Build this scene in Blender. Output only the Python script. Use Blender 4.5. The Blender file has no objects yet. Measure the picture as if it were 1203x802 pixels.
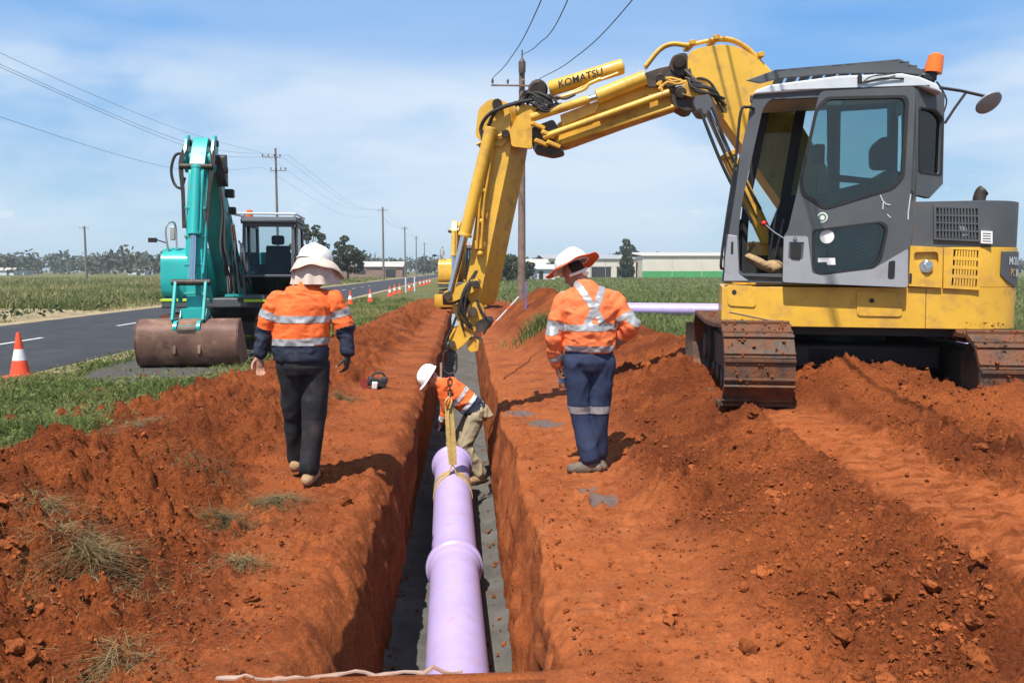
import bpy, math, random
import numpy as np
from mathutils import Vector, Matrix, Euler
from mathutils.geometry import tessellate_polygon

random.seed(7)
rng = np.random.default_rng(11)
R = math.radians
scene = bpy.context.scene
COL = scene.collection

# ------------------------------------------------------------------ camera
FPX, CX, CY = 950.0, 601.5, 401.0            # focal length in photo pixels, photo centre
CAM = Vector((0.0, 0.0, 1.65))
PITCH = math.atan(83.0 / FPX)
YAW = math.atan(54.5 / FPX)
cam_data = bpy.data.cameras.new('camera')
cam_data.sensor_width = 36.0
cam_data.lens = FPX / 1203.0 * 36.0
cam_data.clip_start = 0.05
cam_data.clip_end = 6000
cam = bpy.data.objects.new('camera', cam_data)
COL.objects.link(cam)
cam.location = CAM
cam.rotation_euler = (math.pi / 2 - PITCH, 0, -YAW)
scene.camera = cam
CAM_R = Euler(cam.rotation_euler).to_matrix()

# ------------------------------------------------------------------ sun, sky, exposure
SUN_DIR = Vector((0.45, 0.90, -1.8)).normalized()      # the way the light travels
SUN_EL = math.asin(-SUN_DIR.z)
sun_data = bpy.data.lights.new('sun', 'SUN')
sun_data.energy = 5.0
sun_data.angle = R(0.55)
sun_data.color = (1.0, 0.95, 0.87)
sun = bpy.data.objects.new('sun', sun_data)
COL.objects.link(sun)
sun.rotation_euler = SUN_DIR.to_track_quat('-Z', 'Y').to_euler()
sun.location = (-8, -18, 30)

world = bpy.data.worlds.new('World')
scene.world = world
world.use_nodes = True
wn, wl = world.node_tree.nodes, world.node_tree.links
for n in list(wn):
    wn.remove(n)
w_out = wn.new('ShaderNodeOutputWorld')
w_bg = wn.new('ShaderNodeBackground')
w_bg.inputs['Strength'].default_value = 0.118
sky = wn.new('ShaderNodeTexSky')
sky.sky_type = 'NISHITA'
sky.sun_disc = False
sky.sun_elevation = SUN_EL
sky.sun_rotation = math.atan2(-SUN_DIR.x, -SUN_DIR.y)
sky.altitude = 300
sky.air_density = 1.0
sky.dust_density = 0.35
sky.ozone_density = 2.2
# thin high cloud and a few small cumulus puffs, laid out on the direction of view
w_tc = wn.new('ShaderNodeTexCoord')
w_sep = wn.new('ShaderNodeSeparateXYZ')
wl.new(w_tc.outputs['Generated'], w_sep.inputs[0])


def wmath(op, a, b=None, clamp=False):
    m = wn.new('ShaderNodeMath')
    m.operation = op
    m.use_clamp = clamp
    for i, s in enumerate((a, b)):
        if s is None:
            continue
        if isinstance(s, (int, float)):
            m.inputs[i].default_value = s
        else:
            wl.new(s, m.inputs[i])
    return m.outputs[0]


def wramp(fac, stops):
    r = wn.new('ShaderNodeValToRGB')
    while len(r.color_ramp.elements) < len(stops):
        r.color_ramp.elements.new(0.5)
    for e, (p, c) in zip(r.color_ramp.elements, stops):
        e.position = p
        e.color = (c, c, c, 1)
    r.color_ramp.interpolation = 'EASE'
    wl.new(fac, r.inputs[0])
    return r.outputs[0]


def wnoise(vec, scale, detail, rough, dist=0.0, loc=(0, 0, 0), scl=(1, 1, 1)):
    mp = wn.new('ShaderNodeMapping')
    mp.inputs['Location'].default_value = loc
    mp.inputs['Scale'].default_value = scl
    wl.new(vec, mp.inputs[0])
    nz = wn.new('ShaderNodeTexNoise')
    nz.inputs['Scale'].default_value = scale
    nz.inputs['Detail'].default_value = detail
    nz.inputs['Roughness'].default_value = rough
    nz.inputs['Distortion'].default_value = dist
    wl.new(mp.outputs[0], nz.inputs['Vector'])
    return nz.outputs['Fac']


zz = w_sep.outputs['Z']
veil_n = wnoise(w_tc.outputs['Generated'], 1.7, 6, 0.52, 0.25, (1.9, 0.0, 0.55), (1, 1, 3.0))
streak_n = wnoise(w_tc.outputs['Generated'], 3.2, 5, 0.55, 0.4, (0.3, 0, 1.1), (0.8, 0.8, 7.0))
veil = wramp(veil_n, [(0.33, 0.0), (0.50, 1.0)])
streak = wramp(streak_n, [(0.42, 0.0), (0.75, 0.9)])
cov = wmath('ADD', wmath('MULTIPLY', veil, 0.8), wmath('MULTIPLY', streak, 0.25))
band = wramp(zz, [(0.0, 0.25), (0.08, 0.85), (0.20, 1.0), (0.265, 0.30), (0.34, 0.30)])
cov = wmath('MULTIPLY', cov, band, True)
puff_n = wnoise(w_tc.outputs['Generated'], 11.0, 5, 0.6, 0.0, (0, 0, 0.0), (1, 1, 3.0))
puff = wramp(puff_n, [(0.57, 0.0), (0.70, 0.85)])
pband = wramp(zz, [(0.035, 0.0), (0.06, 1.0), (0.095, 1.0), (0.13, 0.0)])
puff = wmath('MULTIPLY', puff, pband)
cov = wmath('MAXIMUM', cov, puff, True)
hz = wramp(zz, [(0.0, 0.88), (0.34, 0.74), (0.75, 0.0)])      # the air between here and space
hg = wramp(zz, [(0.0, 0.0), (0.33, 1.0)])
w_mix = wn.new('ShaderNodeMixRGB')
w_mix.inputs['Color2'].default_value = (4.7, 5.35, 6.1, 1)
wl.new(cov, w_mix.inputs['Fac'])
w_air = wn.new('ShaderNodeMixRGB')
w_grad = wn.new('ShaderNodeMixRGB')
w_grad.inputs['Color1'].default_value = (2.6, 3.95, 5.1, 1)
w_grad.inputs['Color2'].default_value = (0.72, 2.5, 5.6, 1)
wl.new(hg, w_grad.inputs['Fac'])
wl.new(w_grad.outputs[0], w_air.inputs['Color2'])
wl.new(hz, w_air.inputs['Fac'])
wl.new(sky.outputs[0], w_air.inputs['Color1'])
wl.new(w_air.outputs[0], w_mix.inputs['Color1'])
wl.new(w_mix.outputs[0], w_bg.inputs['Color'])
wl.new(w_bg.outputs[0], w_out.inputs['Surface'])

scene.render.engine = 'CYCLES'
scene.view_settings.view_transform = 'Standard'
scene.view_settings.look = 'None'
scene.view_settings.exposure = 0.46
scene.view_settings.gamma = 1.0
scene.view_settings.use_curve_mapping = False


# ------------------------------------------------------------------ helpers
def ray(px, py):
    return (CAM_R @ Vector(((px - CX) / FPX, (CY - py) / FPX, -1.0)))


def at(px, py, Y):
    """photo pixel -> point at distance Y along the trench"""
    d = ray(px, py)
    return CAM + d * (Y / d.y)


def atz(px, py, z):
    d = ray(px, py)
    return CAM + d * ((z - CAM.z) / d.z)


def on_plane(px, py, p0, n):
    d = ray(px, py)
    return CAM + d * ((p0 - CAM).dot(n) / d.dot(n))


def _hash(ix, iy, iz, seed):
    h = (ix * 374761393 + iy * 668265263 + iz * 2147483647 + seed * 974711) & 0xFFFFFFFF
    h = ((h ^ (h >> 13)) * 1274126177) & 0xFFFFFFFF
    h = h ^ (h >> 16)
    return (h & 0xFFFF) / 65535.0


def vnoise(x, y, z=None, seed=0):
    """value noise in 0..1"""
    x = np.asarray(x, float); y = np.asarray(y, float)
    z = np.zeros_like(x) if z is None else np.asarray(z, float)
    ix, iy, iz = np.floor(x).astype(np.int64), np.floor(y).astype(np.int64), np.floor(z).astype(np.int64)
    fx, fy, fz = x - ix, y - iy, z - iz
    sx, sy, sz = (f * f * f * (f * (f * 6 - 15) + 10) for f in (fx, fy, fz))
    out = 0
    for dz in (0, 1):
        wz = sz if dz else 1 - sz
        for dy in (0, 1):
            wy = sy if dy else 1 - sy
            for dx in (0, 1):
                wx = sx if dx else 1 - sx
                out = out + wx * wy * wz * _hash(ix + dx, iy + dy, iz + dz, seed)
    return out


def fbm(x, y, z=None, octaves=4, seed=0, gain=0.5):
    a, s, t = 1.0, 0.0, 0.0
    f = 1.0
    for o in range(octaves):
        s = s + a * (vnoise(x * f, y * f, None if z is None else z * f, seed + o * 17) - 0.5)
        t += a
        a *= gain
        f *= 2.03
    return s / t * 2.0


def sstep(a, b, x):
    t = np.clip((x - a) / (b - a), 0, 1)
    return t * t * (3 - 2 * t)


# ---- materials
MATS = {}


def mat(name, col, rough=0.6, metal=0.0, var=0.12, vscale=6.0, bump=0.0, bscale=60.0,
        dirt=None, dirt_amt=0.5, dirt_scale=3.0, spec=0.4, coat=0.0, col2=None, sss=0.0):
    """procedural principled material: base colour varied by noise, an optional second colour
    spread in patches (dirt, rust, dust) and fine bump"""
    if name in MATS:
        return MATS[name]
    m = bpy.data.materials.new(name)
    m.use_nodes = True
    nt = m.node_tree
    N, L = nt.nodes, nt.links
    b = N['Principled BSDF']
    b.inputs['Roughness'].default_value = rough
    b.inputs['Metallic'].default_value = metal
    b.inputs['Specular IOR Level'].default_value = spec
    if coat:
        b.inputs['Coat Weight'].default_value = coat
        b.inputs['Coat Roughness'].default_value = 0.15
    if sss:
        b.inputs['Subsurface Weight'].default_value = sss
        b.inputs['Subsurface Radius'].default_value = (0.01, 0.004, 0.002)
    g = N.new('ShaderNodeNewGeometry')
    nz = N.new('ShaderNodeTexNoise')
    nz.inputs['Scale'].default_value = vscale
    nz.inputs['Detail'].default_value = 5
    nz.inputs['Roughness'].default_value = 0.6
    L.new(g.outputs['Position'], nz.inputs['Vector'])
    mx = N.new('ShaderNodeMixRGB')
    lo = [max(0, c * (1 - var)) for c in col]
    hi = [min(1, c * (1 + var)) for c in (col2 or col)]
    mx.inputs['Color1'].default_value = (*lo, 1)
    mx.inputs['Color2'].default_value = (*hi, 1)
    cr = N.new('ShaderNodeValToRGB')
    cr.color_ramp.elements[0].position = 0.32
    cr.color_ramp.elements[1].position = 0.68
    L.new(nz.outputs['Fac'], cr.inputs[0])
    L.new(cr.outputs[0], mx.inputs['Fac'])
    out = mx.outputs[0]
    if dirt:
        n2 = N.new('ShaderNodeTexNoise')
        n2.inputs['Scale'].default_value = dirt_scale
        n2.inputs['Detail'].default_value = 8
        n2.inputs['Roughness'].default_value = 0.68
        L.new(g.outputs['Position'], n2.inputs['Vector'])
        r2 = N.new('ShaderNodeValToRGB')
        r2.color_ramp.elements[0].position = 0.62 - 0.28 * dirt_amt
        r2.color_ramp.elements[1].position = 0.80 - 0.22 * dirt_amt
        L.new(n2.outputs['Fac'], r2.inputs[0])
        m2 = N.new('ShaderNodeMixRGB')
        m2.inputs['Color2'].default_value = (*dirt, 1)
        mm = N.new('ShaderNodeMath')
        mm.operation = 'MULTIPLY'
        mm.inputs[1].default_value = min(1, 0.45 + dirt_amt * 0.55)
        L.new(r2.outputs[0], mm.inputs[0])
        L.new(mm.outputs[0], m2.inputs['Fac'])
        L.new(out, m2.inputs['Color1'])
        out = m2.outputs[0]
        ra = N.new('ShaderNodeMath')
        ra.operation = 'MULTIPLY_ADD'
        ra.inputs[1].default_value = max(0, 0.9 - rough)
        ra.inputs[2].default_value = rough
        L.new(mm.outputs[0], ra.inputs[0])
        L.new(ra.outputs[0], b.inputs['Roughness'])
    L.new(out, b.inputs['Base Color'])
    if bump:
        n3 = N.new('ShaderNodeTexNoise')
        n3.inputs['Scale'].default_value = bscale
        n3.inputs['Detail'].default_value = 4
        L.new(g.outputs['Position'], n3.inputs['Vector'])
        bp = N.new('ShaderNodeBump')
        bp.inputs['Strength'].default_value = min(1.0, bump)
        bp.inputs['Distance'].default_value = 0.02
        L.new(n3.outputs['Fac'], bp.inputs['Height'])
        L.new(bp.outputs[0], b.inputs['Normal'])
    MATS[name] = m
    return m


def glass_mat(name, tint, gloss=0.12):
    m = bpy.data.materials.new(name)
    m.use_nodes = True
    N, L = m.node_tree.nodes, m.node_tree.links
    for n in list(N):
        N.remove(n)
    o = N.new('ShaderNodeOutputMaterial')
    t = N.new('ShaderNodeBsdfTransparent')
    t.inputs[0].default_value = (*tint, 1)
    gl = N.new('ShaderNodeBsdfGlossy')
    gl.inputs['Roughness'].default_value = 0.03
    fr = N.new('ShaderNodeFresnel')
    fr.inputs[0].default_value = 1.5
    ad = N.new('ShaderNodeMath')
    ad.operation = 'MULTIPLY_ADD'
    ad.inputs[1].default_value = 1.0
    ad.inputs[2].default_value = gloss * 0.3
    L.new(fr.outputs[0], ad.inputs[0])
    mx = N.new('ShaderNodeMixShader')
    L.new(ad.outputs[0], mx.inputs[0])
    L.new(t.outputs[0], mx.inputs[1])
    L.new(gl.outputs[0], mx.inputs[2])
    L.new(mx.outputs[0], o.inputs[0])
    MATS[name] = m
    return m


# ---- things, parts
def tag(o, label=None, cat=None, group=None, kind=None):
    if label: o['label'] = label
    if cat: o['category'] = cat
    if group: o['group'] = group
    if kind: o['kind'] = kind
    return o


INV = {}


def thing(name, label, cat, loc=(0, 0, 0), rz=0.0, group=None):
    o = bpy.data.objects.new(name, None)
    COL.objects.link(o)
    o.empty_display_size = 0.2
    o.location = loc
    o.rotation_euler = (0, 0, rz)
    INV[o.name] = (Matrix.Translation(Vector(loc)) @ Matrix.Rotation(rz, 4, 'Z')).inverted()
    return tag(o, label, cat, group)


def np_mesh(name, V, F, material, parent=None, smooth=True, mats=None, midx=None):
    """numpy arrays -> object; F is (n,3) or (n,4)"""
    me = bpy.data.meshes.new(name)
    V = np.ascontiguousarray(V, dtype=np.float32)
    F = np.ascontiguousarray(F, dtype=np.int32)
    k = F.shape[1]
    me.vertices.add(len(V))
    me.vertices.foreach_set('co', V.ravel())
    me.loops.add(F.size)
    me.loops.foreach_set('vertex_index', F.ravel())
    me.polygons.add(len(F))
    me.polygons.foreach_set('loop_start', np.arange(len(F), dtype=np.int32) * k)
    me.polygons.foreach_set('use_smooth', np.full(len(F), smooth))
    for mm in (mats or [material]):
        me.materials.append(mm)
    if midx is not None:
        me.polygons.foreach_set('material_index', np.ascontiguousarray(midx, dtype=np.int32))
    me.update(calc_edges=True)
    me.validate()
    o = bpy.data.objects.new(name, me)
    COL.objects.link(o)
    if parent:
        o.parent = parent
    return o


def root_of(o):
    while o.parent:
        o = o.parent
    return o


class MB:
    """collects shapes; build() links them as ONE mesh object. World coordinates go in; when the
    top-level parent is an Empty they are turned into its frame (local=True leaves them alone)."""

    def __init__(s):
        s.v, s.f = [], []

    def add(s, vs, fs):
        n = len(s.v)
        s.v += [Vector(v) for v in vs]
        s.f += [tuple(i + n for i in f) for f in fs]
        return s

    def box(s, c, d, rot=None):
        c = Vector(c)
        hx, hy, hz = (q / 2 for q in d)
        vs = [Vector((x, y, z)) for z in (-hz, hz) for y in (-hy, hy) for x in (-hx, hx)]
        if rot is not None:
            vs = [rot @ v for v in vs]
        return s.add([c + v for v in vs], [(0, 2, 3, 1), (4, 5, 7, 6), (0, 1, 5, 4), (2, 6, 7, 3), (0, 4, 6, 2), (1, 3, 7, 5)])

    def beam(s, a, b, w, h, up=(0, 0, 1), w2=None, h2=None):
        """rectangular bar from a to b, w across, h along up"""
        a, b, up = Vector(a), Vector(b), Vector(up)
        d = (b - a).normalized()
        x = d.cross(up)
        if x.length < 1e-4:
            x = d.cross(Vector((0, 1, 0)))
        x.normalize()
        u = x.cross(d).normalized()
        vs = []
        for p, ww, hh in ((a, w, h), (b, w2 or w, h2 or h)):
            vs += [p + x * sx * ww / 2 + u * su * hh / 2 for sx, su in ((-1, -1), (1, -1), (1, 1), (-1, 1))]
        return s.add(vs, [(3, 2, 1, 0), (4, 5, 6, 7), (0, 1, 5, 4), (1, 2, 6, 5), (2, 3, 7, 6), (3, 0, 4, 7)])

    def prism(s, loops, off):
        """closed polygon (or [outer, hole, ...]) pushed along off"""
        if not isinstance(loops[0], (list, tuple)) or isinstance(loops[0], Vector):
            loops = [loops]
        loops = [[Vector(p) for p in lp] for lp in loops]
        off = Vector(off)
        flat = [p for lp in loops for p in lp]
        n = len(flat)
        tris = tessellate_polygon(loops)
        vs = flat + [p + off for p in flat]
        fs = []
        for t in tris:
            nrm = (flat[t[1]] - flat[t[0]]).cross(flat[t[2]] - flat[t[0]])
            if nrm.dot(off) > 0:
                t = (t[2], t[1], t[0])
            fs.append(tuple(t))
            fs.append((t[2] + n, t[1] + n, t[0] + n))
        k = 0
        for lp in loops:
            m = len(lp)
            for i in range(m):
                fs.append((k + i, k + (i + 1) % m, k + (i + 1) % m + n, k + i + n))
            k += m
        return s.add(vs, fs)

    def tube(s, pts, r, n=10, cap=True):
        pts = [Vector(p) for p in pts]
        rs = [r] * len(pts) if isinstance(r, (int, float)) else list(r)
        m = len(pts)
        tans = []
        for i in range(m):
            t = (pts[min(i + 1, m - 1)] - pts[max(i - 1, 0)])
            tans.append(t.normalized() if t.length > 1e-9 else Vector((0, 0, 1)))
        ref = Vector((0, 0, 1)) if abs(tans[0].z) < 0.9 else Vector((0, 1, 0))
        x = tans[0].cross(ref).normalized()
        vs, fs = [], []
        for i in range(m):
            t = tans[i]
            x = (x - t * x.dot(t))
            x.normalize()
            y = t.cross(x)
            for k in range(n):
                a = 2 * math.pi * k / n
                vs.append(pts[i] + (x * math.cos(a) + y * math.sin(a)) * rs[i])
        for i in range(m - 1):
            for k in range(n):
                k2 = (k + 1) % n
                fs.append((i * n + k, i * n + k2, (i + 1) * n + k2, (i + 1) * n + k))
        if cap:
            fs.append(tuple(reversed(range(n))))
            fs.append(tuple(range((m - 1) * n, m * n)))
        return s.add(vs, fs)

    def cyl(s, a, b, r, n=18, r2=None):
        return s.tube([a, b], [r, r if r2 is None else r2], n)

    def pipe(s, a, b, ro, ri, n=32):
        """hollow cylinder"""
        a, b = Vector(a), Vector(b)
        return s.lathe([(ri, 0), (ro, 0), (ro, (b - a).length), (ri, (b - a).length)], a, b - a, n, closed=True)

    def lathe(s, prof, base, axis=(0, 0, 1), n=24, closed=False):
        base, ax = Vector(base), Vector(axis).normalized()
        ref = Vector((0, 0, 1)) if abs(ax.z) < 0.9 else Vector((1, 0, 0))
        x = ax.cross(ref).normalized()
        y = ax.cross(x)
        vs, fs = [], []
        m = len(prof)
        for (r, h) in prof:
            for k in range(n):
                a = 2 * math.pi * k / n
                vs.append(base + ax * h + (x * math.cos(a) + y * math.sin(a)) * r)
        for i in range(m if closed else m - 1):
            j = (i + 1) % m
            for k in range(n):
                k2 = (k + 1) % n
                fs.append((i * n + k, i * n + k2, j * n + k2, j * n + k))
        if not closed:
            if prof[0][0] > 1e-6: fs.append(tuple(reversed(range(n))))
            if prof[-1][0] > 1e-6: fs.append(tuple(range((m - 1) * n, m * n)))
        return s.add(vs, fs)

    def ball(s, c, r, rot=None, nu=14, nv=9):
        c = Vector(c)
        r = Vector((r, r, r)) if isinstance(r, (int, float)) else Vector(r)
        vs, fs = [], []
        for i in range(nv + 1):
            th = math.pi * i / nv
            for k in range(nu):
                a = 2 * math.pi * k / nu
                p = Vector((r.x * math.sin(th) * math.cos(a), r.y * math.sin(th) * math.sin(a), r.z * math.cos(th)))
                vs.append(c + (rot @ p if rot is not None else p))
        for i in range(nv):
            for k in range(nu):
                k2 = (k + 1) % nu
                fs.append((i * nu + k, (i + 1) * nu + k, (i + 1) * nu + k2, i * nu + k2))
        return s.add(vs, fs)

    def capsule(s, a, b, ra, rb, n=14):
        """tapered limb with round ends"""
        a, b = Vector(a), Vector(b)
        s.tube([a, a.lerp(b, .5), b], [ra, (ra + rb) / 2, rb], n)
        s.ball(a, ra, nu=n)
        s.ball(b, rb, nu=n)
        return s

    def loft(s, rings, n=24):
        """rings: (centre, rx, ry) horizontal ellipses, or (centre, rx, ry, matrix)"""
        vs, fs = [], []
        for ring in rings:
            c, rx, ry = Vector(ring[0]), ring[1], ring[2]
            mt = ring[3] if len(ring) > 3 else None
            for k in range(n):
                a = 2 * math.pi * k / n
                p = Vector((rx * math.cos(a), ry * math.sin(a), 0))
                vs.append(c + (mt @ p if mt is not None else p))
        for i in range(len(rings) - 1):
            for k in range(n):
                k2 = (k + 1) % n
                fs.append((i * n + k, i * n + k2, (i + 1) * n + k2, (i + 1) * n + k))
        fs.append(tuple(reversed(range(n))))
        fs.append(tuple(range((len(rings) - 1) * n, len(rings) * n)))
        return s.add(vs, fs)

    def mesh(s, name, local_of=None):
        me = bpy.data.meshes.new(name)
        vs = s.v
        if local_of is not None:
            im = INV.get(local_of.name)
            if im is not None:
                vs = [im @ v for v in vs]
        me.from_pydata([tuple(v) for v in vs], [], s.f)
        return me

    def build(s, name, material, parent=None, bevel=0.0, smooth=30, local=False, seg=2):
        me = s.mesh(name, None if (local or parent is None) else root_of(parent))
        me.materials.append(material)
        o = bpy.data.objects.new(name, me)
        COL.objects.link(o)
        if parent is not None:
            o.parent = parent
        if smooth:
            me.polygons.foreach_set('use_smooth', [True] * len(me.polygons))
            me.set_sharp_from_angle(angle=R(smooth))
        if bevel:
            b = o.modifiers.new('bevel', 'BEVEL')
            b.width = bevel
            b.segments = seg
            b.limit_method = 'ANGLE'
            b.angle_limit = R(35)
        return o


def rounded(poly, r, seg=4):
    """round the corners of a list of 2-D points"""
    out = []
    n = len(poly)
    for i in range(n):
        p = Vector((*poly[i], 0)); a = Vector((*poly[i - 1], 0)); b = Vector((*poly[(i + 1) % n], 0))
        ra = min(r, (a - p).length * 0.45); rb = min(r, (b - p).length * 0.45)
        p1 = p + (a - p).normalized() * ra
        p2 = p + (b - p).normalized() * rb
        for k in range(seg + 1):
            t = k / seg
            q = p1 * (1 - t) ** 2 + p * 2 * t * (1 - t) + p2 * t * t
            out.append((q.x, q.y))
    return out


def bez(pts, n=12):
    """smooth curve through points (Catmull-Rom)"""
    pts = [Vector(p) for p in pts]
    q = [pts[0] * 2 - pts[1]] + pts + [pts[-1] * 2 - pts[-2]]
    out = []
    for i in range(1, len(q) - 2):
        for k in range(n):
            t = k / n
            out.append(0.5 * ((2 * q[i]) + (q[i + 1] - q[i - 1]) * t + (2 * q[i - 1] - 5 * q[i] + 4 * q[i + 1] - q[i + 2]) * t * t
                              + (3 * q[i] - q[i - 1] - 3 * q[i + 1] + q[i + 2]) * t ** 3))
    out.append(pts[-1])
    return out


def copy_tree(o, parent=None):
    c = o.copy()
    COL.objects.link(c)
    c.parent = parent
    for ch in list(o.children):
        copy_tree(ch, c)
    return c


def text_mesh(name, body, origin, xdir, ydir, height, material, parent, depth=0.004, width=None, shear=0.0, bold=0.0):
    """lettering as a thin mesh laid on a surface; origin = lower left corner"""
    cu = bpy.data.curves.new(name, 'FONT')
    cu.body = body
    cu.size = 1.0
    cu.extrude = 0.0
    cu.offset = bold
    cu.shear = shear
    cu.resolution_u = 3
    tmp = bpy.data.objects.new(name, cu)
    COL.objects.link(tmp)
    bpy.context.view_layer.update()
    me = bpy.data.meshes.new_from_object(tmp.evaluated_get(bpy.context.evaluated_depsgraph_get()))
    COL.objects.unlink(tmp)
    bpy.data.objects.remove(tmp)
    xs = [v.co.x for v in me.vertices]; ys = [v.co.y for v in me.vertices]
    x0, x1, y0, y1 = min(xs), max(xs), min(ys), max(ys)
    sy = height / (y1 - y0)
    sx = (width / (x1 - x0)) if width else sy
    X, Yv = Vector(xdir).normalized(), Vector(ydir).normalized()
    Z = X.cross(Yv).normalized()
    im = INV.get(root_of(parent).name, Matrix.Identity(4)) if parent else Matrix.Identity(4)
    for v in me.vertices:
        v.co = im @ (Vector(origin) + X * ((v.co.x - x0) * sx) + Yv * ((v.co.y - y0) * sy) + Z * depth)
    me.materials.clear()
    me.materials.append(material)
    o = bpy.data.objects.new(name, me)
    COL.objects.link(o)
    o.parent = parent
    return o
# ------------------------------------------------------------------ the ground
TR_L, TR_R, TR_D = -0.61, 0.33, 1.2          # trench walls at the bottom, trench depth
TR_Y0, TR_Y1 = 3.235, 34.0
TRK_H = R(10.3)                              # heading of the yellow excavator's tracks, right of the trench
STR_A, STR_B = (2.55, 3.0), (2.86, 6.9)      # centre line of the old track print on the spoil


def strip_coord(x, y):
    dx, dy = STR_B[0] - STR_A[0], STR_B[1] - STR_A[1]
    l = math.hypot(dx, dy)
    dx, dy = dx / l, dy / l
    u = (x - STR_A[0]) * dx + (y - STR_A[1]) * dy
    v = (x - STR_A[0]) * dy - (y - STR_A[1]) * dx
    return u, v


def ground_parts(x, y):
    """-> height, roughness 0..1 of the dug soil (vectorised)"""
    x = np.asarray(x, float); y = np.asarray(y, float)
    wob = fbm(x * 0.7, y * 0.7, octaves=3, seed=3)
    wob2 = fbm(x * 2.1, y * 2.1, octaves=3, seed=9)
    # left windrow of spoil
    toe = np.interp(y, [2, 3.5, 5, 6.3, 8, 12, 20, 34], [-0.95, -1.0, -1.25, -1.55, -1.5, -1.35, -1.2, -1.15]) + 0.14 * wob
    crest = np.interp(y, [2, 4, 6, 9, 13, 17, 24, 36], [-2.6, -2.65, -2.85, -2.8, -2.55, -2.3, -2.0, -1.9]) + 0.2 * wob2
    hc = np.interp(y, [1, 3, 4.5, 6, 7.4, 9, 12, 16, 24, 34, 38], [.36, .38, .34, .38, .20, .20, .22, .22, .30, .25, .0])
    hc = hc * (1 + 0.32 * fbm(x * 0.9 + 7, y * 0.9, octaves=2, seed=21))
    back = np.interp(y, [2, 6, 10, 14, 20, 36], [-4.1, -4.0, -3.9, -3.6, -3.2, -2.9]) + 0.25 * wob
    rise = sstep(0, 1, (toe - x) / (toe - crest))
    fall = sstep(0, 1, (x - back) / (crest - back))
    zl = hc * np.where(x > crest, rise, fall) + np.where(x < back + .3, -0.10 * sstep(0, .6, back + .3 - x), 0)
    rl = sstep(-.1, .35, (toe - x) / (toe - crest))
    rl = np.maximum(rl, .10 + .30 * vnoise(x * 1.7, y * 1.7, seed=19) ** 1.5)
    # right windrow, merging into the platform the machine stands on
    toe = np.interp(y, [2, 4, 6.8, 8, 10, 14, 18, 22, 30], [1.12, 1.08, 1.15, 1.25, 1.3, 1.2, .85, .62, .8]) + 0.10 * wob
    crest = np.interp(y, [2, 5, 7, 9, 12, 15, 18, 22, 26, 36], [2.22, 2.30, 2.45, 2.7, 3.0, 2.8, 2.4, 2.05, 2.1, 2.1])
    hc = np.interp(y, [2, 4, 5, 6.9, 8, 10, 12, 15, 18, 21, 22.5, 26, 30, 36], [.34, .38, .39, .40, .46, .55, .62, .72, .85, 1.16, 1.18, .7, .25, .0])
    plat = np.interp(y, [1, 7, 9.5, 11.5, 13.5, 15], [.36, .42, .42, .38, .18, -.02])
    plat = plat * sstep(11.5, 8.5, x) - .10 * sstep(8.8, 11.2, x) - .10 * sstep(12.5, 15, y)
    q = (x - toe) / (crest - toe)
    up = hc * np.clip(q * (1.22 - .22 * q), 0, 1) * sstep(-.05, .25, q)
    blend = sstep(0.0, 1.35, x - crest)
    zr = np.where(x < crest, up, hc * (1 - blend) + plat * blend)
    # loose hump heaped in front of the machine between its tracks
    hump = .36 * np.exp(-((x - 3.75) / .72) ** 2 - ((y - 7.35) / .62) ** 2) + .30 * np.exp(-((x - 4.75) / .75) ** 2 - ((y - 6.25) / .42) ** 2)
    hump = hump + .09 * np.exp(-((x - 3.75) / .4) ** 2 - ((y - 6.35) / .5) ** 2)
    zr = zr + hump
    rr = sstep(.02, .4, q) * (1 - .55 * sstep(.6, 2.5, x - crest) * sstep(8.0, 7.0, y) * 0.5)
    # the pressed track print: a flat floor with cleat bars
    u, v = strip_coord(x, y)
    inside = sstep(.36, .29, np.abs(v)) * sstep(7.2, 6.7, y)
    tt = (u / .16 + .03 * wob2) % 1.0
    bars = np.where(tt < .07, tt / .07, np.where(tt < .68, 1, 1 - (tt - .68) / .32))
    floor_z = .355 + .012 * wob2 + .075 * bars * (0.6 + .6 * vnoise(u * 3.1, v * 4.0, seed=5))
    zr = zr * (1 - inside) + floor_z * inside
    zr = zr + (1 - inside) * .025 * np.exp(-((np.abs(v) - .37) / .08) ** 2) * sstep(7.2, 6.6, y) * (.5 + vnoise(u * 4, v * 2, seed=8))
    rr = rr * (1 - .85 * inside)
    right = x > -0.1
    z = np.where(right, zr, zl)
    r = np.where(right, rr, rl)
    # undulating trampled benches
    z = z + .018 * wob * (1 - r) + .006 * fbm(x * 6, y * 6, octaves=3, seed=31) * (1 - r)
    return z, np.clip(r, 0, 1), inside


def worley(x, y, seed):
    """distance to the nearest of one random point per cell, and that cell's random number"""
    ix, iy = np.floor(x).astype(np.int64), np.floor(y).astype(np.int64)
    best = np.full(np.shape(x), 9.0); idn = np.zeros(np.shape(x))
    for dx in (-1, 0, 1):
        for dy in (-1, 0, 1):
            cx_, cy_ = ix + dx, iy + dy
            px_ = cx_ + _hash(cx_, cy_, cx_ * 0, seed); py_ = cy_ + _hash(cx_, cy_, cx_ * 0 + 7, seed)
            d = np.hypot(x - px_, y - py_)
            c = d < best
            best = np.where(c, d, best); idn = np.where(c, _hash(cx_, cy_, cx_ * 0 + 13, seed), idn)
    return best, idn


PRINTS = [(rng.uniform(-1.3, -.85) if k < 34 else rng.uniform(.5, 1.05), rng.uniform(3.3, 11), rng.uniform(-.35, .35)) for k in range(70)]


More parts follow.
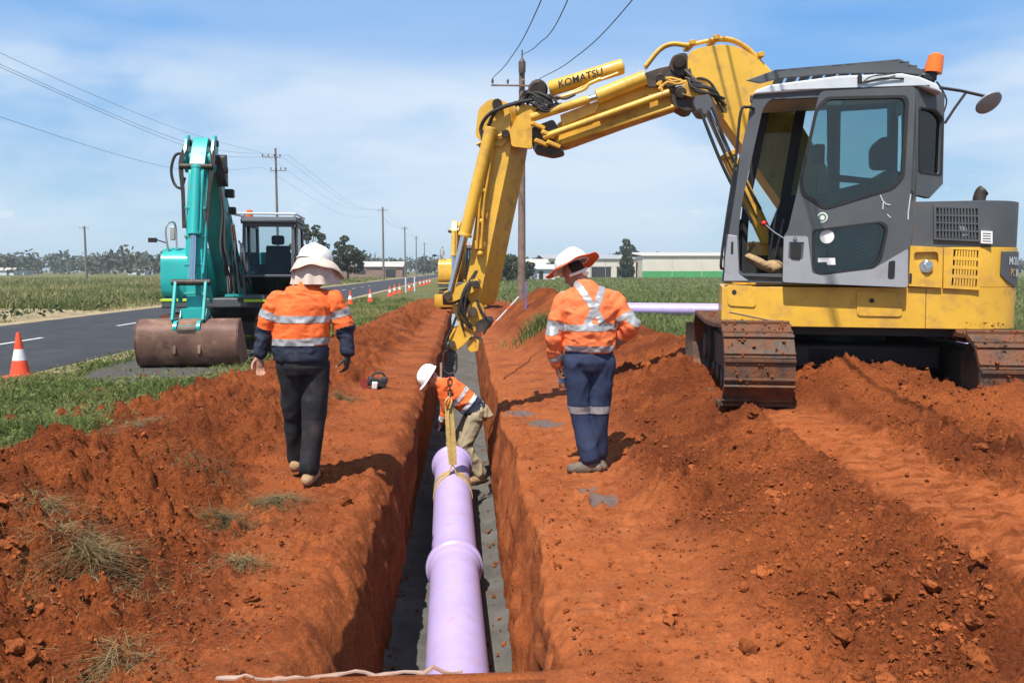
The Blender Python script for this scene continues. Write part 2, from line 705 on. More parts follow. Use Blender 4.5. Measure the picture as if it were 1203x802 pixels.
def boot_prints(x, y):
    z = np.zeros(np.shape(x))
    for px_, py_, an in PRINTS:
        m_ = (np.abs(x - px_) < .25) & (np.abs(y - py_) < .25)
        if not m_.any():
            continue
        dx, dy = x[m_] - px_, y[m_] - py_
        u, v = dx * math.sin(an) + dy * math.cos(an), dx * math.cos(an) - dy * math.sin(an)
        d = np.minimum(np.hypot((u - .05) / .10, v / .048), np.hypot((u + .095) / .045, v / .036))
        z[m_] += -.016 * sstep(1.05, .85, d) + .008 * np.exp(-((d - 1.2) / .16) ** 2)
    return z


def rough_soil(x, y, r):
    """lumps and clods"""
    n1 = fbm(x * 2.6, y * 2.6, octaves=4, seed=41, gain=.58)
    n2 = np.abs(fbm(x * 5.5 + 2, y * 5.5, octaves=4, seed=57, gain=.6))
    near = sstep(11, 5, y)
    n2 = n2 * near + (1 - near) * np.abs(fbm(x * 5.5 + 2, y * 5.5, octaves=2, seed=57, gain=.6))
    n3 = fbm(x * 19, y * 19, octaves=2, seed=71, gain=.6) * sstep(9, 4, y)
    patch = .40 + 1.0 * vnoise(x * .9, y * .9, seed=77)
    wx_, wy_ = x + .05 * n2 + .012 * n3, y + .05 * n1 + .012 * n3
    lump = 0
    for fq, am, cut, sd, yf in ((3.6, .075, .55, 81, 30), (7.5, .085, .45, 83, 14), (16, .060, .35, 85, 9), (30, .034, .3, 87, 6.5)):
        f1, idn = worley(wx_ * fq, wy_ * fq, sd)
        am = am * sstep(yf * 1.6, yf * .8, y)
        lump = lump + am * np.clip((idn - cut) / (1 - cut), 0, 1) * np.clip(1 - (f1 / .50) ** 2, 0, 1) ** .6
    left = x < 0
    pits = -.15 * sstep(.64, .78, vnoise(x * 2.6 + 9, y * 2.6, seed=91)) * sstep(.4, .8, r) * np.where(left, 1, .25)
    amp = np.where(left, 1.3, .95)
    return r * patch * amp * (.060 * n1 + .085 * (n2 - .12) + .030 * n3 + lump) + pits + (1 - r) * (.012 * n3 + .26 * lump * patch * patch + boot_prints(x, y))


def ground(x, y):
    z, r, s = ground_parts(np.array([x], float), np.array([y], float))
    return float((z + rough_soil(np.array([x], float), np.array([y], float), r))[0])


# stations along the trench
ys = [1.3]
while ys[-1] < 47:
    ys.append(ys[-1] + max(.014, .0036 * ys[-1]))
ys = np.array(ys)
K = len(ys)


def spread(total, d0, d1):
    out, s = [0.0], 0.0
    while s < total:
        s += d0 + (d1 - d0) * min(1, s / total)
        out.append(s)
    return np.array(out)


sl, sr = spread(4.6, .014, .034), spread(13.5, .014, .13)
edge_l = -.61 + .07 * fbm(ys * .9, ys * 0, octaves=3, seed=101) + .035 * fbm(ys * 5, ys * 0, octaves=3, seed=103)
edge_r = .425 + .05 * fbm(ys * .8, ys * 0 + 5, octaves=3, seed=105) + .03 * fbm(ys * 5, ys * 0, octaves=3, seed=107)
depth = TR_D * sstep(TR_Y0 - .02, TR_Y0 + .05, ys) * sstep(TR_Y1 + .6, TR_Y1, ys)
open_ = np.clip(depth / TR_D, 0, 1)
NW = 30
tw = np.linspace(0, 1, NW + 1)[1:]
rows_x, rows_z, rows_c, rows_w = [], [], [], []
ny = ys[:, None]


def rim(s):
    return np.exp(-(s / .07) ** 2)


# left of the trench, from far left to the rim
s = sl[::-1][None, :]
X = edge_l[:, None] - s + 0 * ny
Z, Rg, _ = ground_parts(X, ny + 0 * X)
zrim_noise = .05 * fbm(X * 5, ny * 5 + 0 * X, octaves=3, seed=111)
Z = Z + rough_soil(X, ny + 0 * X, Rg) - rim(s) * open_[:, None] * (.04 + zrim_noise) - .11 * np.clip(1 - s / (.17 + .07 * fbm(ny * 1.1, ny * 0, octaves=2, seed=115)), 0, 1) ** 2 * open_[:, None]
rows_x.append(X); rows_z.append(Z); rows_c.append((1 - Rg) * .6); rows_w.append(0 * X)
zl_edge = Z[:, -1:]
# left wall
t = tw[None, :]
zw = zl_edge + (-depth[:, None] - zl_edge) * t
prof = 1 - (1 - np.clip(t / .62, 0, 1)) ** 1.6
strk = fbm(ny * 7 + 0 * zw, zw * 1.2, octaves=3, seed=121, gain=.6) * sstep(22, 8, ny)
lump = fbm(ny * 2.3 + 0 * zw, zw * 2.3, octaves=4, seed=127)
bulge = np.sin(np.clip(t, 0, 1) * math.pi)
X = edge_l[:, None] + (TR_L - edge_l[:, None]) * prof + bulge * (.08 * strk + .09 * lump) * open_[:, None] + .03 * fbm(ny * 16, zw * 9, octaves=2, seed=131) * sstep(12, 5, ny)
rows_x.append(X); rows_z.append(zw); rows_c.append(0 * X + .35); rows_w.append(0 * X + 1)
split_l = sum(a.shape[1] for a in rows_x) - 1
# right wall, floor to rim (bottom first)
t = (1 - np.linspace(0, 1, NW + 1)[:-1])[None, :]
Xr = edge_r[:, None] + sr[None, :] + 0 * ny
Zr, Rg, INS = ground_parts(Xr, ny + 0 * Xr)
zrim_noise = .05 * fbm(Xr * 5, ny * 5 + 0 * Xr, octaves=3, seed=113)
Zr = Zr + rough_soil(Xr, ny + 0 * Xr, Rg) - rim(sr[None, :]) * open_[:, None] * (.035 + zrim_noise)
zr_edge = Zr[:, :1]
zw = zr_edge + (-depth[:, None] - zr_edge) * t
prof = 1 - (1 - np.clip(t / .8, 0, 1)) ** 1.4
strk = fbm(ny * 7 + 0 * zw, zw * 1.1 + 9, octaves=3, seed=141, gain=.62) * sstep(22, 8, ny)
lump = fbm(ny * 2.0 + 0 * zw, zw * 2.0 + 3, octaves=4, seed=147)
bulge = np.sin(t * math.pi)
X = edge_r[:, None] + (TR_R - edge_r[:, None]) * prof - bulge * (.085 * strk + .08 * lump) * open_[:, None] + .03 * fbm(ny * 16, zw * 9, octaves=2, seed=151) * sstep(12, 5, ny)
rows_x.append(X); rows_z.append(zw); rows_c.append(0 * X + .75); rows_w.append(0 * X + 1)  # sunlit right wall toned paler than the left, light put into the colour
rows_x.append(Xr); rows_z.append(Zr); rows_c.append(np.clip(1 - Rg, 0, 1) * (.85 + .15 * INS)); rows_w.append(0 * Xr)
GX = np.concatenate(rows_x, 1); GZ = np.concatenate(rows_z, 1)
GC = np.concatenate(rows_c, 1); GW = np.concatenate(rows_w, 1)
GY = np.repeat(ny, GX.shape[1], 1)
NC = GX.shape[1]
V = np.stack([GX, GY, GZ], -1).reshape(-1, 3)
idx = np.arange(K * NC).reshape(K, NC)
F = np.stack([idx[:-1, :-1], idx[:-1, 1:], idx[1:, 1:], idx[1:, :-1]], -1)
# the strip between the two wall feet is the bedding, a sheet of its own: drop those quads except where the trench is closed
keep = np.ones(F.shape[:2], bool)
closed = open_ < .02
keep[:, split_l] = closed[:-1] | closed[1:]
F = F[keep].reshape(-1, 4)

m = bpy.data.materials.new('red_soil')
m.use_nodes = True
N, L = m.node_tree.nodes, m.node_tree.links
b = N['Principled BSDF']
b.inputs['Roughness'].default_value = .95
b.inputs['Specular IOR Level'].default_value = .12
g = N.new('ShaderNodeNewGeometry')
at_n = N.new('ShaderNodeAttribute'); at_n.attribute_name = 'soil'
sp = N.new('ShaderNodeSeparateColor')
L.new(at_n.outputs['Color'], sp.inputs[0])


def soil_noise(scale, detail, rough=.6, scl=None):
    nz = N.new('ShaderNodeTexNoise')
    nz.inputs['Scale'].default_value = scale
    nz.inputs['Detail'].default_value = detail
    nz.inputs['Roughness'].default_value = rough
    if scl:
        mp = N.new('ShaderNodeMapping')
        mp.inputs['Scale'].default_value = scl
        L.new(g.outputs['Position'], mp.inputs[0])
        L.new(mp.outputs[0], nz.inputs['Vector'])
    else:
        L.new(g.outputs['Position'], nz.inputs['Vector'])
    return nz.outputs['Fac']


def soil_mix(c1, c2, fac):
    mx = N.new('ShaderNodeMixRGB')
    for k, c in (('Color1', c1), ('Color2', c2)):
        if isinstance(c, tuple):
            mx.inputs[k].default_value = (*c, 1)
        else:
            L.new(c, mx.inputs[k])
    L.new(fac, mx.inputs['Fac'])
    return mx.outputs[0]


def soil_ramp(fac, p0, p1):
    r = N.new('ShaderNodeValToRGB')
    r.color_ramp.elements[0].position = p0
    r.color_ramp.elements[1].position = p1
    L.new(fac, r.inputs[0])
    return r.outputs[0]


big = soil_ramp(soil_noise(1.25, 7, .62), .40, .60)
mid = soil_ramp(soil_noise(7, 6, .65), .35, .68)
fine = soil_ramp(soil_noise(55, 5, .7), .35, .68)
hf = N.new('ShaderNodeMath'); hf.operation = 'MULTIPLY'; hf.inputs[1].default_value = .6
L.new(mid, hf.inputs[0]); soil_half = hf.outputs[0]
loose = soil_mix((.155, .039, .0135), (.34, .093, .026), big)
loose = soil_mix(loose, (.215, .056, .017), soil_half)
pressed = soil_mix((.255, .068, .021), (.41, .130, .044), mid)
mm = N.new('ShaderNodeMath'); mm.operation = 'MULTIPLY'
L.new(sp.outputs[0], mm.inputs[0]); L.new(soil_ramp(soil_noise(2.3, 6, .6), .28, .62), mm.inputs[1])
colr = soil_mix(loose, pressed, mm.outputs[0])
hs = N.new('ShaderNodeMixRGB'); hs.blend_type = 'MULTIPLY'
fx_ = N.new('ShaderNodeMath'); fx_.operation = 'MULTIPLY_ADD'; fx_.inputs[1].default_value = -.5; fx_.inputs[2].default_value = .85
L.new(sp.outputs[0], fx_.inputs[0]); L.new(fx_.outputs[0], hs.inputs['Fac'])
L.new(colr, hs.inputs['Color1'])
L.new(soil_mix((.50, .46, .44), (1.35, 1.33, 1.3), fine), hs.inputs['Color2'])
# grey stone dust spilt on the bench beside the trench
sd = soil_mix(hs.outputs[0], (.115, .105, .10), sp.outputs[2])
L.new(sd, b.inputs['Base Color'])
h1 = soil_noise(28, 8, .72)
h2 = soil_noise(16, 6, .65, (1.6, 1.6, .28))
hm = N.new('ShaderNodeMixRGB')
L.new(sp.outputs[1], hm.inputs['Fac']); L.new(h1, hm.inputs['Color1']); L.new(h2, hm.inputs['Color2'])
bp = N.new('ShaderNodeBump')
bp.inputs['Strength'].default_value = .75
bp.inputs['Distance'].default_value = .032


def crumbs(scale):
    vo = N.new('ShaderNodeTexVoronoi'); vo.inputs['Scale'].default_value = scale
    vo.inputs['Randomness'].default_value = 1
    mpv = N.new('ShaderNodeMixRGB'); mpv.inputs['Fac'].default_value = .12
    nzv = N.new('ShaderNodeTexNoise'); nzv.inputs['Scale'].default_value = scale * .8; nzv.inputs['Detail'].default_value = 3
    L.new(g.outputs['Position'], nzv.inputs['Vector']); L.new(g.outputs['Position'], mpv.inputs['Color1']); L.new(nzv.outputs['Color'], mpv.inputs['Color2'])
    L.new(mpv.outputs[0], vo.inputs['Vector'])
    return vo.outputs['Distance']


cr1 = N.new('ShaderNodeMath'); cr1.operation = 'MULTIPLY_ADD'; cr1.inputs[1].default_value = -.55
L.new(crumbs(24), cr1.inputs[0]); L.new(hm.outputs[0], cr1.inputs[2])
cr2 = N.new('ShaderNodeMath'); cr2.operation = 'MULTIPLY_ADD'; cr2.inputs[1].default_value = -.28
L.new(crumbs(75), cr2.inputs[0]); L.new(cr1.outputs[0], cr2.inputs[2])
L.new(cr2.outputs[0], bp.inputs['Height'])
bs = N.new('ShaderNodeMath'); bs.operation = 'MULTIPLY_ADD'; bs.inputs[1].default_value = -.5; bs.inputs[2].default_value = .82
L.new(sp.outputs[0], bs.inputs[0]); L.new(bs.outputs[0], bp.inputs['Strength'])
L.new(bp.outputs[0], b.inputs['Normal'])
MATS['red_soil'] = m
soil = np_mesh('dug_soil', V, F, m)
tag(soil, kind='structure')
ins_v = np.concatenate([np.zeros((K, NC - INS.shape[1])), INS], 1).ravel()
soil.data.polygons.foreach_set('use_smooth', ins_v[F].min(1) < .5)
spill = np.zeros_like(GX)
for (sx, sy, sa, sb) in ((.98, 5.62, .12, .13), (.92, 5.95, .10, .05), (.86, 8.6, .2, .22), (.62, 9.3, .18, .2)):
    w = fbm(GX * 9, GY * 9, octaves=3, seed=161)
    spill = np.maximum(spill, sstep(1.15, .55, ((GX - sx) / sa) ** 2 + ((GY - sy) / sb) ** 2 + 1.1 * w))
spill = spill * (1 - GW)
ca = soil.data.color_attributes.new('soil', 'FLOAT_COLOR', 'POINT')
cc = np.stack([GC.ravel(), GW.ravel(), np.clip(spill.ravel(), 0, .85), np.ones(GC.size)], -1).astype(np.float32)
ca.data.foreach_set('color', cc.ravel())

# bedding of grey stone dust along the trench floor
xs_b = np.linspace(TR_L - .14, TR_R + .12, 46)
yb = ys[(ys > TR_Y0 - .05) & (ys < TR_Y1 + .6)]
BX, BY = np.meshgrid(xs_b, yb)
edge_d = np.minimum(BX - TR_L, TR_R - BX)
BZ = -TR_D + .02 + .018 * fbm(BX * 3, BY * 2, octaves=3, seed=171) + .006 * fbm(BX * 16, BY * 16, octaves=3, seed=173) + .05 * sstep(.10, -.05, edge_d)
idx = np.arange(BX.size).reshape(BX.shape)
FB = np.stack([idx[:-1, :-1], idx[:-1, 1:], idx[1:, 1:], idx[1:, :-1]], -1).reshape(-1, 4)
M_bed = mat('stone_dust', (.105, .102, .092), .9, var=.25, vscale=3.2, bump=.7, bscale=70, dirt=(.12, .055, .03), dirt_amt=.22, dirt_scale=2.4, spec=.2)
tag(np_mesh('trench_bedding', np.stack([BX, BY, BZ], -1).reshape(-1, 3), FB, M_bed), kind='structure')

# ------------------------------------------------------------------ clods lying on the spoil
t0 = (1 + 5 ** .5) / 2
ICO_V = np.array([(-1, t0, 0), (1, t0, 0), (-1, -t0, 0), (1, -t0, 0), (0, -1, t0), (0, 1, t0), (0, -1, -t0), (0, 1, -t0), (t0, 0, -1), (t0, 0, 1), (-t0, 0, -1), (-t0, 0, 1)]) / math.hypot(1, t0)
ICO_F = np.array([(0, 11, 5), (0, 5, 1), (0, 1, 7), (0, 7, 10), (0, 10, 11), (1, 5, 9), (5, 11, 4), (11, 10, 2), (10, 7, 6), (7, 1, 8), (3, 9, 4), (3, 4, 2), (3, 2, 6), (3, 6, 8), (3, 8, 9), (4, 9, 5), (2, 4, 11), (6, 2, 10), (8, 6, 7), (9, 8, 1)])


def subdivide(Vv, Ff):
    V2, F2, cache = list(map(tuple, Vv)), [], {}

    def midp(a, c):
        k = (min(a, c), max(a, c))
        if k not in cache:
            p = (np.array(V2[a]) + np.array(V2[c])) / 2
            V2.append(tuple(p / np.linalg.norm(p)))
            cache[k] = len(V2) - 1
        return cache[k]
    for a, c, d in Ff:
        ab, bc, ca_ = midp(a, c), midp(c, d), midp(d, a)
        F2 += [(a, ab, ca_), (ab, c, bc), (ca_, bc, d), (ab, bc, ca_)]
    return np.array(V2), np.array(F2)


ICO2_V, ICO2_F = subdivide(ICO_V, ICO_F)


def lumps(P, S, BV, BF, seed):
    """many deformed stones as one vertex/face array"""
    r = np.random.default_rng(seed)
    n, k = len(P), len(BV)
    q = r.normal(size=(n, 4)); q /= np.linalg.norm(q, axis=1)[:, None]
    w, x, y, z = q.T
    Rm = np.stack([1 - 2 * (y * y + z * z), 2 * (x * y - z * w), 2 * (x * z + y * w),
                   2 * (x * y + z * w), 1 - 2 * (x * x + z * z), 2 * (y * z - x * w),
                   2 * (x * z - y * w), 2 * (y * z + x * w), 1 - 2 * (x * x + y * y)], -1).reshape(n, 3, 3)
    sc = S[:, None] * r.uniform(.6, 1.15, (n, 3))
    vv = BV[None] * (1 + r.normal(0, .23, (n, k, 1))) * sc[:, None, :]
    vv = np.einsum('nij,nkj->nki', Rm, vv)
    vv[:, :, 2] *= .8
    vv = vv + P[:, None, :]
    ff = BF[None] + (np.arange(n) * k)[:, None, None]
    return vv.reshape(-1, 3), ff.reshape(-1, 3)


def scatter_clods(n, ylo, yhi, smin, smax, seed, BV, BF, powr=2.6):
    r = np.random.default_rng(seed)
    y = np.exp(r.uniform(math.log(ylo), math.log(yhi), n))
    x = r.uniform(-.60, .70, n) * y
    z, rg, ins = ground_parts(x, y)
    dens = rg * (.2 + 1.0 * vnoise(x * 1.2, y * 1.2, seed=205) ** 1.5) + .20
    dens = dens * (1 - .8 * ins)
    ok = (r.uniform(0, 1, n) < dens) & ((x < -.85) | (x > .47)) & (x > -4.3) & (x < 9.5)
    ok &= ~((np.abs(x + 1.24) < .25) & (np.abs(y - 6.4) < .3))
    x, y = x[ok], y[ok]
    z = z[ok] + rough_soil(x, y, rg[ok])
    s_ = smin * (smax / smin) ** (r.uniform(0, 1, len(x)) ** powr)
    return lumps(np.stack([x, y, z + s_ * .25], -1), s_, BV, BF, seed + 1)


va, fa = scatter_clods(95000, 2.6, 14, .0025, .017, 301, ICO_V, ICO_F, 2.4)
vb, fb = scatter_clods(1300, 2.6, 12, .012, .050, 311, ICO2_V, ICO2_F, 2.6)
rb_ = np.random.default_rng(332)
# crumbs added along the track print's cleat bars, also standing in for shadow lines
du_, dv_ = STR_B[0] - STR_A[0], STR_B[1] - STR_A[1]
dl_ = math.hypot(du_, dv_); du_, dv_ = du_ / dl_, dv_ / dl_
uu_, vv_ = [], []
for k in range(-1, 27):
    m_ = int(rb_.integers(14, 46))
    uu_.append(k * .16 - .012 + rb_.normal(0, .010, m_)); vv_.append(rb_.uniform(-.29, .29, m_))
uu_, vv_ = np.concatenate(uu_), np.concatenate(vv_)
xs_, yy_ = STR_A[0] + uu_ * du_ + vv_ * dv_, STR_A[1] + uu_ * dv_ - vv_ * du_
zs_, rs_, _ = ground_parts(xs_, yy_)
ss_ = .004 * (4.2 ** (rb_.uniform(0, 1, len(xs_)) ** 1.6))
vs_, fs_ = lumps(np.stack([xs_, yy_, zs_ + ss_ * .3], -1), ss_, ICO_V, ICO_F, 335)
fb = np.concatenate([fb, fs_ + len(vb)]); vb = np.concatenate([vb, vs_])
rb_ = np.random.default_rng(333)
nb = 600
yb_ = np.exp(rb_.uniform(math.log(4.5), math.log(22), nb)); sd_ = rb_.uniform(0, 1, nb) < .55
xb_ = np.where(sd_, TR_L + np.abs(rb_.normal(0, .08, nb)), TR_R - np.abs(rb_.normal(0, .07, nb)))
sb_ = .005 * (8 ** (rb_.uniform(0, 1, nb) ** 2.2))
sb_ = sb_ * .7
vc, fc = lumps(np.stack([xb_, yb_, np.full(nb, -TR_D + .03) + sb_ * .3], -1), sb_, ICO_V, ICO_F, 334)
fb = np.concatenate([fb, fc + len(vb)]); vb = np.concatenate([vb, vc])
M_clod = mat('soil_clod', (.17, .044, .014), .95, var=.45, vscale=5, bump=1.0, bscale=45, spec=.1, col2=(.25, .070, .021))
tag(np_mesh('soil_clods', np.concatenate([va, vb]), np.concatenate([fa, fb + len(va)]), M_clod, smooth=False),
    'loose red clods scattered over the spoil heaps', 'soil', kind='stuff')

# ------------------------------------------------------------------ road, verges, fields
RD_L, RD_R = -13.9, -7.0


def sheet(name, x0, x1, y0, y1, z, material, nx=1, ny_=1, bumpf=None):
    gx, gy = np.meshgrid(np.linspace(x0, x1, nx + 1), np.linspace(y0, y1, ny_ + 1))
    gz = np.full_like(gx, z) if bumpf is None else z + bumpf(gx, gy)
    i = np.arange(gx.size).reshape(gx.shape)
    ff = np.stack([i[:-1, :-1], i[:-1, 1:], i[1:, 1:], i[1:, :-1]], -1).reshape(-1, 4)
    return tag(np_mesh(name, np.stack([gx, gy, gz], -1).reshape(-1, 3), ff, material), kind='structure')


m = bpy.data.materials.new('field_grass')
m.use_nodes = True
N, L = m.node_tree.nodes, m.node_tree.links
b = N['Principled BSDF']
b.inputs['Roughness'].default_value = .95
b.inputs['Specular IOR Level'].default_value = .1
g = N.new('ShaderNodeNewGeometry')
f1 = soil_ramp(soil_noise(.05, 6, .6), .35, .65)
f2 = soil_ramp(soil_noise(.9, 6, .7), .35, .68)
f3 = soil_ramp(soil_noise(9, 5, .7), .3, .7)
c = soil_mix((.105, .125, .042), (.19, .18, .07), f1)
c = soil_mix(c, (.15, .14, .06), f2)
hs = N.new('ShaderNodeMixRGB'); hs.blend_type = 'MULTIPLY'; hs.inputs['Fac'].default_value = .7
L.new(c, hs.inputs['Color1']); L.new(soil_mix((.5, .55, .5), (1.25, 1.2, 1.1), f3), hs.inputs['Color2'])
L.new(hs.outputs[0], b.inputs['Base Color'])
bp = N.new('ShaderNodeBump'); bp.inputs['Distance'].default_value = .12
L.new(soil_noise(14, 6, .7), bp.inputs['Height']); L.new(bp.outputs[0], b.inputs['Normal'])
MATS['field_grass'] = m
M_field = m
M_asph = mat('asphalt', (.040, .041, .045), .85, var=.2, vscale=1.3, bump=.5, bscale=160, dirt=(.075, .07, .065), dirt_amt=.25, dirt_scale=.5, spec=.3)
M_paint = mat('road_paint', (.62, .62, .58), .8, var=.12, vscale=9, dirt=(.12, .12, .12), dirt_amt=.35, dirt_scale=14)
M_verge = mat('dry_shoulder', (.30, .235, .145), .95, var=.3, vscale=1.2, bump=.7, bscale=18, dirt=(.12, .12, .05), dirt_amt=.4, dirt_scale=.8, spec=.1)
M_gravel = mat('grey_gravel', (.085, .08, .072), .95, var=.35, vscale=30, bump=.9, bscale=55, dirt=(.17, .09, .05), dirt_amt=.3, dirt_scale=2, spec=.1)
FAR = 3200
sheet('field_ground', -FAR, RD_L + .3, -60, FAR, -.03, M_field)
sheet('verge_ground', RD_R - .3, -2.6, -60, 60, -.02, M_field, 30, 300, lambda x, y: .035 * fbm(x * .9, y * .9, octaves=3, seed=61) * sstep(-7, -6, x))
sheet('verge_ground_far', RD_R - .3, -2.0, 60, FAR, -.02, M_field)
sheet('paddock_ground', 2.6, FAR, 14.2, FAR, -.015, M_field)
sheet('paddock_ground_near', 9.5, FAR, -60, 14.2, -.016, M_field)
sheet('trench_end_ground', -2.6, 2.6, 45, FAR, -.018, M_field)
sheet('camera_stand_ground', -2.6, 9.5, -60, 1.4, -.02, M_field)
sheet('road', RD_L, RD_R, -60, 900, .0, M_asph)
sheet('road_shoulder_far', RD_L - 1.8, RD_L + .25, -60, 900, -.006, M_verge)
sheet('road_shoulder_near', RD_R - .25, RD_R + .5, -60, 900, -.005, M_verge)
# bare track across the far verge, pale dry soil
gx = np.linspace(0, 1, 13)
bare = MB()
pl = [(-14.6, 27), (-16, 24.6), (-19, 25), (-24, 28), (-26, 33), (-22, 37), (-17, 36), (-14.8, 33)]
bare.prism([Vector((x, y, -.024)) for x, y in rounded(pl, 2.5)], (0, 0, .024))
tag(bare.build('bare_verge_soil', M_verge), kind='structure')
grav = MB()
pl = [(-5.9, 12.6), (-5.0, 12.1), (-4.3, 12.6), (-3.7, 14), (-4.0, 17), (-5, 19.5), (-6.4, 19), (-6.3, 14.5)]
gpts = rounded(pl, 1.2, 6)
grav.prism([Vector((x, y, -.06)) for x, y in gpts], (0, 0, .068))
tag(grav.build('gravel_shoulder', M_gravel), kind='structure')
k = 0
for y0 in (12.2, 18.55, 24.9, 31.3, 37.6, 44, 50.3, 56.6, 63, 69.3, 75.6, 82, 88):
    dash = MB()
    dash.prism([Vector((-10.45 + dx, y, .004)) for dx, y in ((-.06, y0), (.06, y0), (.06, y0 + 2.0), (-.06, y0 + 2.0))], (0, 0, .003))
    o = dash.build('road_line', M_paint)
    tag(o, kind='structure')
for x0 in (RD_L + .25,):
    ln = MB()
    ln.prism([Vector((x0 - .05, -60, .004)), Vector((x0 + .05, -60, .004)), Vector((x0 + .05, 600, .004)), Vector((x0 - .05, 600, .004))], (0, 0, .003))
# ------------------------------------------------------------------ the yellow excavator on the spoil
SOILC = (.20, .075, .033)
M_yel = mat('yellow_paint', (.68, .385, .040), .42, var=.10, vscale=2.2, dirt=(.36, .19, .065), dirt_amt=.44, dirt_scale=6, spec=.45, coat=.15)
M_yel2 = mat('yellow_paint_worn', (.66, .36, .038), .5, var=.14, vscale=3, dirt=(.22, .10, .045), dirt_amt=.48, dirt_scale=5, spec=.4)
M_dgrey = mat('charcoal_paint', (.080, .088, .097), .5, var=.12, vscale=3, dirt=(.12, .09, .07), dirt_amt=.25, dirt_scale=4)
M_lgrey = mat('grey_paint', (.29, .30, .325), .5, var=.08, vscale=3, dirt=(.16, .13, .11), dirt_amt=.2, dirt_scale=5)
M_white = mat('white_paint', (.54, .57, .60), .5, var=.06, vscale=4, dirt=(.35, .32, .28), dirt_amt=.2, dirt_scale=6)
M_black = mat('black_plastic', (.018, .018, .02), .55, var=.2, vscale=5, dirt=(.07, .05, .04), dirt_amt=.2, dirt_scale=7)
M_rub = mat('rubber_hose', (.022, .021, .021), .65, var=.2, vscale=9, dirt=(.11, .06, .035), dirt_amt=.3, dirt_scale=9)
M_greas = mat('greasy_steel', (.055, .045, .038), .55, metal=.3, var=.4, vscale=9, dirt=(.16, .08, .04), dirt_amt=.4, dirt_scale=8)
M_chrome = mat('chrome_rod', (.62, .62, .63), .16, metal=1.0, var=.06, vscale=3)
M_shoe = mat('track_steel', (.075, .055, .042), .65, metal=.25, var=.4, vscale=9, dirt=SOILC, dirt_amt=.85, dirt_scale=6.5, bump=.4, bscale=40)
M_frame = mat('track_frame_steel', (.05, .045, .042), .7, var=.3, vscale=6, dirt=(.15, .062, .03), dirt_amt=.5, dirt_scale=4, bump=.3, bscale=40)
M_glass = glass_mat('cab_glass', (.58, .74, .74), .06)
M_clear = glass_mat('clear_screen', (.80, .86, .86), -.08)
M_amber = mat('amber_lens', (.75, .16, .012), .25, var=.1, vscale=30, spec=.6)
M_stick = mat('sticker_white', (.78, .78, .76), .5, var=.05)
M_seat = mat('seat_fabric', (.022, .022, .024), .85, var=.2, vscale=20)
M_red = mat('red_knob', (.5, .02, .02), .35)
M_letter = mat('lettering_black', (.012, .012, .014), .5)
M_rag = mat('tan_rag', (.36, .24, .13), .9, var=.25, vscale=14, bump=.6, bscale=30)

FWD = Vector((-.957, .290, 0)).normalized()
LFT = Vector((-FWD.y, FWD.x, 0))                     # machine's left, towards the camera
SP0 = at(1000, 385, 7.3)
UPZ = Vector((0, 0, 1))


def S(px, py, d=0.0):
    """photo pixel -> point on the vertical plane d metres inside the machine's near side"""
    return on_plane(px, py, SP0 - LFT * d, LFT)


def Sl(pts, d=0.0):
    return [S(x, y, d) for x, y in pts]


SLEW = S(1000, 385) - LFT * 1.15
GZ0 = .40
ex = thing('excavator', 'large yellow excavator with grey cab on the right spoil heap, lifting the lilac pipe',
           'excavator', (SLEW.x, SLEW.y, GZ0), math.atan2(FWD.y, FWD.x))
IN = -LFT                                             # from the near side into the machine


def loc(fw, lf, z):
    """machine coordinates -> world"""
    return Vector((SLEW.x, SLEW.y, 0)) + FWD * fw + LFT * lf + UPZ * z


def fwd_of(px, py, d=0.0):
    return (S(px, py, d) - Vector((SLEW.x, SLEW.y, 0))).dot(FWD)


# ---- undercarriage
TD = Vector((math.sin(TRK_H), math.cos(TRK_H), 0))    # along the tracks, away from the camera
TP = Vector((TD.y, -TD.x, 0))                         # across, to the right
T0 = Vector((2.25, 6.88, GZ0))


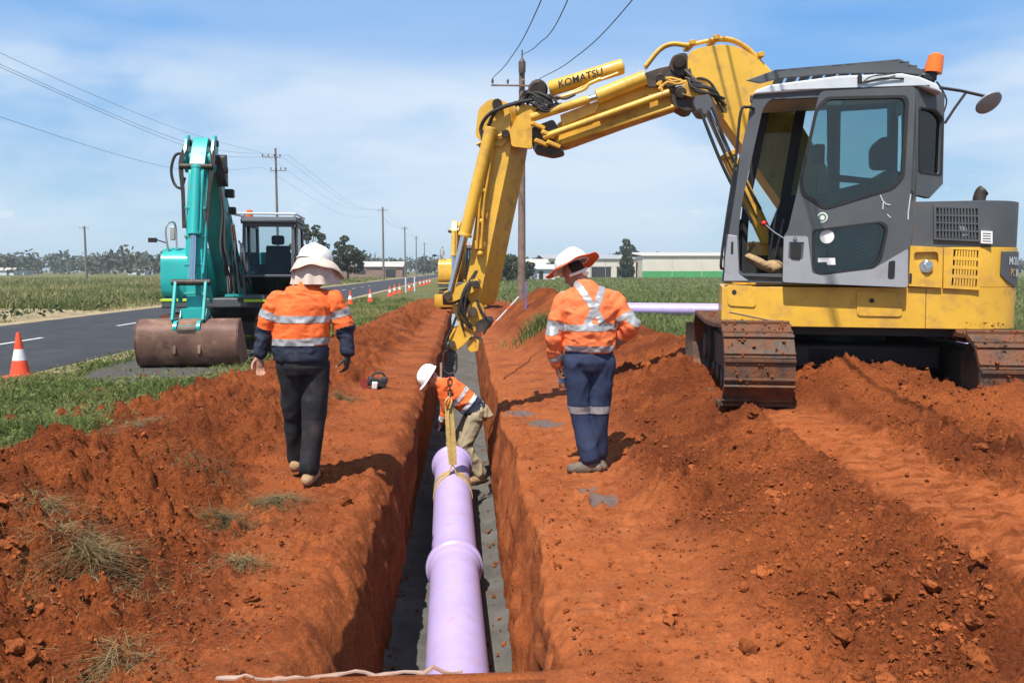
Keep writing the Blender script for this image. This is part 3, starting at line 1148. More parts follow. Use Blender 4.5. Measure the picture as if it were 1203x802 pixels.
def track(origin, length, rad, width, nshoe, td, tp, parent, shoe_me, m_frame, m_shoe):
    """crawler: frame, wheels and a closed chain of separate shoes; origin = near end, ground, outer edge"""
    c0 = origin + tp * width / 2 + td * rad + UPZ * rad
    c1 = origin + tp * width / 2 + td * (length - rad) + UPZ * rad
    fr = MB()
    ri = rad - .065
    fr.beam(c0 + td * .12, c1 - td * .12, width * .42, ri * 1.15)
    fr.beam(c0 + td * .25 + UPZ * ri * .55, c1 - td * .25 + UPZ * ri * .55, width * .3, .08)
    tr = fr.build('track', m_frame, parent, bevel=.012)
    for cc, nm in ((c0, 'idler_wheel'), (c1, 'sprocket')):
        w = MB()
        w.lathe([(ri * .35, -.05), (ri * .42, -.05), (ri * .5, .02), (ri * .86, .02), (ri * .9, -.03), (ri, -.03), (ri, width * .5 + .03),
                 (ri * .9, width * .5 + .03), (ri * .86, width * .5 - .02), (ri * .5, width * .5 - .02), (ri * .42, width * .5 + .05), (ri * .35, width * .5 + .05)],
                cc - tp * width * .25, tp, 24)
        w.build(nm, m_frame, tr)
    n_r = 6
    for i in range(n_r):
        p = c0.lerp(c1, (i + .5) / n_r) - UPZ * (rad - .16)
        w = MB()
        w.lathe([(.03, -.16), (.095, -.16), (.095, -.08), (.07, -.07), (.07, .07), (.095, .08), (.095, .16), (.03, .16)], p, tp, 14)
        w.build('roller', m_frame, tr)
    straight = (c1 - c0).length
    per = 2 * straight + 2 * math.pi * rad
    inv = INV[root_of(parent).name]
    for i in range(nshoe):
        s_ = per * (i + .35) / nshoe
        if s_ < straight:
            p, t, n = c0 + td * s_ - UPZ * rad, td, -UPZ
        elif s_ < straight + math.pi * rad:
            a = (s_ - straight) / rad
            n = td * math.sin(a) - UPZ * math.cos(a)
            t = td * math.cos(a) + UPZ * math.sin(a)
            p = c1 + n * rad
        elif s_ < 2 * straight + math.pi * rad:
            q = s_ - straight - math.pi * rad
            p, t, n = c1 - td * q + UPZ * rad, -td, UPZ
            p = p - UPZ * .035 * math.sin(math.pi * q / straight)
        else:
            a = (s_ - 2 * straight - math.pi * rad) / rad
            n = -td * math.sin(a) + UPZ * math.cos(a)
            t = -td * math.cos(a) - UPZ * math.sin(a)
            p = c0 + n * rad
        w = t.cross(n).normalized() * -1
        mt = Matrix(((t.x, w.x, n.x, p.x), (t.y, w.y, n.y, p.y), (t.z, w.z, n.z, p.z), (0, 0, 0, 1)))
        o = bpy.data.objects.new('track_shoe', shoe_me)
        COL.objects.link(o)
        o.parent = tr
        o.matrix_local = inv @ mt
    return tr


def shoe_mesh(pitch, width, m_shoe, name):
    """one shoe: plate with a hooked edge and three low grousers (x along the chain, z outwards)"""
    h = pitch / 2
    b_ = MB()
    prof = [(-h * .98, -.045), (h * .90, -.045), (h * 1.03, -.030), (h * .98, -.014), (h * .80, -.008), (h * .72, .010), (h * .60, .010), (h * .55, -.006),
            (-h * .70, -.006), (-h * .76, .016), (-h * .97, .016)]
    b_.prism([Vector((x, -width / 2, z)) for x, z in prof], (0, width, 0))
    b_.box((0, -width * .16, -.075), (pitch * .8, .04, .06))
    b_.box((0, width * .16, -.075), (pitch * .8, .04, .06))
    me = b_.mesh(name)
    me.materials.append(m_shoe)
    return me


per_ = 2 * (2.85 - .78) + 2 * math.pi * .39
SHOE = shoe_mesh(per_ / 29 * .97, .60, M_shoe, 'track_shoe')
track(T0, 2.85, .39, .60, 29, TD, TP, ex, SHOE, M_frame, M_shoe)
track(T0 + TP * 2.10 - UPZ * .07, 2.85, .39, .60, 29, TD, TP, ex, SHOE, M_frame, M_shoe)
cr_ = np.random.default_rng(88)
for k_, off_ in enumerate((0.0, 2.10)):
    n = 300
    a_ = cr_.uniform(.1, 2.9, n); w_ = cr_.uniform(.02, .58, n); top_ = cr_.uniform(0, 1, n) < .35
    P = []
    for i in range(n):
        o_ = T0 + TP * (off_ + w_[i])
        if top_[i]:
            P.append(o_ + TD * (.39 + cr_.uniform(0, 1.9)) + UPZ * (.785 + .0))
        else:
            P.append(o_ + TD * (.39 - .40 * math.sin(a_[i])) + UPZ * (.39 + .40 * math.cos(a_[i])))
    im = INV[ex.name]
    P = np.array([tuple(im @ p) for p in P])
    vv, fv = lumps(P, .004 * (4.5 ** (cr_.uniform(0, 1, n) ** 2)), ICO_V, ICO_F, 90 + k_)
    tag(np_mesh('caked_soil', vv, fv, M_clod, ex, False), kind='stuff')
uc = T0 + TP * 1.35 + TD * 1.42
b = MB()
b.beam(uc - TP * .8 - UPZ * .0 + UPZ * .42, uc + TP * .8 + UPZ * .42, .9, .24)
b.beam(uc - TD * .45 + UPZ * .42, uc + TD * .75 + UPZ * .42, .9, .2)
b.build('car_body', M_black, ex, bevel=.03)  # black here stands in for the shade under the house
b = MB()
b.cyl(Vector((SLEW.x, SLEW.y, GZ0 + .52)), Vector((SLEW.x, SLEW.y, GZ0 + .78)), .52, 32)
b.build('slew_ring', M_black, ex, bevel=.01)
# dozer blade at the far end of the tracks
bl = T0 + TD * 3.05 + TP * 1.295
b = MB()
prof = [(.0, .10), (.03, .10), (.10, .28), (.12, .48), (.06, .62), (.03, .62), (.08, .48), (.06, .29)]
b.prism([bl - TP * 1.36 + TD * (x - .1) + UPZ * z for x, z in prof], TP * 2.7)
bd = b.build('blade', M_greas, ex)
b = MB()
for sgn in (-.45, .45):
    b.beam(uc + TP * sgn + TD * .7 + UPZ * .34, bl + TP * sgn + UPZ * .34, .1, .12)
b.build('blade_arm', M_greas, bd, bevel=.01)

# ---- house: plan outline with round tail
zk0, zk1 = S(1030, 385).z, S(1030, 337.5).z
ze1 = S(1110, 290.5).z
zh1 = S(1115, 236).z
ff = fwd_of(848, 350)
fe = fwd_of(1067, 315)
fr_ = fwd_of(1140, 315)
HW = 1.15
TAIL = .56


def plan(front, rear, tail, hw, inset=0.0):
    pts = [(front, hw - inset)]
    for i in range(31):
        a = math.pi * i / 30
        ca_ = math.cos(a)
        pts.append((rear - (tail - inset) * math.sin(a), (hw - inset) * math.copysign(abs(ca_) ** .5, ca_)))
    pts.append((front, -(hw - inset)))
    return pts


def plan_prism(mb, pts, z0, z1):
    return mb.prism([loc(f_, l_, z0) for f_, l_ in pts], (0, 0, z1 - z0))


b = MB()
pts = plan(ff, fr_, TAIL, HW)
# underside rises towards the front: three slices
plan_prism(b, pts, zk0, zk1)
skirt = b.build('skirt', M_yel, ex, bevel=.045, seg=3)
b = MB()
plan_prism(b, [(p if p[0] < fe else (fe, p[1])) for p in plan(fe, fr_, TAIL, HW, .004)], zk1 + .004, ze1)
eng = b.build('engine_cover', M_yel, ex, bevel=.025)
b = MB()
plan_prism(b, plan(fwd_of(1071, 260), fr_, TAIL, HW, .012), ze1 + .004, zh1)
hood = b.build('engine_hood', M_dgrey, ex, bevel=.15, seg=5)
# belly plate, dark
b = MB()
plan_prism(b, plan(ff - .1, fr_ + .1, TAIL - .1, HW - .12), zk0 - .08, zk0 - .004)
b.build('belly_plate', M_black, ex)
# right hand side boxes beyond the boom
b = MB()
b.prism([loc(f_, -.55, zk1 + .004) for f_ in (ff - .1, fe)] + [loc(f_, -.55, ze1 + .1) for f_ in (fe, ff - .35)], LFT * -.56)
b.build('side_tank', M_yel, ex, bevel=.04)


def plate(name, poly, d0, d1, material, parent, bevel=0.0, r=0, holes=(), smooth=30):
    """flat piece on the near side, between depths d0 (outer) and d1"""
    lp = rounded(poly, r) if r else poly
    loops = [Sl(lp, d0)] + [Sl(h, d0) for h in holes]
    mb = MB()
    mb.prism(loops if len(loops) > 1 else loops[0], IN * (d1 - d0))
    return mb.build(name, material, parent, bevel=bevel, smooth=smooth)


hatch = plate('hatch', [(1006, 341.5), (1059, 343.5), (1060, 372), (1007, 371)], -.012, .02, M_yel, skirt, .006, 5)
plate('hatch', [(853, 335), (887, 336), (888, 361), (855, 359)], -.012, .02, M_yel, skirt, .006, 5)
for x, y in ((1024, 353), (862.5, 343)):
    b = MB(); b.cyl(S(x, y, -.016), S(x, y, 0), .022, 14); b.build('lock', M_black, skirt)
b = MB(); b.beam(S(1088, 339, -.0015), S(1087, 385, -.0015), .004, .006, up=LFT); b.build('seam', M_black, skirt)
b = MB(); b.beam(S(857, 366, -.004), S(930, 381, -.004), .004, .006, up=LFT)
b.build('dent_scratch', M_lgrey, skirt)
# engine door with filler recess and louvred panel
hole = rounded([(1074, 296), (1102, 295.5), (1103, 309), (1096, 322), (1086, 323), (1079, 313), (1073.5, 304)], 4)
plate('filler_door', [(1069.5, 288.5), (1107.5, 290.5), (1106.5, 338), (1067.5, 336)], -.035, .0, M_yel, eng, .005, 0, [hole])
b = MB(); b.cyl(S(1088, 313, -.045), S(1088, 313, 0), .058, 24); b.cyl(S(1088, 313, -.06), S(1088, 313, -.045), .046, 24)
b.beam(S(1086, 309.5, -.066), S(1090, 316.5, -.066), .03, .012, up=LFT)
b.build('fuel_cap', M_chrome, eng, bevel=.004)
b = MB(); b.prism(Sl(rounded([(1068.5, 321), (1071.5, 321), (1071, 333), (1068, 333)], 1.2), -.038), IN * .003); b.build('latch', M_black, eng)
plate('louvre_panel', [(1109, 290.5), (1152, 292.5), (1151, 341), (1108, 338.5)], -.028, 0, M_yel, eng, .004, 0,
      [[(1120.5, 292.8), (1149.5, 294), (1147.5, 336.5), (1117.5, 334.5)]])
plate('louvre_back', [(1120.5, 292.8), (1149.5, 294), (1147.5, 336.5), (1117.5, 334.5)], -.006, .0, M_black, eng)
for i in range(1, 9):
    u = i / 9
    b = MB(); b.beam(S(1120.5 + 29 * u, 292.8 + 1.2 * u, -.02), S(1117.5 + 30 * u, 334.5 + 2 * u, -.02), .016, .012, up=LFT); b.build('louvre_bar', M_yel, eng)
for j in range(1, 4):
    u = j / 4
    b = MB(); b.beam(S(1120.5 - 3 * u, 292.8 + 41.7 * u, -.021), S(1149.5 - 2 * u, 294 + 42.5 * u, -.021), .03, .014, up=LFT); b.build('louvre_bar', M_yel, eng)
# hood grille
plate('grille_back', [(1100, 244), (1149, 245), (1150, 281), (1100, 279)], -.002, .01, M_black, hood)
gq = [(1097, 241), (1151, 242.5), (1152, 284), (1097, 281.5)]
plate('grille_frame', gq, -.012, .01, M_dgrey, hood, .003, 0, [[(1100, 244), (1148.5, 245), (1149.5, 281), (1100, 279)]])
for i in range(1, 13):
    u = i / 13
    b = MB(); b.beam(S(1100 + 48.5 * u, 244 + u, -.008), S(1100 + 49.5 * u, 279 + 2 * u, -.008), .013, .01, up=LFT); b.build('grille_bar', M_dgrey, hood)
for j in range(1, 4):
    u = j / 3.9 * .98
    b = MB(); b.beam(S(1100, 244 + 35 * u, -.01), S(1149, 245 + 36 * u, -.01), .013, .01, up=LFT); b.build('grille_bar', M_dgrey, hood)
b = MB(); b.beam(S(1130, 262, -.001), S(1134, 277, -.001), .05, .006, up=LFT); b.build('filter_can', M_lgrey, hood)
stk = plate('sticker', [(1152.5, 271), (1166, 271.6), (1166, 286.3), (1152.5, 285.7)], -.012, .03, M_stick, hood)
for k_ in range(4):
    b = MB(); b.beam(S(1154.5, 274 + 3 * k_, -.0135), S(1164, 274.4 + 3 * k_, -.0135), .006, .002, up=LFT); b.build('small_print', M_letter, hood)
b = MB(); b.tube(bez([S(1150, 244, .4), S(1150.5, 233, .4), S(1153, 226, .4), S(1156, 223.5, .4)]), .055, 14)
b.build('exhaust_pipe', M_greas, hood)
# black name panel and lettering following the round tail


def tail_pt(px, py, out=.0):
    """photo pixel -> point on the tail's round flank"""
    best = None
    for i in range(200):
        a = R(64) * i / 199
        p = loc(fr_ - (TAIL + out) * math.sin(a), (HW + out) * math.cos(a) ** .5, 0)
        v = p - CAM
        c = CAM_R.transposed() @ v
        x = CX + FPX * c.x / -c.z
        if best is None or abs(x - px) < best[0]:
            best = (abs(x - px), p)
    p = best[1]
    d = ray(px, py)
    h = math.hypot(p.x - CAM.x, p.y - CAM.y) / math.hypot(d.x, d.y)
    return Vector((p.x, p.y, CAM.z + d.z * h))


cols = [1164, 1168, 1172, 1176, 1179, 1182, 1184.5, 1186.3]
b = MB()
for i in range(len(cols) - 1):
    lo = [322, 326, 330, 333, 335, 336.5, 337.5, 337]
    a_, c_ = cols[i], cols[i + 1]
    q = [tail_pt(a_, 295.5, .004), tail_pt(c_, 296, .004), tail_pt(c_, lo[i + 1], .004), tail_pt(a_, lo[i], .004)]
    b.prism(q, (q[1] - q[0]).cross(UPZ).normalized() * .003)
b.build('name_panel', M_dgrey, eng)
for ch, x0, x1, y0, y1, mt_ in (('M', 1174, 1178, 311, 301.5, M_white), ('O', 1178.4, 1180.8, 311.2, 301.7, M_white), ('B', 1181.1, 1183.2, 311.4, 301.9, M_white),
                               ('I', 1183.5, 1184.3, 311.5, 302, M_white), ('L', 1184.6, 1186, 311.6, 302.1, M_white),
                               ('P', 1176.5, 1178.8, 324, 315.5, M_yel), ('C', 1179.2, 1181.2, 324.3, 315.8, M_yel), ('1', 1182.3, 1184.2, 324.6, 316, M_white)):
    o_, e_, t_ = tail_pt(x0, y0, .012), tail_pt(x1, y0, .012), tail_pt(x0, y1, .012)
    text_mesh('lettering', ch, o_, e_ - o_, UPZ, (t_ - o_).length, mt_, eng, 0.0, width=(e_ - o_).length, bold=.02)

# ---- cab
CW = 1.0
outer = [(849, 331), (851, 290), (856, 236), (884, 119), (892, 108), (985, 104), (1078, 101), (1077, 228), (1068, 242), (1066, 337)]
h1 = rounded([(869, 321), (867.5, 270), (872, 236), (896, 128), (904, 117), (972, 114), (974, 322)], 6)
h2 = rounded([(988, 117), (1060, 113), (1061, 210), (986, 245)], 6)
cabf = plate('cab', outer, 0.0, .05, M_dgrey, ex, .012, 0, [h1, h2])
far1 = rounded([(877, 300), (881, 240), (904, 130), (918, 121), (936, 122), (906, 300)], 5)
far2 = rounded([(948, 124), (1044, 119), (1043, 208), (928, 236)], 6)
lowg = rounded([(868, 320), (868, 306), (905, 306), (905, 322)], 2)
far_outer = [(866, 326), (867, 290), (873, 236), (897, 121), (904, 112), (985, 108), (1056, 106), (1054, 226), (1046, 240), (1044, 328)]
b = MB()
b.prism([Sl(far_outer, CW - .05)] + [Sl(h, CW - .05) for h in (far1, far2)], IN * .05)
b.build('side_frame', M_black, cabf, bevel=.008)
for h in (far1, far2):
    b = MB(); b.prism(Sl(h, CW - .03), IN * .006); b.build('window_pane', M_clear, cabf)
b = MB()
for a_, c_ in (((851, 328), (851, 290)),):
    pass
# front: lower glass, sill and header between the two A pillars
b = MB(); b.beam(S(852, 326, .05), S(869, 323, CW - .05), .06, .08); b.build('front_sill', M_dgrey, cabf, bevel=.01)
b = MB(); b.beam(S(886, 116, .05), S(901, 119, CW - .05), .08, .07)
b.build('front_header', M_dgrey, cabf, bevel=.01)
b = MB()
q = [S(853, 318), S(857, 256)]
b.prism([S(853, 318, .05), S(869, 315, CW - .05), S(872, 258, CW - .05), S(857, 256, .05)], FWD * -.006)
b.build('windscreen', M_glass, cabf)
# floor, rear wall with window, roof
b = MB()
b.prism([S(852, 329), S(1066, 336), S(1066, 331.5), S(852, 323)][::1], IN * CW)
fl = b.build('cab_floor', M_greas, cabf)
b = MB()
rw = [S(1067, 325), S(1076, 229), S(1077, 103)]
b.prism([rw[0], rw[0] + IN * CW, rw[1] + IN * CW, rw[1]], FWD * .04)
ra_, rb_ = rw[1], rw[2]
b.prism([[ra_, ra_ + IN * CW, rb_ + IN * CW, rb_],
         [ra_.lerp(rb_, .14) + IN * .14, ra_.lerp(rb_, .14) + IN * (CW - .1), ra_.lerp(rb_, .86) + IN * (CW - .1), ra_.lerp(rb_, .86) + IN * .14]], FWD * .04)
b.build('rear_wall', M_dgrey, cabf, bevel=.008)
# bulged rear quarter with its narrow window
qb = [(1077, 102), (1093, 104), (1110, 110), (1108, 216), (1092, 233), (1076, 229)]
d0 = S(1077, 170)


def Q(px, py):
    """the rear quarter: a facet that turns away behind the cab side"""
    n = (LFT * .80 - FWD * .60).normalized()
    return on_plane(px, py, d0, n)


qn = (LFT * .80 - FWD * .60).normalized()
win = rounded([(1081, 127), (1100, 131), (1107.5, 140), (1104.5, 205), (1080, 201)], 4)
b = MB(); b.prism([[Q(*p) for p in qb], [Q(*p) for p in win]], qn * -.05); quarter = b.build('rear_quarter', M_dgrey, cabf, bevel=.008)
b = MB(); b.prism([Q(*p) + qn * -.03 for p in win], qn * -.006); b.build('quarter_pane', M_glass, cabf)
win2 = rounded([(1079.3, 125), (1101, 129), (1109, 139), (1106, 207), (1078.5, 203)], 4)
b = MB(); b.prism([[Q(*p) + qn * .004 for p in win2], [Q(*p) + qn * .004 for p in win]], qn * -.01); b.build('quarter_gasket', M_black, cabf)
roofp = [(884, 111), (890, 105), (905, 99.5), (985, 89), (1060, 86), (1081, 90), (1100, 98), (1107, 109), (1078, 101), (985, 104)]
b = MB(); b.prism(Sl(roofp, -.03), IN * (CW + .05)); b.build('roof', M_white, cabf, bevel=.03, seg=3)
gp = [(877, 94.5), (911, 82), (1057.5, 69.5), (1085, 83), (1084, 88), (1057, 85.5), (985, 86.5), (915, 92), (893, 98)]
b = MB(); b.prism(Sl(gp, .02), IN * .03)
tops = Sl([(877, 94.5), (911, 82), (1057.5, 69.5), (1085, 83)], .02)
for i in (1, 2):
    n_ = 9 if i == 1 else 3
    for k_ in range(n_):
        t_ = (k_ + .5) / n_
        p_ = tops[i].lerp(tops[i + 1], t_) - UPZ * .012
        b.beam(p_, p_ + IN * (CW - .1), .09, .018)
b.build('roof_guard', M_dgrey, cabf, bevel=.004)
b = MB()
b.cyl(S(1010, 98, -.04), S(1010, 89, -.04), .02, 10); b.cyl(S(1010.5, 90, -.04), S(1009, 86.5, -.04), .008, 8)
b.tube(bez([S(1012, 97, -.04), S(1022, 95, -.05), S(1038, 92, -.05), S(1062, 92.5, -.04)]), .008, 6)
b.tube(bez([S(1013, 97, -.04), S(1024, 90, -.05), S(1040, 88, -.05), S(1052, 86.5, -.04)]), .006, 6)
b.build('roof_cable', M_black, cabf)
# A-pillar foot, rail, wiper-like strips
plate('pillar_foot', [(850, 330), (853, 275), (866, 277), (868, 322), (880, 330)], -.012, .03, M_lgrey, cabf, .006)
plate('pillar_slot', [(859, 284), (861.5, 284), (861.5, 298), (858.5, 298)], -.016, -.01, M_black, cabf)
b = MB(); b.tube(bez([S(886, 128, -.01), S(878, 126, -.05), S(870, 133, -.07), S(864, 190, -.07), S(853, 262, -.07), S(847, 310, -.07), S(850, 316, -.02)], 8), .013, 10)
b.build('grab_rail', M_black, cabf)
# seat, consoles, levers
b = MB()
b.prism([loc(0, 0, 0) * 0 + p for p in Sl(rounded([(1022, 262), (1030, 205), (1046, 198), (1062, 203), (1066, 262)], 8), .36)], IN * .42)
b.prism(Sl(rounded([(990, 262), (1000, 255), (1060, 255), (1060, 282), (1000, 282)], 6), .34), IN * .46)
st = b.build('seat', M_seat, ex, bevel=.03)
b = MB(); b.prism(Sl(rounded([(1028, 196), (1027, 172), (1034, 161), (1048, 161), (1055, 172), (1054, 196)], 7), .42), IN * .30)
b.build('headrest', M_seat, st, bevel=.03, seg=3)
b = MB()
b.prism(Sl(rounded([(985, 290), (984, 243), (1012, 236), (1030, 250), (1030, 290)], 6), .12), IN * .18)
b.build('console', M_black, ex, bevel=.02)
b = MB()
b.prism(Sl(rounded([(905, 322), (903, 272), (918, 235), (935, 228), (960, 240), (985, 250), (985, 322)], 6), .74), IN * .18)
b.build('console', M_black, ex, bevel=.02)
b = MB(); b.tube(bez([S(926, 283, .1), S(910, 273, .14), S(897.5, 262.5, .18)]), .009, 8)
lv = b.build('lock_lever', M_chrome, ex)
b = MB(); b.ball(S(897.5, 262.5, .18), .028); b.build('knob', M_red, lv)
b = MB()
for (x, y, x2, y2) in ((902, 312, 912, 250), (908, 312, 921, 258), (955, 250, 962, 190)):
    b = MB(); b.tube([S(x, y, .5), S(x2, y2, .5)], .013, 8); b.build('control_lever', M_black, ex)
b = MB(); b.box(S(961, 182, .6), (.10, .12, .2)); b.build('switch_box', M_black, ex, bevel=.02)
b = MB(); b.box(S(978, 160, .75), (.05, .16, .5)); b.build('monitor', M_black, ex, bevel=.02)

# ---- the door, folded back against the cab
DO = [(964, 107), (1076, 101.5), (1073, 170), (1069, 240), (1066.5, 338), (919.5, 332), (921, 277), (926, 271), (936, 229), (947, 178), (959, 124)]
dw1 = rounded([(973, 117), (1060, 115), (1064, 121), (1059, 205), (1047, 219), (972, 243), (945, 226), (943, 212), (961, 131)], 6)
dw2 = rounded([(957, 272), (1033, 262), (1041, 268), (1033, 303), (1022, 314), (965, 321), (958, 313)], 5)
door = plate('door', DO, -.115, -.06, M_dgrey, ex, .012, 6, [dw1, dw2])
for w_ in (dw1, dw2):
    b = MB(); b.prism(Sl(w_, -.092), IN * .006); b.build('pane', M_glass, door)
    cx_ = sum(p[0] for p in w_) / len(w_); cy_ = sum(p[1] for p in w_) / len(w_)
    big_ = [(cx_ + (p[0] - cx_) * 1.045 + (1.5 if p[0] > cx_ else -1.5), cy_ + (p[1] - cy_) * 1.03 + (1.5 if p[1] > cy_ else -1.5)) for p in w_]
    b = MB(); b.prism([Sl(big_, -.122), Sl(w_, -.122)], IN * .012); b.build('gasket', M_black, door)
# inner sliding frame seen in the big window
b = MB()
inn = rounded([(984, 131), (1046, 127), (1045, 205), (1028, 210), (983, 205)], 4)
out_ = rounded([(977, 124), (1053, 121), (1052, 209), (1032, 217), (976, 213)], 4)
b.prism([Sl(out_, -.085), Sl(inn, -.085)], IN * .02)
b.build('sliding_frame', M_black, door)
lp = [(921, 277), (949, 277.5), (954, 321), (965, 323.5), (1026, 316), (1066.8, 292), (1066.5, 337.5), (919.5, 331.5)]
plate('lower_panel', lp, -.122, -.112, M_lgrey, door, .004, 3, [rounded([(927, 284), (945, 284.5), (943, 305), (926, 304)], 2)])
plate('handle', rounded([(929, 285), (942, 285.5), (940, 304), (929, 303)], 2), -.135, -.115, M_black, door, .006)
plate('handle', rounded([(1044, 307), (1052, 305.5), (1051, 327), (1043, 327)], 3), -.128, -.11, M_black, door, .004)
b = MB(); b.cyl(S(934, 279.5, -.135), S(934, 279.5, -.11), .018, 12); b.build('bolt', M_chrome, door)
b = MB(); b.cyl(S(966, 255.5, -.119), S(966, 255.5, -.114), .047, 22); dsk = b.build('round_sticker', M_stick, door)
b = MB(); b.pipe(S(966, 255.5, -.121), S(966, 255.5, -.119), .036, .022, 22); b.build('sticker_ring', mat('green_print', (.10, .22, .14), .6), door)
b = MB(); b.cyl(S(971.5, 278, -.10), S(971.5, 278, -.093), .062, 24); b.build('round_sticker', M_stick, door)
plate('paper_label', [(961, 303), (981, 303), (981.5, 311), (972, 311), (971, 308), (961, 308)], -.10, -.093, M_stick, door)
for k_ in range(6):
    b = MB(); b.beam(S(1006, 283 + 4.6 * k_, -.06), S(1030 - k_ * .8, 275.5 + 4.6 * k_, -.06), .012, .01, up=LFT); b.build('vent_slat', M_lgrey, door)
b = MB()
for ps in (((1034, 229), (1037, 236), (1041, 240), (1046, 241)), ((1038, 236), (1037, 246)), ((1042, 252), (1046, 256)), ((1070, 228), (1067, 250), (1067, 258))):
    b.tube([S(x, y, -.1165) for x, y in ps], .006, 5)
b.build('paint_scratches', M_white, door)

# ---- beacon and mirror
b = MB(); b.cyl(S(1091, 96, .25), S(1095, 85, .25), .05, 14); b.box(S(1090, 92, .25), (.12, .1, .06)); bc = b.build('beacon_base', M_black, ex, bevel=.01)
ax = (S(1101, 64, .25) - S(1096, 86, .25)).normalized()
b = MB(); b.lathe([(.080, 0), (.078, .05), (.072, .10), (.066, .15), (.045, .17), (0, .175)], S(1095.5, 86, .25), ax, 20); b.build('beacon', M_amber, ex)
b = MB()
b.tube([S(1104, 103, .3), S(1130, 107, .3), S(1158, 113.5, .3)], .014, 8); b.tube([S(1134, 110, .3), S(1121, 128, .3), S(1110, 145, .3)], .012, 8)
ma = b.build('mirror_arm', M_black, ex)
mn = (S(1162, 122, .3) - S(1157, 108, .3)).normalized()
b = MB(); b.lathe([(.0, .03), (.06, .025), (.115, .0), (.118, -.012), (.0, -.012)], S(1162, 121.5, .3), (UPZ * -.7 + LFT * .6 - FWD * .35), 24); b.build('mirror', M_lgrey, ma)
b = MB()
for (pp) in (((1100, 96), (1106, 104), (1112, 118), (1109, 132)), ((1102, 98), (1108, 110), (1107, 125))):
    b.tube(bez([S(x, y, .25) for x, y in pp]), .007, 6)
b.build('beacon_cable', M_rub, ex)

# ---- lower boom (beside the cab)
BFWD = Vector((-.985, .17, 0)).normalized()          # the offset boom is swung a little out of the machine's line
BLFT = Vector((-BFWD.y, BFWD.x, 0))
BIN = -BLFT
BP0 = S(915, 200, 1.26) + BLFT * 1.26


def B(px, py, d=1.26):
    return on_plane(px, py, BP0 - BLFT * d, BLFT)


def Bl(pts, d):
    return [B(x, y, d) for x, y in pts]


BD0, BD1 = 1.06, 1.46
bo = [(808, 62), (822, 56), (850, 52), (870, 56), (890, 68), (907, 88), (926, 120), (1010, 262), (1020, 300), (985, 318), (962, 300), (845, 132), (832, 104), (812, 104), (808, 95)]
b = MB(); b.prism(Bl(rounded(bo, 7), BD0), BIN * (BD1 - BD0))
boom = b.build('boom', M_yel, ex, bevel=.012)
b = MB(); b.prism(Bl(rounded([(905, 205), (925, 145), (930, 147), (909, 210)], 2), BD0 - .03), BIN * .03); b.build('boom_rib', M_yel2, boom)
# steel pipes over the boom's back
for k_, (dd, r_) in enumerate(((1.12, .021), (1.20, .021), (1.34, .018))):
    pts_ = bez([B(758, 78 + k_ * 1.5, dd), B(775, 58 + k_, dd), B(790, 51.5 + k_ * .7, dd), B(808, 53 + k_ * .6, dd), B(826, 49.5, dd), B(845, 45.5 + k_, dd), B(862, 47.5 + k_, dd), B(880, 58 + k_, dd), B(896, 76, dd), B(925, 108, dd)], 6)
    b = MB(); b.tube(pts_, r_, 10); b.build('hydraulic_pipe', M_yel if k_ != 1 else M_yel2, boom)
b = MB()
for x, y in ((810, 54), (838, 48), (889, 68)):
    b.box(B(x, y, 1.2), (.06, .30, .05))
b.build('pipe_clamp', M_yel2, boom, bevel=.006)
for dd in (1.10, 1.22, 1.34):
    pts_ = bez([B(812, 95 + 6 * random.random(), dd), B(822, 92, dd - .05), B(834, 97, dd - .07), B(842, 110, dd - .06), B(846, 126, dd), B(856, 140, dd)], 6)
    b = MB(); b.tube(pts_, .014, 8); b.build('hose', M_rub, boom)
# dark pivot castings between the two booms
b = MB(); b.prism(Bl(rounded([(786, 76), (790, 66), (800, 62), (808, 63), (808, 88), (797, 89), (788, 82)], 4), 1.08), BIN * .36)
b.prism(Bl(rounded([(757, 86), (775, 80), (796, 76), (800, 90), (790, 102), (760, 102)], 3), 1.10), BIN * .32)
b.prism(Bl(rounded([(788, 104), (802, 100), (814, 104), (812, 118), (816, 128), (806, 131), (790, 122)], 4), 1.08), BIN * .36)
b.build('boom_pivot', M_greas, boom, bevel=.02)
b = MB(); b.prism(Bl(rounded([(802, 98), (815, 94), (834, 100), (836, 112), (812, 114), (800, 110)], 3), 1.02), BIN * .44)
b.build('offset_bracket', M_yel2, boom, bevel=.01)
b = MB()
for x, y, r_ in ((798, 72, .07), (800, 109, .06), (776, 92, .05)):
    b.cyl(B(x, y, 1.02), B(x, y, 1.5), r_, 18)
b.build('pivot_pin', M_greas, boom, bevel=.008)
b = MB()
for pts_ in ([(772, 100), (780, 92), (790, 96), (800, 94)], [(774, 105), (784, 97), (796, 99), (812, 93)], [(778, 108), (776, 98), (786, 92), (806, 97)]):
    b.tube(bez([B(x, y, 1.04) for x, y in pts_]), .016, 8)
b.build('knuckle_hose', M_yel2, boom)

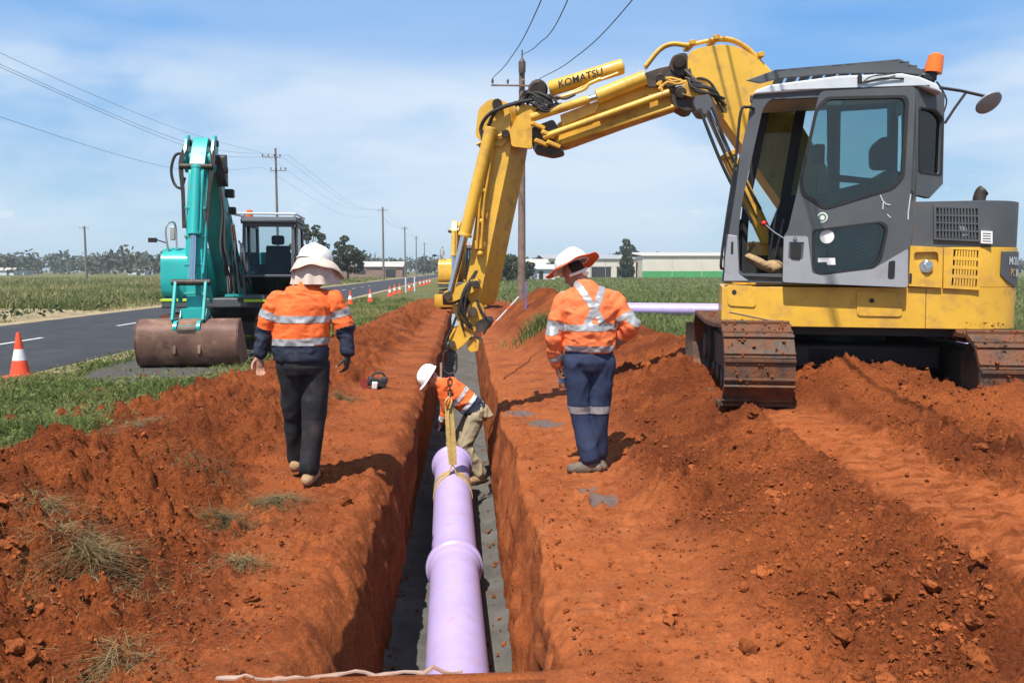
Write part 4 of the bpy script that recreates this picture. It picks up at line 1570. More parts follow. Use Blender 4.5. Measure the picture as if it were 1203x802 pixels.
# boom cylinder
cy0, cy1 = B(826, 118, .92), B(903, 285, .92)
mid_ = cy0.lerp(cy1, .38)
b = MB(); b.cyl(mid_, cy1, .075, 20); b.cyl(mid_ - (cy1 - cy0) * .012, mid_ + (cy1 - cy0) * .02, .088, 20); bcyl = b.build('boom_cylinder', M_yel, ex, bevel=.006)
b = MB(); b.cyl(cy0, mid_, .042, 16); b.build('cylinder_rod', M_chrome, bcyl)
b = MB(); b.prism(Bl(rounded([(816, 113), (834, 111), (838, 122), (833, 134), (822, 134), (815, 124)], 4), .86), BIN * .3); b.build('rod_cover', M_dgrey, bcyl, bevel=.02)
b = MB()
for (a_, c_, r_) in (((822, 128), (884, 262), .018), ((836, 126), (894, 246), .014), ((832, 130), (890, 256), .011)):
    b.tube(bez([B(*a_, .84), B((a_[0] + c_[0]) / 2 - 3, (a_[1] + c_[1]) / 2 + 2, .82), B(*c_, .84)]), r_, 8)
b.build('cylinder_hose', M_rub, bcyl)
b = MB(); b.beam(cy0.lerp(cy1, .45) - BLFT * -.09, cy1 - BLFT * -.09, .03, .03); b.build('cylinder_pipe', M_yel2, bcyl)

# ---- upper boom, parallel rod, offset cylinder, arm cylinder
ub = [(637, 161), (661, 137), (705, 116), (757, 96), (800, 98), (812, 118), (796, 125), (733, 146), (662, 170), (644, 176)]
b = MB(); b.prism(Bl(rounded([(647, 172), (655, 145), (705, 118), (757, 100), (795, 104), (806, 122), (735, 146), (664, 172)], 3), 1.14), BIN * .30)
uboom = b.build('upper_boom', M_yel2, ex, bevel=.012)
b = MB(); b.prism(Bl([(658, 135), (703, 118), (705, 121), (700, 132), (660, 149)], 1.10), BIN * .05); b.build('boom_side_plate', M_yel, uboom, bevel=.006)
b = MB(); b.cyl(B(638, 161.5, 1.06), B(786, 108.5, 1.06), .036, 14); b.build('parallel_rod', M_yel, uboom)
b = MB(); b.cyl(B(660, 168, 1.12), B(805, 121, 1.12), .03, 12); b.build('parallel_rod', M_yel2, uboom)
c0_, c1_ = B(624, 138.5, 1.06), B(758, 91, 1.06)
c_a = B(701, 114, 1.06)
b = MB(); b.cyl(c_a, c1_, .078, 20); ocyl = b.build('offset_cylinder', M_yel, ex, bevel=.008)
b = MB(); b.cyl(c0_.lerp(c_a, .85), c_a, .035, 14); b.build('cylinder_rod', M_chrome, ocyl)
b = MB(); b.cyl(c0_, c0_.lerp(c_a, .88), .047, 14); b.build('rod_guard', M_yel2, ocyl)
a0, a1 = B(645, 105, 1.20), B(727, 79.5, 1.20)
b = MB(); b.lathe([(.0, -.0), (.075, 0), (.082, .02), (.082, .80), (.078, .83), (.0, .85)], a0, a1 - a0, 22)
acyl = b.build('arm_cylinder', M_yel, ex)
b = MB(); b.tube(bez([B(650, 117, 1.12), B(664, 113, 1.10), B(686, 105, 1.10), B(692, 99, 1.10), B(706, 92.5, 1.10)]), .02, 8)
b.tube(bez([B(668, 110, 1.1), B(700, 96, 1.1), B(726, 86, 1.12)]), .014, 8); b.build('cylinder_pipe', M_yel, acyl)
b = MB(); b.ball(B(632, 106, 1.2), (.11, .11, .115)); b.cyl(B(632, 106, 1.05), B(632, 106, 1.36), .085, 18); b.build('cylinder_eye', M_greas, acyl)
axd = (a1 - a0).normalized()
upd = axd.cross(BLFT).normalized()
if upd.z < 0: upd = -upd
text_mesh('lettering', 'KOMATSU', B(657.5, 106.3, 1.2) + BLFT * .084, axd, upd, .078, M_letter, acyl, .020, width=(B(711, 88, 1.2) - B(659, 104, 1.2)).length, shear=.12, bold=.02)
b = MB()
for pts_ in ([(622, 120), (630, 112), (640, 116), (648, 126), (660, 122)], [(626, 124), (634, 118), (646, 112), (654, 120)], [(618, 118), (624, 128), (640, 130), (656, 128)],
             [(640, 120), (652, 114), (664, 116), (676, 111)]):
    b.tube(bez([B(x, y, 1.02 + .06 * random.random()) for x, y in pts_]), .015, 8)
b.build('knuckle_hose', M_greas, uboom)
hr = random.Random(21)
for k_ in range(9):
    x0_, y0_ = 604 + hr.uniform(0, 10), 118 + hr.uniform(0, 8)
    b = MB(); b.tube(bez([B(x0_, y0_, 1.02 + .3 * hr.random()), B(622 + hr.uniform(-4, 4), 112 + hr.uniform(-5, 8), 1.0 + .1 * hr.random()), B(640 + hr.uniform(-5, 5), 121 + hr.uniform(-6, 8), 1.0), B(652 + hr.uniform(-4, 12), 126 + hr.uniform(-8, 6), 1.08)], 6), hr.choice((.012, .016, .019)), 8)
    b.build('hose', hr.choice((M_rub, M_greas, M_rub)), uboom)
for k_ in range(8):
    b = MB(); b.tube(bez([B(806 + hr.uniform(-6, 6), 88 + hr.uniform(-8, 12), 1.03), B(818 + hr.uniform(-5, 5), 100 + hr.uniform(-6, 6), .98), B(834 + hr.uniform(-4, 6), 108 + hr.uniform(-6, 6), .96), B(848 + hr.uniform(-5, 5), 122 + hr.uniform(-6, 14), 1.04)], 6), hr.choice((.010, .014, .017)), 8)
    b.build('hose', hr.choice((M_rub, M_greas)), boom)
for k_ in range(4):
    b = MB(); b.tube(bez([B(555 + hr.uniform(0, 8), 318, 1.04), B(545 + hr.uniform(-4, 4), 345, .98), B(543 + hr.uniform(-5, 5), 368, .99), B(550 + hr.uniform(-6, 8), 386 + hr.uniform(-4, 6), 1.03)], 6), .012, 8)
    b.build('hose', M_rub, ex)
# gusset bracket at the arm head
b = MB()
b.prism(Bl(rounded([(612, 122), (632, 125), (625, 137), (625, 175), (601, 172), (598, 155), (606, 140)], 3), 1.04), BIN * .05)
b.prism(Bl(rounded([(612, 122), (632, 125), (625, 137), (625, 175), (601, 172), (598, 155), (606, 140)], 3), 1.42), BIN * .05)
b.prism(Bl([(598, 160), (606, 140), (612, 124), (618, 124), (612, 142), (605, 164)], 1.05), BIN * .4)
gus = b.build('arm_bracket', M_yel2, uboom, bevel=.01)
b = MB()
b.prism(Bl(rounded([(624, 150), (650, 140), (656, 150), (650, 172), (662, 174), (661, 179), (648, 182), (626, 177)], 4), 1.10), BIN * .32)
b.build('boom_fork', M_greas, uboom, bevel=.02)
for (x, y) in ((632, 148), (644, 158), (636, 168), (650, 170)):
    b = MB(); b.box(B(x, y, 1.06), (.16, .06, .045), Euler((0, .35, .2)).to_matrix()); b.build('fork_lug', M_yel2, uboom, bevel=.01)

# ---- arm
ar = [(584, 120), (593, 117), (600, 124), (603, 150), (604, 170), (614, 176), (594, 300), (588, 352), (578, 368), (560, 366), (549, 330), (556, 270), (566, 205), (569, 168), (571, 140)]
arm_l = [(572, 138), (584, 121), (594, 119), (600, 128), (602, 160), (597, 190), (582, 262), (564, 350), (559, 361), (550, 352), (548, 330), (558, 262), (567, 200)]
b = MB(); b.prism(Bl(rounded(arm_l, 5), 1.10), BIN * .34 - BFWD * .15)
arm = b.build('arm', M_yel, ex, bevel=.012)
b = MB(); b.prism(Bl(rounded([(558, 160), (562, 128), (574, 117), (586, 116), (598, 122), (600, 160), (590, 172), (570, 170)], 5), 1.06), BIN * .05)
b.build('arm_head_plate', M_yel, arm, bevel=.008)
for dd, (a_, m_, c_) in ((1.02, ((570, 168), (578, 132), (608, 121))), (1.05, ((574, 150), (586, 128), (616, 119)))):
    b = MB(); b.tube(bez([B(*a_, dd), B(565, 150, dd) if dd < 1.03 else B(575, 145, dd), B(*m_, dd - .06), B(*c_, dd - .02), B(628, 117, dd)]), .02, 10); b.build('hose', M_rub, arm)
b = MB()
for x, y, r_ in ((594, 157, .045), (584, 122, .055), (566, 171, .035)):
    b.cyl(B(x, y, .99), B(x, y, 1.5), r_, 16)
b.build('pin', M_greas, arm, bevel=.006)
b = MB(); b.tube([B(560, 170, 1.05), B(580, 163, 1.03), B(592, 158, 1.03)], .018, 8); b.build('grease_pipe', M_yel, arm)
# bucket cylinder along the arm's front
k0, k1 = B(577, 150, .98), B(530, 342, 1.02)
ka = k0.lerp(k1, .66)
b = MB(); b.cyl(k0, ka, .068, 20); b.cyl(ka - (k1 - k0) * .02, ka, .078, 20); kcyl = b.build('bucket_cylinder', M_yel, ex, bevel=.006)
b = MB(); b.cyl(ka, k1, .042, 16); b.build('cylinder_rod', M_chrome, kcyl)
for dd, off in ((.99, 0), (1.0, 5)):
    b = MB(); b.tube(bez([B(574 + off, 170, dd), B(568 + off, 210, dd), B(564 + off, 235, dd), B(562 + off, 262, dd), B(560 + off, 292, dd)]), .013, 8); b.build('arm_pipe', M_yel2, arm)
b = MB()
for (x, y) in ((567, 214), (564, 250), (563, 288)):
    b.box(B(x, y, 1.05), (.1, .08, .1)); b.ball(B(x + 1, y + 10, 1.02), .035)
b.build('hose_coupling', M_yel2, arm, bevel=.01)
# link, quick hitch and lifting eye
b = MB()
lk = rounded([(521, 342), (530, 340), (552, 329), (560, 327), (564, 334), (560, 341), (534, 354), (525, 356)], 4)
b.prism(Bl(lk, 1.0), BIN * .07)
link = b.build('bucket_link', M_yel, ex, bevel=.012)
b = MB(); b.prism(Bl(lk, 1.46), BIN * .07); b.build('bucket_link', M_yel, ex, bevel=.012)
b = MB(); b.cyl(B(559, 334, .97), B(559, 334, 1.57), .045, 16); b.cyl(B(526, 348, .97), B(526, 348, 1.57), .05, 16); b.build('pin', M_greas, link, bevel=.006)
b = MB()
hk = rounded([(548, 362), (556, 350), (567, 358), (570, 372), (562, 384), (556, 392), (546, 404), (534, 413), (527, 412), (528, 398), (536, 385), (544, 374)], 4)
b.prism(Bl(hk, 1.06), BIN * .07); b.prism(Bl(hk, 1.38), BIN * .07)
hitch = b.build('quick_hitch', M_yel2, ex, bevel=.012)
b = MB(); b.prism(Bl(rounded([(530, 358), (536, 356), (546, 378), (540, 384)], 3), 1.12), BIN * .25)
b.prism(Bl(rounded([(529, 385), (540, 382), (546, 390), (533, 407), (527, 408)], 3), 1.14), BIN * .22)
b.build('hitch_lever', M_yel, hitch, bevel=.01)
b = MB(); b.prism(Bl(rounded([(558, 380), (566, 374), (572, 374), (574, 380), (570, 388), (560, 392)], 4), 1.04), BIN * .45)
b.prism(Bl(rounded([(533, 362), (548, 345), (556, 352), (552, 372), (544, 382)], 4), 1.16), BIN * .2)
b.cyl(B(555, 366, 1.0), B(555, 366, 1.52), .055, 16); b.cyl(B(531, 404, 1.02), B(531, 404, 1.5), .04, 16)
b.build('hitch_body', M_greas, hitch, bevel=.012)
b = MB(); b.prism(Bl(rounded([(548, 404), (556, 396), (563, 400), (562, 412), (552, 414)], 3), 1.1), BIN * .3); b.build('hitch_hook', M_yel2, hitch, bevel=.015)
b = MB()
for pts_ in ([(560, 352), (566, 366), (574, 378), (568, 392)], [(536, 372), (530, 388), (524, 402), (528, 414)]):
    b.tube(bez([B(x, y, 1.03) for x, y in pts_]), .014, 8)
b.build('hitch_hose', M_rub, hitch)
# rag on the cab floor
b = MB()
b.ball(S(892, 309, .22), (.17, .10, .05), Euler((.2, .45, .2)).to_matrix())
b.ball(S(908, 313, .3), (.12, .09, .06), Euler((.3, -.2, .5)).to_matrix())
b.ball(S(884, 303, .25), (.07, .07, .03), Euler((.1, .6, 0)).to_matrix())
o = b.build('work_gloves', M_rag)
tag(o, 'tan work gloves lying on the floor of the yellow excavator cab', 'gloves')
# ------------------------------------------------------------------ people
M_skin = mat('skin', (.42, .21, .14), .55, var=.12, vscale=18, sss=.15)
M_hiv = mat('hi_vis_orange', (.80, .135, .025), .75, var=.10, vscale=6, dirt=(.45, .12, .04), dirt_amt=.2, dirt_scale=6, bump=.15, bscale=500)
M_hiv2 = mat('hi_vis_orange_faded', (.78, .175, .055), .75, var=.12, vscale=6, dirt=(.45, .14, .06), dirt_amt=.35, dirt_scale=5, bump=.15, bscale=500)
M_navy = mat('navy_cloth', (.016, .021, .042), .8, var=.25, vscale=10, dirt=(.07, .045, .035), dirt_amt=.12, dirt_scale=5, bump=.15, bscale=500)
M_navy2 = mat('navy_drill', (.022, .034, .078), .8, var=.22, vscale=9, dirt=(.10, .06, .04), dirt_amt=.14, dirt_scale=5, bump=.15, bscale=500)
M_jean = mat('charcoal_denim', (.014, .014, .017), .85, var=.3, vscale=8, dirt=(.10, .055, .035), dirt_amt=.2, dirt_scale=5, bump=.15, bscale=500)
M_beige = mat('beige_drill', (.36, .29, .185), .85, var=.15, vscale=8, dirt=(.26, .13, .07), dirt_amt=.3, dirt_scale=5, bump=.15, bscale=500)
M_tape = mat('reflective_tape', (.38, .38, .39), .38, metal=.25, var=.12, vscale=20, dirt=(.33, .28, .25), dirt_amt=.25, dirt_scale=10)
M_boot = mat('tan_leather', (.33, .20, .10), .75, var=.2, vscale=18, dirt=(.24, .09, .04), dirt_amt=.4, dirt_scale=10)
M_boot2 = mat('grey_brown_leather', (.13, .10, .075), .75, var=.25, vscale=18, dirt=(.26, .12, .06), dirt_amt=.4, dirt_scale=10)
M_sole = mat('boot_sole', (.03, .025, .022), .85, dirt=(.2, .08, .04), dirt_amt=.5, dirt_scale=14)
M_hat = mat('white_helmet', (.80, .80, .78), .35, var=.04, vscale=8, dirt=(.5, .42, .34), dirt_amt=.12, dirt_scale=9)
M_cream = mat('cream_cloth', (.60, .49, .42), .9, var=.12, vscale=9, dirt=(.36, .22, .16), dirt_amt=.3, dirt_scale=8, bump=.3, bscale=120)
M_brim_in = mat('brim_lining', (.24, .14, .10), .9, var=.2, vscale=12)
M_obrim = mat('orange_brim', (.70, .15, .05), .6, var=.12, vscale=9, dirt=(.35, .10, .05), dirt_amt=.35, dirt_scale=9)
M_glove = mat('dark_glove', (.03, .025, .025), .8, var=.3, vscale=20, dirt=(.18, .07, .04), dirt_amt=.4, dirt_scale=12)
M_hair = mat('dark_hair', (.03, .02, .015), .8, var=.3, vscale=60)


def fuse(mb, voxel, smooth=6):
    """union of overlapping closed shapes as one skin -> vertices, quads"""
    me = mb.mesh('tmp')
    o = bpy.data.objects.new('tmp', me)
    COL.objects.link(o)
    r_ = o.modifiers.new('r', 'REMESH'); r_.mode = 'VOXEL'; r_.voxel_size = voxel; r_.adaptivity = 0
    s_ = o.modifiers.new('s', 'SMOOTH'); s_.factor = .5; s_.iterations = smooth
    dg = bpy.context.evaluated_depsgraph_get()
    dg.update()
    ev = o.evaluated_get(dg).to_mesh()
    n = len(ev.vertices)
    v = np.empty(n * 3, np.float32); ev.vertices.foreach_get('co', v)
    nl = np.empty(n * 3, np.float32); ev.vertices.foreach_get('normal', nl)
    lt = np.empty(len(ev.polygons), np.int32); ev.polygons.foreach_get('loop_total', lt)
    li = np.empty(len(ev.loops), np.int32); ev.loops.foreach_get('vertex_index', li)
    o.evaluated_get(dg).to_mesh_clear()
    COL.objects.unlink(o); bpy.data.objects.remove(o); bpy.data.meshes.remove(me)
    if not (lt == 4).all():
        st_ = np.concatenate([[0], np.cumsum(lt)[:-1]])
        f = np.stack([li[st_], li[st_ + 1], li[st_ + 2], li[st_ + np.minimum(3, lt - 1)]], -1)
    else:
        f = li.reshape(-1, 4)
    return v.reshape(-1, 3).astype(float), f, nl.reshape(-1, 3).astype(float)


def folds(v, n, amp, freq, seed, stretch=(1, 1, 1), limit=None, fine=.3):
    """cloth folds pushed along the normals"""
    p = v * np.array(stretch) * freq
    warp = fbm(p[:, 0] * .5, p[:, 1] * .5, p[:, 2] * .5, octaves=2, seed=seed + 5)
    a = fbm(p[:, 0] + warp, p[:, 1] + warp, p[:, 2] + warp * 1.5, octaves=2, seed=seed)
    p2_ = p * 2.7
    a2 = fbm(p2_[:, 0] + warp, p2_[:, 1], p2_[:, 2] - warp, octaves=2, seed=seed + 9)
    f_ = (1 - np.abs(a) * 2.4) + fine * (1 - np.abs(a2) * 2.4)
    w_ = amp if limit is None else amp * limit(v)
    return v + n * (np.clip(f_, -.6, 1) * w_)[:, None]


def garment(name, mb, voxel, mats, classify, parent, amp=.006, freq=7, seed=1, stretch=(1, 1, 1), tape=None, limit=None, smooth=6, tape_mat=None):
    """clothing: fused shapes, folds, colours by panel; tape(centres) -> mask lifts reflective strips as sub-parts"""
    v, f, n = fuse(mb, voxel, smooth)
    v = folds(v, n, amp, freq, seed, stretch, limit, .12 if name == 'trousers' else .32)
    c = v[f].mean(1)
    mi = classify(c) if classify else np.zeros(len(f), int)
    o = np_mesh(name, v, f, None, parent, True, mats=mats, midx=mi)
    if tape is not None:
        mk = tape(c)
        ff_ = f[mk]
        used, inv_ = np.unique(ff_, return_inverse=True)
        vv = v[used] + n[used] * .0035
        np_mesh('reflective_tape', vv, inv_.reshape(ff_.shape), tape_mat or M_tape, o)
    return o


def hand(mb, wrist, d, back, curl=.5, side=1, size=1.0):
    """palm with four fingers and a thumb. d = direction of the palm, back = back of the hand, side: thumb side"""
    w, d, back = Vector(wrist), Vector(d).normalized(), Vector(back)
    back = (back - d * back.dot(d)).normalized()
    x = d.cross(back).normalized() * side            # towards the thumb
    s = size
    mb.capsule(w, w + d * .02 * s, .027 * s, .026 * s, 10)
    rot = Matrix((x, back, d)).transposed()
    mb.ball(w + d * .055 * s, (.042 * s, .017 * s, .052 * s), rot)
    for i, (off, ln, r_) in enumerate(((.030, .072, .0092), (.010, .080, .0095), (-.010, .075, .0092), (-.029, .060, .0082))):
        p = w + d * .095 * s + x * off * s
        a = 0.0
        mb.ball(p, r_ * 1.1 * s, nu=8, nv=6)
        for k_, seg in enumerate((.42, .33, .25)):
            a += curl * (.55, .85, .75)[k_]
            dr = (d * math.cos(a) - back * math.sin(a) + x * off * 1.2).normalized()
            q = p + dr * ln * seg * s * 1.05
            mb.capsule(p, q, r_ * s * (1 - .08 * k_), r_ * s * (.94 - .1 * k_), 8)
            p = q
    p = w + d * .030 * s + x * .030 * s - back * .006 * s
    for k_, (seg, r_) in enumerate(((.040, .0125), (.032, .0105), (.026, .009))):
        dr = (d * (.62 + .12 * k_) + x * (.72 - .28 * k_) - back * (.35 + .2 * k_ * curl)).normalized()
        q = p + dr * seg * s
        mb.capsule(p, q, r_ * s, r_ * .9 * s, 8)
        p = q


def head(mb, c, look, up, r=1.0):
    """skull, jaw, nose, ears, neck stub is added by the caller"""
    c, look = Vector(c), Vector(look).normalized()
    up = Vector(up); up = (up - look * up.dot(look)).normalized()
    side = look.cross(up).normalized()
    rot = Matrix((side, look, up)).transposed()
    mb.ball(c + up * .015 * r, (.076 * r, .098 * r, .105 * r), rot, 18, 12)
    mb.ball(c - up * .055 * r + look * .028 * r, (.058 * r, .070 * r, .068 * r), rot, 14, 10)     # jaw
    mb.ball(c - up * .098 * r + look * .066 * r, (.022 * r, .018 * r, .018 * r), rot, 8, 6)       # chin
    mb.capsule(c + look * .092 * r + up * .012 * r, c + look * .112 * r - up * .026 * r, .009 * r, .014 * r, 8)   # nose
    mb.ball(c + look * .084 * r + up * .032 * r, (.056 * r, .016 * r, .012 * r), rot, 10, 6)      # brow
    mb.ball(c + look * .088 * r - up * .060 * r, (.026 * r, .012 * r, .007 * r), rot, 10, 6)      # lips
    mb.ball(c + look * .087 * r - up * .072 * r, (.022 * r, .012 * r, .007 * r), rot, 10, 6)
    for s_ in (-1, 1):
        mb.ball(c + side * .078 * r * s_ - look * .004 * r - up * .008 * r, (.011 * r, .020 * r, .032 * r), rot, 8, 6)
    return side, look, up


def eyes(c, look, up, parent, r=1.0):
    c, look = Vector(c), Vector(look).normalized()
    up = Vector(up); up = (up - look * up.dot(look)).normalized()
    side = look.cross(up).normalized()
    for s_ in (-1, 1):
        b_ = MB(); b_.ball(c + side * .032 * r * s_ + look * .083 * r + up * .008 * r, (.013 * r, .012 * r, .009 * r), nu=10, nv=8)
        b_.build('eye', M_letter, parent, local=True)


def boot(parent, ankle, toe_dir, material, h=.13, heel_up=0.0):
    """ankle boot: leather upper and a separate sole"""
    a = Vector(ankle)
    t = Vector(toe_dir).normalized()
    b_ = MB()
    base = a - UPZ * h
    hl = base - t * .055 + UPZ * heel_up
    mb_top = a + UPZ * .03
    b_.capsule(mb_top, a - UPZ * .05, .056, .054, 12)
    b_.capsule(hl + UPZ * .05, base + t * .05 + UPZ * (.055 + heel_up * .4), .047, .05, 12)
    b_.capsule(base + t * .05 + UPZ * (.055 + heel_up * .4), base + t * .155 + UPZ * .046, .05, .044, 12)
    v, f, n = fuse(b_, .008, 4)
    v = folds(v, n, .003, 14, 3)
    o = np_mesh('boot', v, f, material, parent)
    s_ = MB()
    side = t.cross(UPZ).normalized()
    out = []
    for k_ in range(20):
        an = 2 * math.pi * k_ / 20
        l = .135 * math.cos(an) + .055
        w = (.050 if math.cos(an) > 0 else .043) * math.sin(an)
        lift = heel_up * max(0, min(1, (.10 - l) / .16))
        out.append(base + t * l + side * w + UPZ * (.004 + lift))
    s_.prism(out, UPZ * .026)
    s_.build('sole', M_sole, o, local=True)
    return o


def helmet(parent, c, up, front, r=.145, brim=.035, material=None):
    """hard hat shell with a centre ridge and short peak"""
    c, up = Vector(c), Vector(up).normalized()
    front = Vector(front); front = (front - up * front.dot(up)).normalized()
    side = front.cross(up)
    prof = [(1.0, 0.0), (1.0, .12), (.985, .28), (.93, .48), (.80, .70), (.58, .88), (.30, .975), (0.001, 1.0)]
    vs, fs = [], []
    n = 32
    for (q, h) in prof:
        for k_ in range(n):
            a = 2 * math.pi * k_ / n
            x, y = math.cos(a), math.sin(a)
            ridge = .012 * max(0, 1 - abs(x) * 5) * (1 if q < .99 else 0)
            vs.append(c + side * (x * q * r * .90) + front * (y * q * r * 1.12) + up * (h * r * .95 + ridge))
    for i in range(len(prof) - 1):
        for k_ in range(n):
            k2 = (k_ + 1) % n
            fs.append((i * n + k_, i * n + k2, (i + 1) * n + k2, (i + 1) * n + k_))
    fs.append(tuple(range((len(prof) - 1) * n, len(prof) * n)))
    b_ = MB(); b_.add(vs, fs)
    # rim: short all round, longer at the front
    ring = []
    for k_ in range(n):
        a = 2 * math.pi * k_ / n
        x, y = math.cos(a), math.sin(a)
        e = .012 + brim * max(0, y) ** 2
        ring.append((side * x, front * y, e))
    lo = [c + q[0] * (r * .90 + q[2]) + q[1] * (r * 1.12 + q[2]) - up * (.004 + q[2] * .25) for q in ring]
    hi = [p + up * .007 for p in lo]
    inn = [c + q[0] * r * .86 + q[1] * r * 1.08 - up * .004 for q in ring]
    m0 = len(b_.v)
    b_.v += lo + hi + inn
    for k_ in range(n):
        k2 = (k_ + 1) % n
        b_.f += [(m0 + k_, m0 + k2, m0 + n + k2, m0 + n + k_), (m0 + n + k_, m0 + n + k2, k2, k_), (m0 + 2 * n + k_, m0 + 2 * n + k2, m0 + k2, m0 + k_)]
    return b_.build('helmet', material or M_hat, parent, local=True, smooth=50)


def wide_brim(parent, c, up, front, r0, width_fn, droop_fn, material, thick=.006, name='hat_brim'):
    """cloth or plastic sun brim round a helmet"""
    c, up = Vector(c), Vector(up).normalized()
    front = Vector(front); front = (front - up * front.dot(up)).normalized()
    side = front.cross(up)
    n, m_ = 48, 6
    vs = []
    for lay in (0, 1):
        for j in range(m_ + 1):
            for k_ in range(n):
                a = 2 * math.pi * k_ / n
                x, y = math.cos(a), math.sin(a)
                w = width_fn(a) * j / m_
                dz = droop_fn(a) * (j / m_) ** 1.4
                wave = .006 * math.sin(a * 7 + 1) * (j / m_)
                vs.append(c + side * x * (r0 * .92 + w) + front * y * (r0 * 1.12 + w) - up * (dz + wave) + up * (thick if lay else 0))
    fs = []
    st_ = (m_ + 1) * n
    for j in range(m_):
        for k_ in range(n):
            k2 = (k_ + 1) % n
            fs.append((j * n + k2, j * n + k_, (j + 1) * n + k_, (j + 1) * n + k2))
            fs.append((st_ + j * n + k_, st_ + j * n + k2, st_ + (j + 1) * n + k2, st_ + (j + 1) * n + k_))
    for k_ in range(n):
        k2 = (k_ + 1) % n
        fs.append((m_ * n + k2, m_ * n + k_, st_ + m_ * n + k_, st_ + m_ * n + k2))
        fs.append((k_, k2, st_ + k2, st_ + k_))
    b_ = MB(); b_.add(vs, fs)
    return b_.build(name, material, parent, local=True, smooth=60)


def seg_dist(c, a, b):
    """parameter along a-b and distance for points c"""
    a, b = np.array(a), np.array(b)
    d = b - a
    t = np.clip(((c - a) @ d) / (d @ d), -.3, 1.3)
    return t, np.linalg.norm(c - (a + t[:, None] * d), axis=1)


# ---- worker walking away on the left bank
wx, wy = -1.215, 6.16
p1 = thing('person', 'worker walking away on the left bank, orange and navy shirt, dark trousers, cream sun hat', 'person',
           (wx, wy, ground(wx, wy) - .02))
J = dict(neck=(.02, .03, 1.53), sl=(-.205, .0, 1.425), sr=(.225, .02, 1.43), el=(-.292, .02, 1.175), er=(.298, .03, 1.18),
         wl=(-.338, -.03, .985), wr=(.322, .0, .985), hl=(-.115, .0, .93), hr=(.075, .02, .93),
         kl=(-.105, .10, .52), kr=(.055, .02, .51), al=(-.125, .20, .155), ar=(.02, -.04, .135))
J = {k_: Vector(v_) for k_, v_ in J.items()}
b = MB()
hc1 = Vector((.075, .085, 1.615))
lk1 = (.35, .9, -.35)
head(b, hc1, lk1, (.12, .35, 1))
b.capsule((.02, .02, 1.46), (.06, .06, 1.57), .062, .056)
b.loft([((-.03, .01, .92), .14, .09), ((-.025, .01, 1.05), .14, .09), ((-.01, .01, 1.25), .165, .10), ((.01, .01, 1.42), .18, .085), ((.02, .02, 1.50), .07, .06)])
for s_ in 'lr':
    b.capsule(J['s' + s_], J['e' + s_], .048, .042); b.capsule(J['e' + s_], J['w' + s_], .042, .029)
    b.capsule(J['h' + s_], J['k' + s_], .075, .055); b.capsule(J['k' + s_], J['a' + s_], .055, .042)
hand(b, J['wl'], (.10, -.12, -1), (-.55, .75, 0), .55, -1, .98)
hand(b, J['wr'], (-.12, .05, -1), (.9, -.3, 0), .8, 1, .98)
v_, f_, n_ = fuse(b, .0062, 3)
c_ = v_[f_].mean(1)
bd1 = np_mesh('body', v_, f_, None, p1, True, mats=[M_skin, M_glove], midx=((c_[:, 0] > .25) & (c_[:, 2] < 1.02)).astype(int))
# shirt
b = MB()
b.loft([((-.035, .0, .945), .205, .135), ((-.035, .0, 1.0), .210, .140), ((-.03, .0, 1.1), .205, .140), ((-.015, .005, 1.25), .210, .145), ((0, .01, 1.36), .215, .138), ((.01, .015, 1.45), .175, .11), ((.02, .02, 1.51), .085, .08), ((.025, .03, 1.55), .07, .07)])
for s_ in 'lr':
    b.capsule(J['s' + s_] - UPZ * .035 * 1, J['e' + s_], .072, .072)
    b.capsule(J['neck'] - UPZ * .06, J['s' + s_] - UPZ * .035, .062, .066)
    b.capsule(J['e' + s_], J['w' + s_].lerp(J['e' + s_], .10), .068, .045)


def sleeve_t(c, s_):
    t1, d1 = seg_dist(c, J['s' + s_], J['e' + s_])
    t2, d2 = seg_dist(c, J['e' + s_], J['w' + s_])
    tt = np.where(d1 - .01 < d2, t1, 1 + t2)
    near = np.minimum(d1, d2) < .098
    outx = np.abs(c[:, 0] - .0) > .205
    return tt, near & outx


def cls1(c):
    mi = np.zeros(len(c), int)
    mi[(c[:, 2] < 1.068)] = 1
    for s_ in 'lr':
        tt, on = sleeve_t(c, s_)
        on = on & (np.abs(c[:, 0]) > .19 + .05 * (c[:, 2] < 1.3))
        mi[on & (tt < .93)] = 0
        mi[on & (tt >= .93)] = 1
    return mi


def tape1(c):
    mk = (np.abs(c[:, 2] - 1.095 - .02 * c[:, 0]) < .026) | (np.abs(c[:, 2] - 1.262 + .02 * c[:, 0]) < .026)
    for s_ in 'lr':
        tt, on = sleeve_t(c, s_)
        mk = (mk & ~on) | (on & (np.abs(tt - .52) < .105))
    return mk


garment('shirt', b, .0085, [M_hiv, M_navy], cls1, p1, .013, 6, 3, (1, 1, 1.5), tape1)
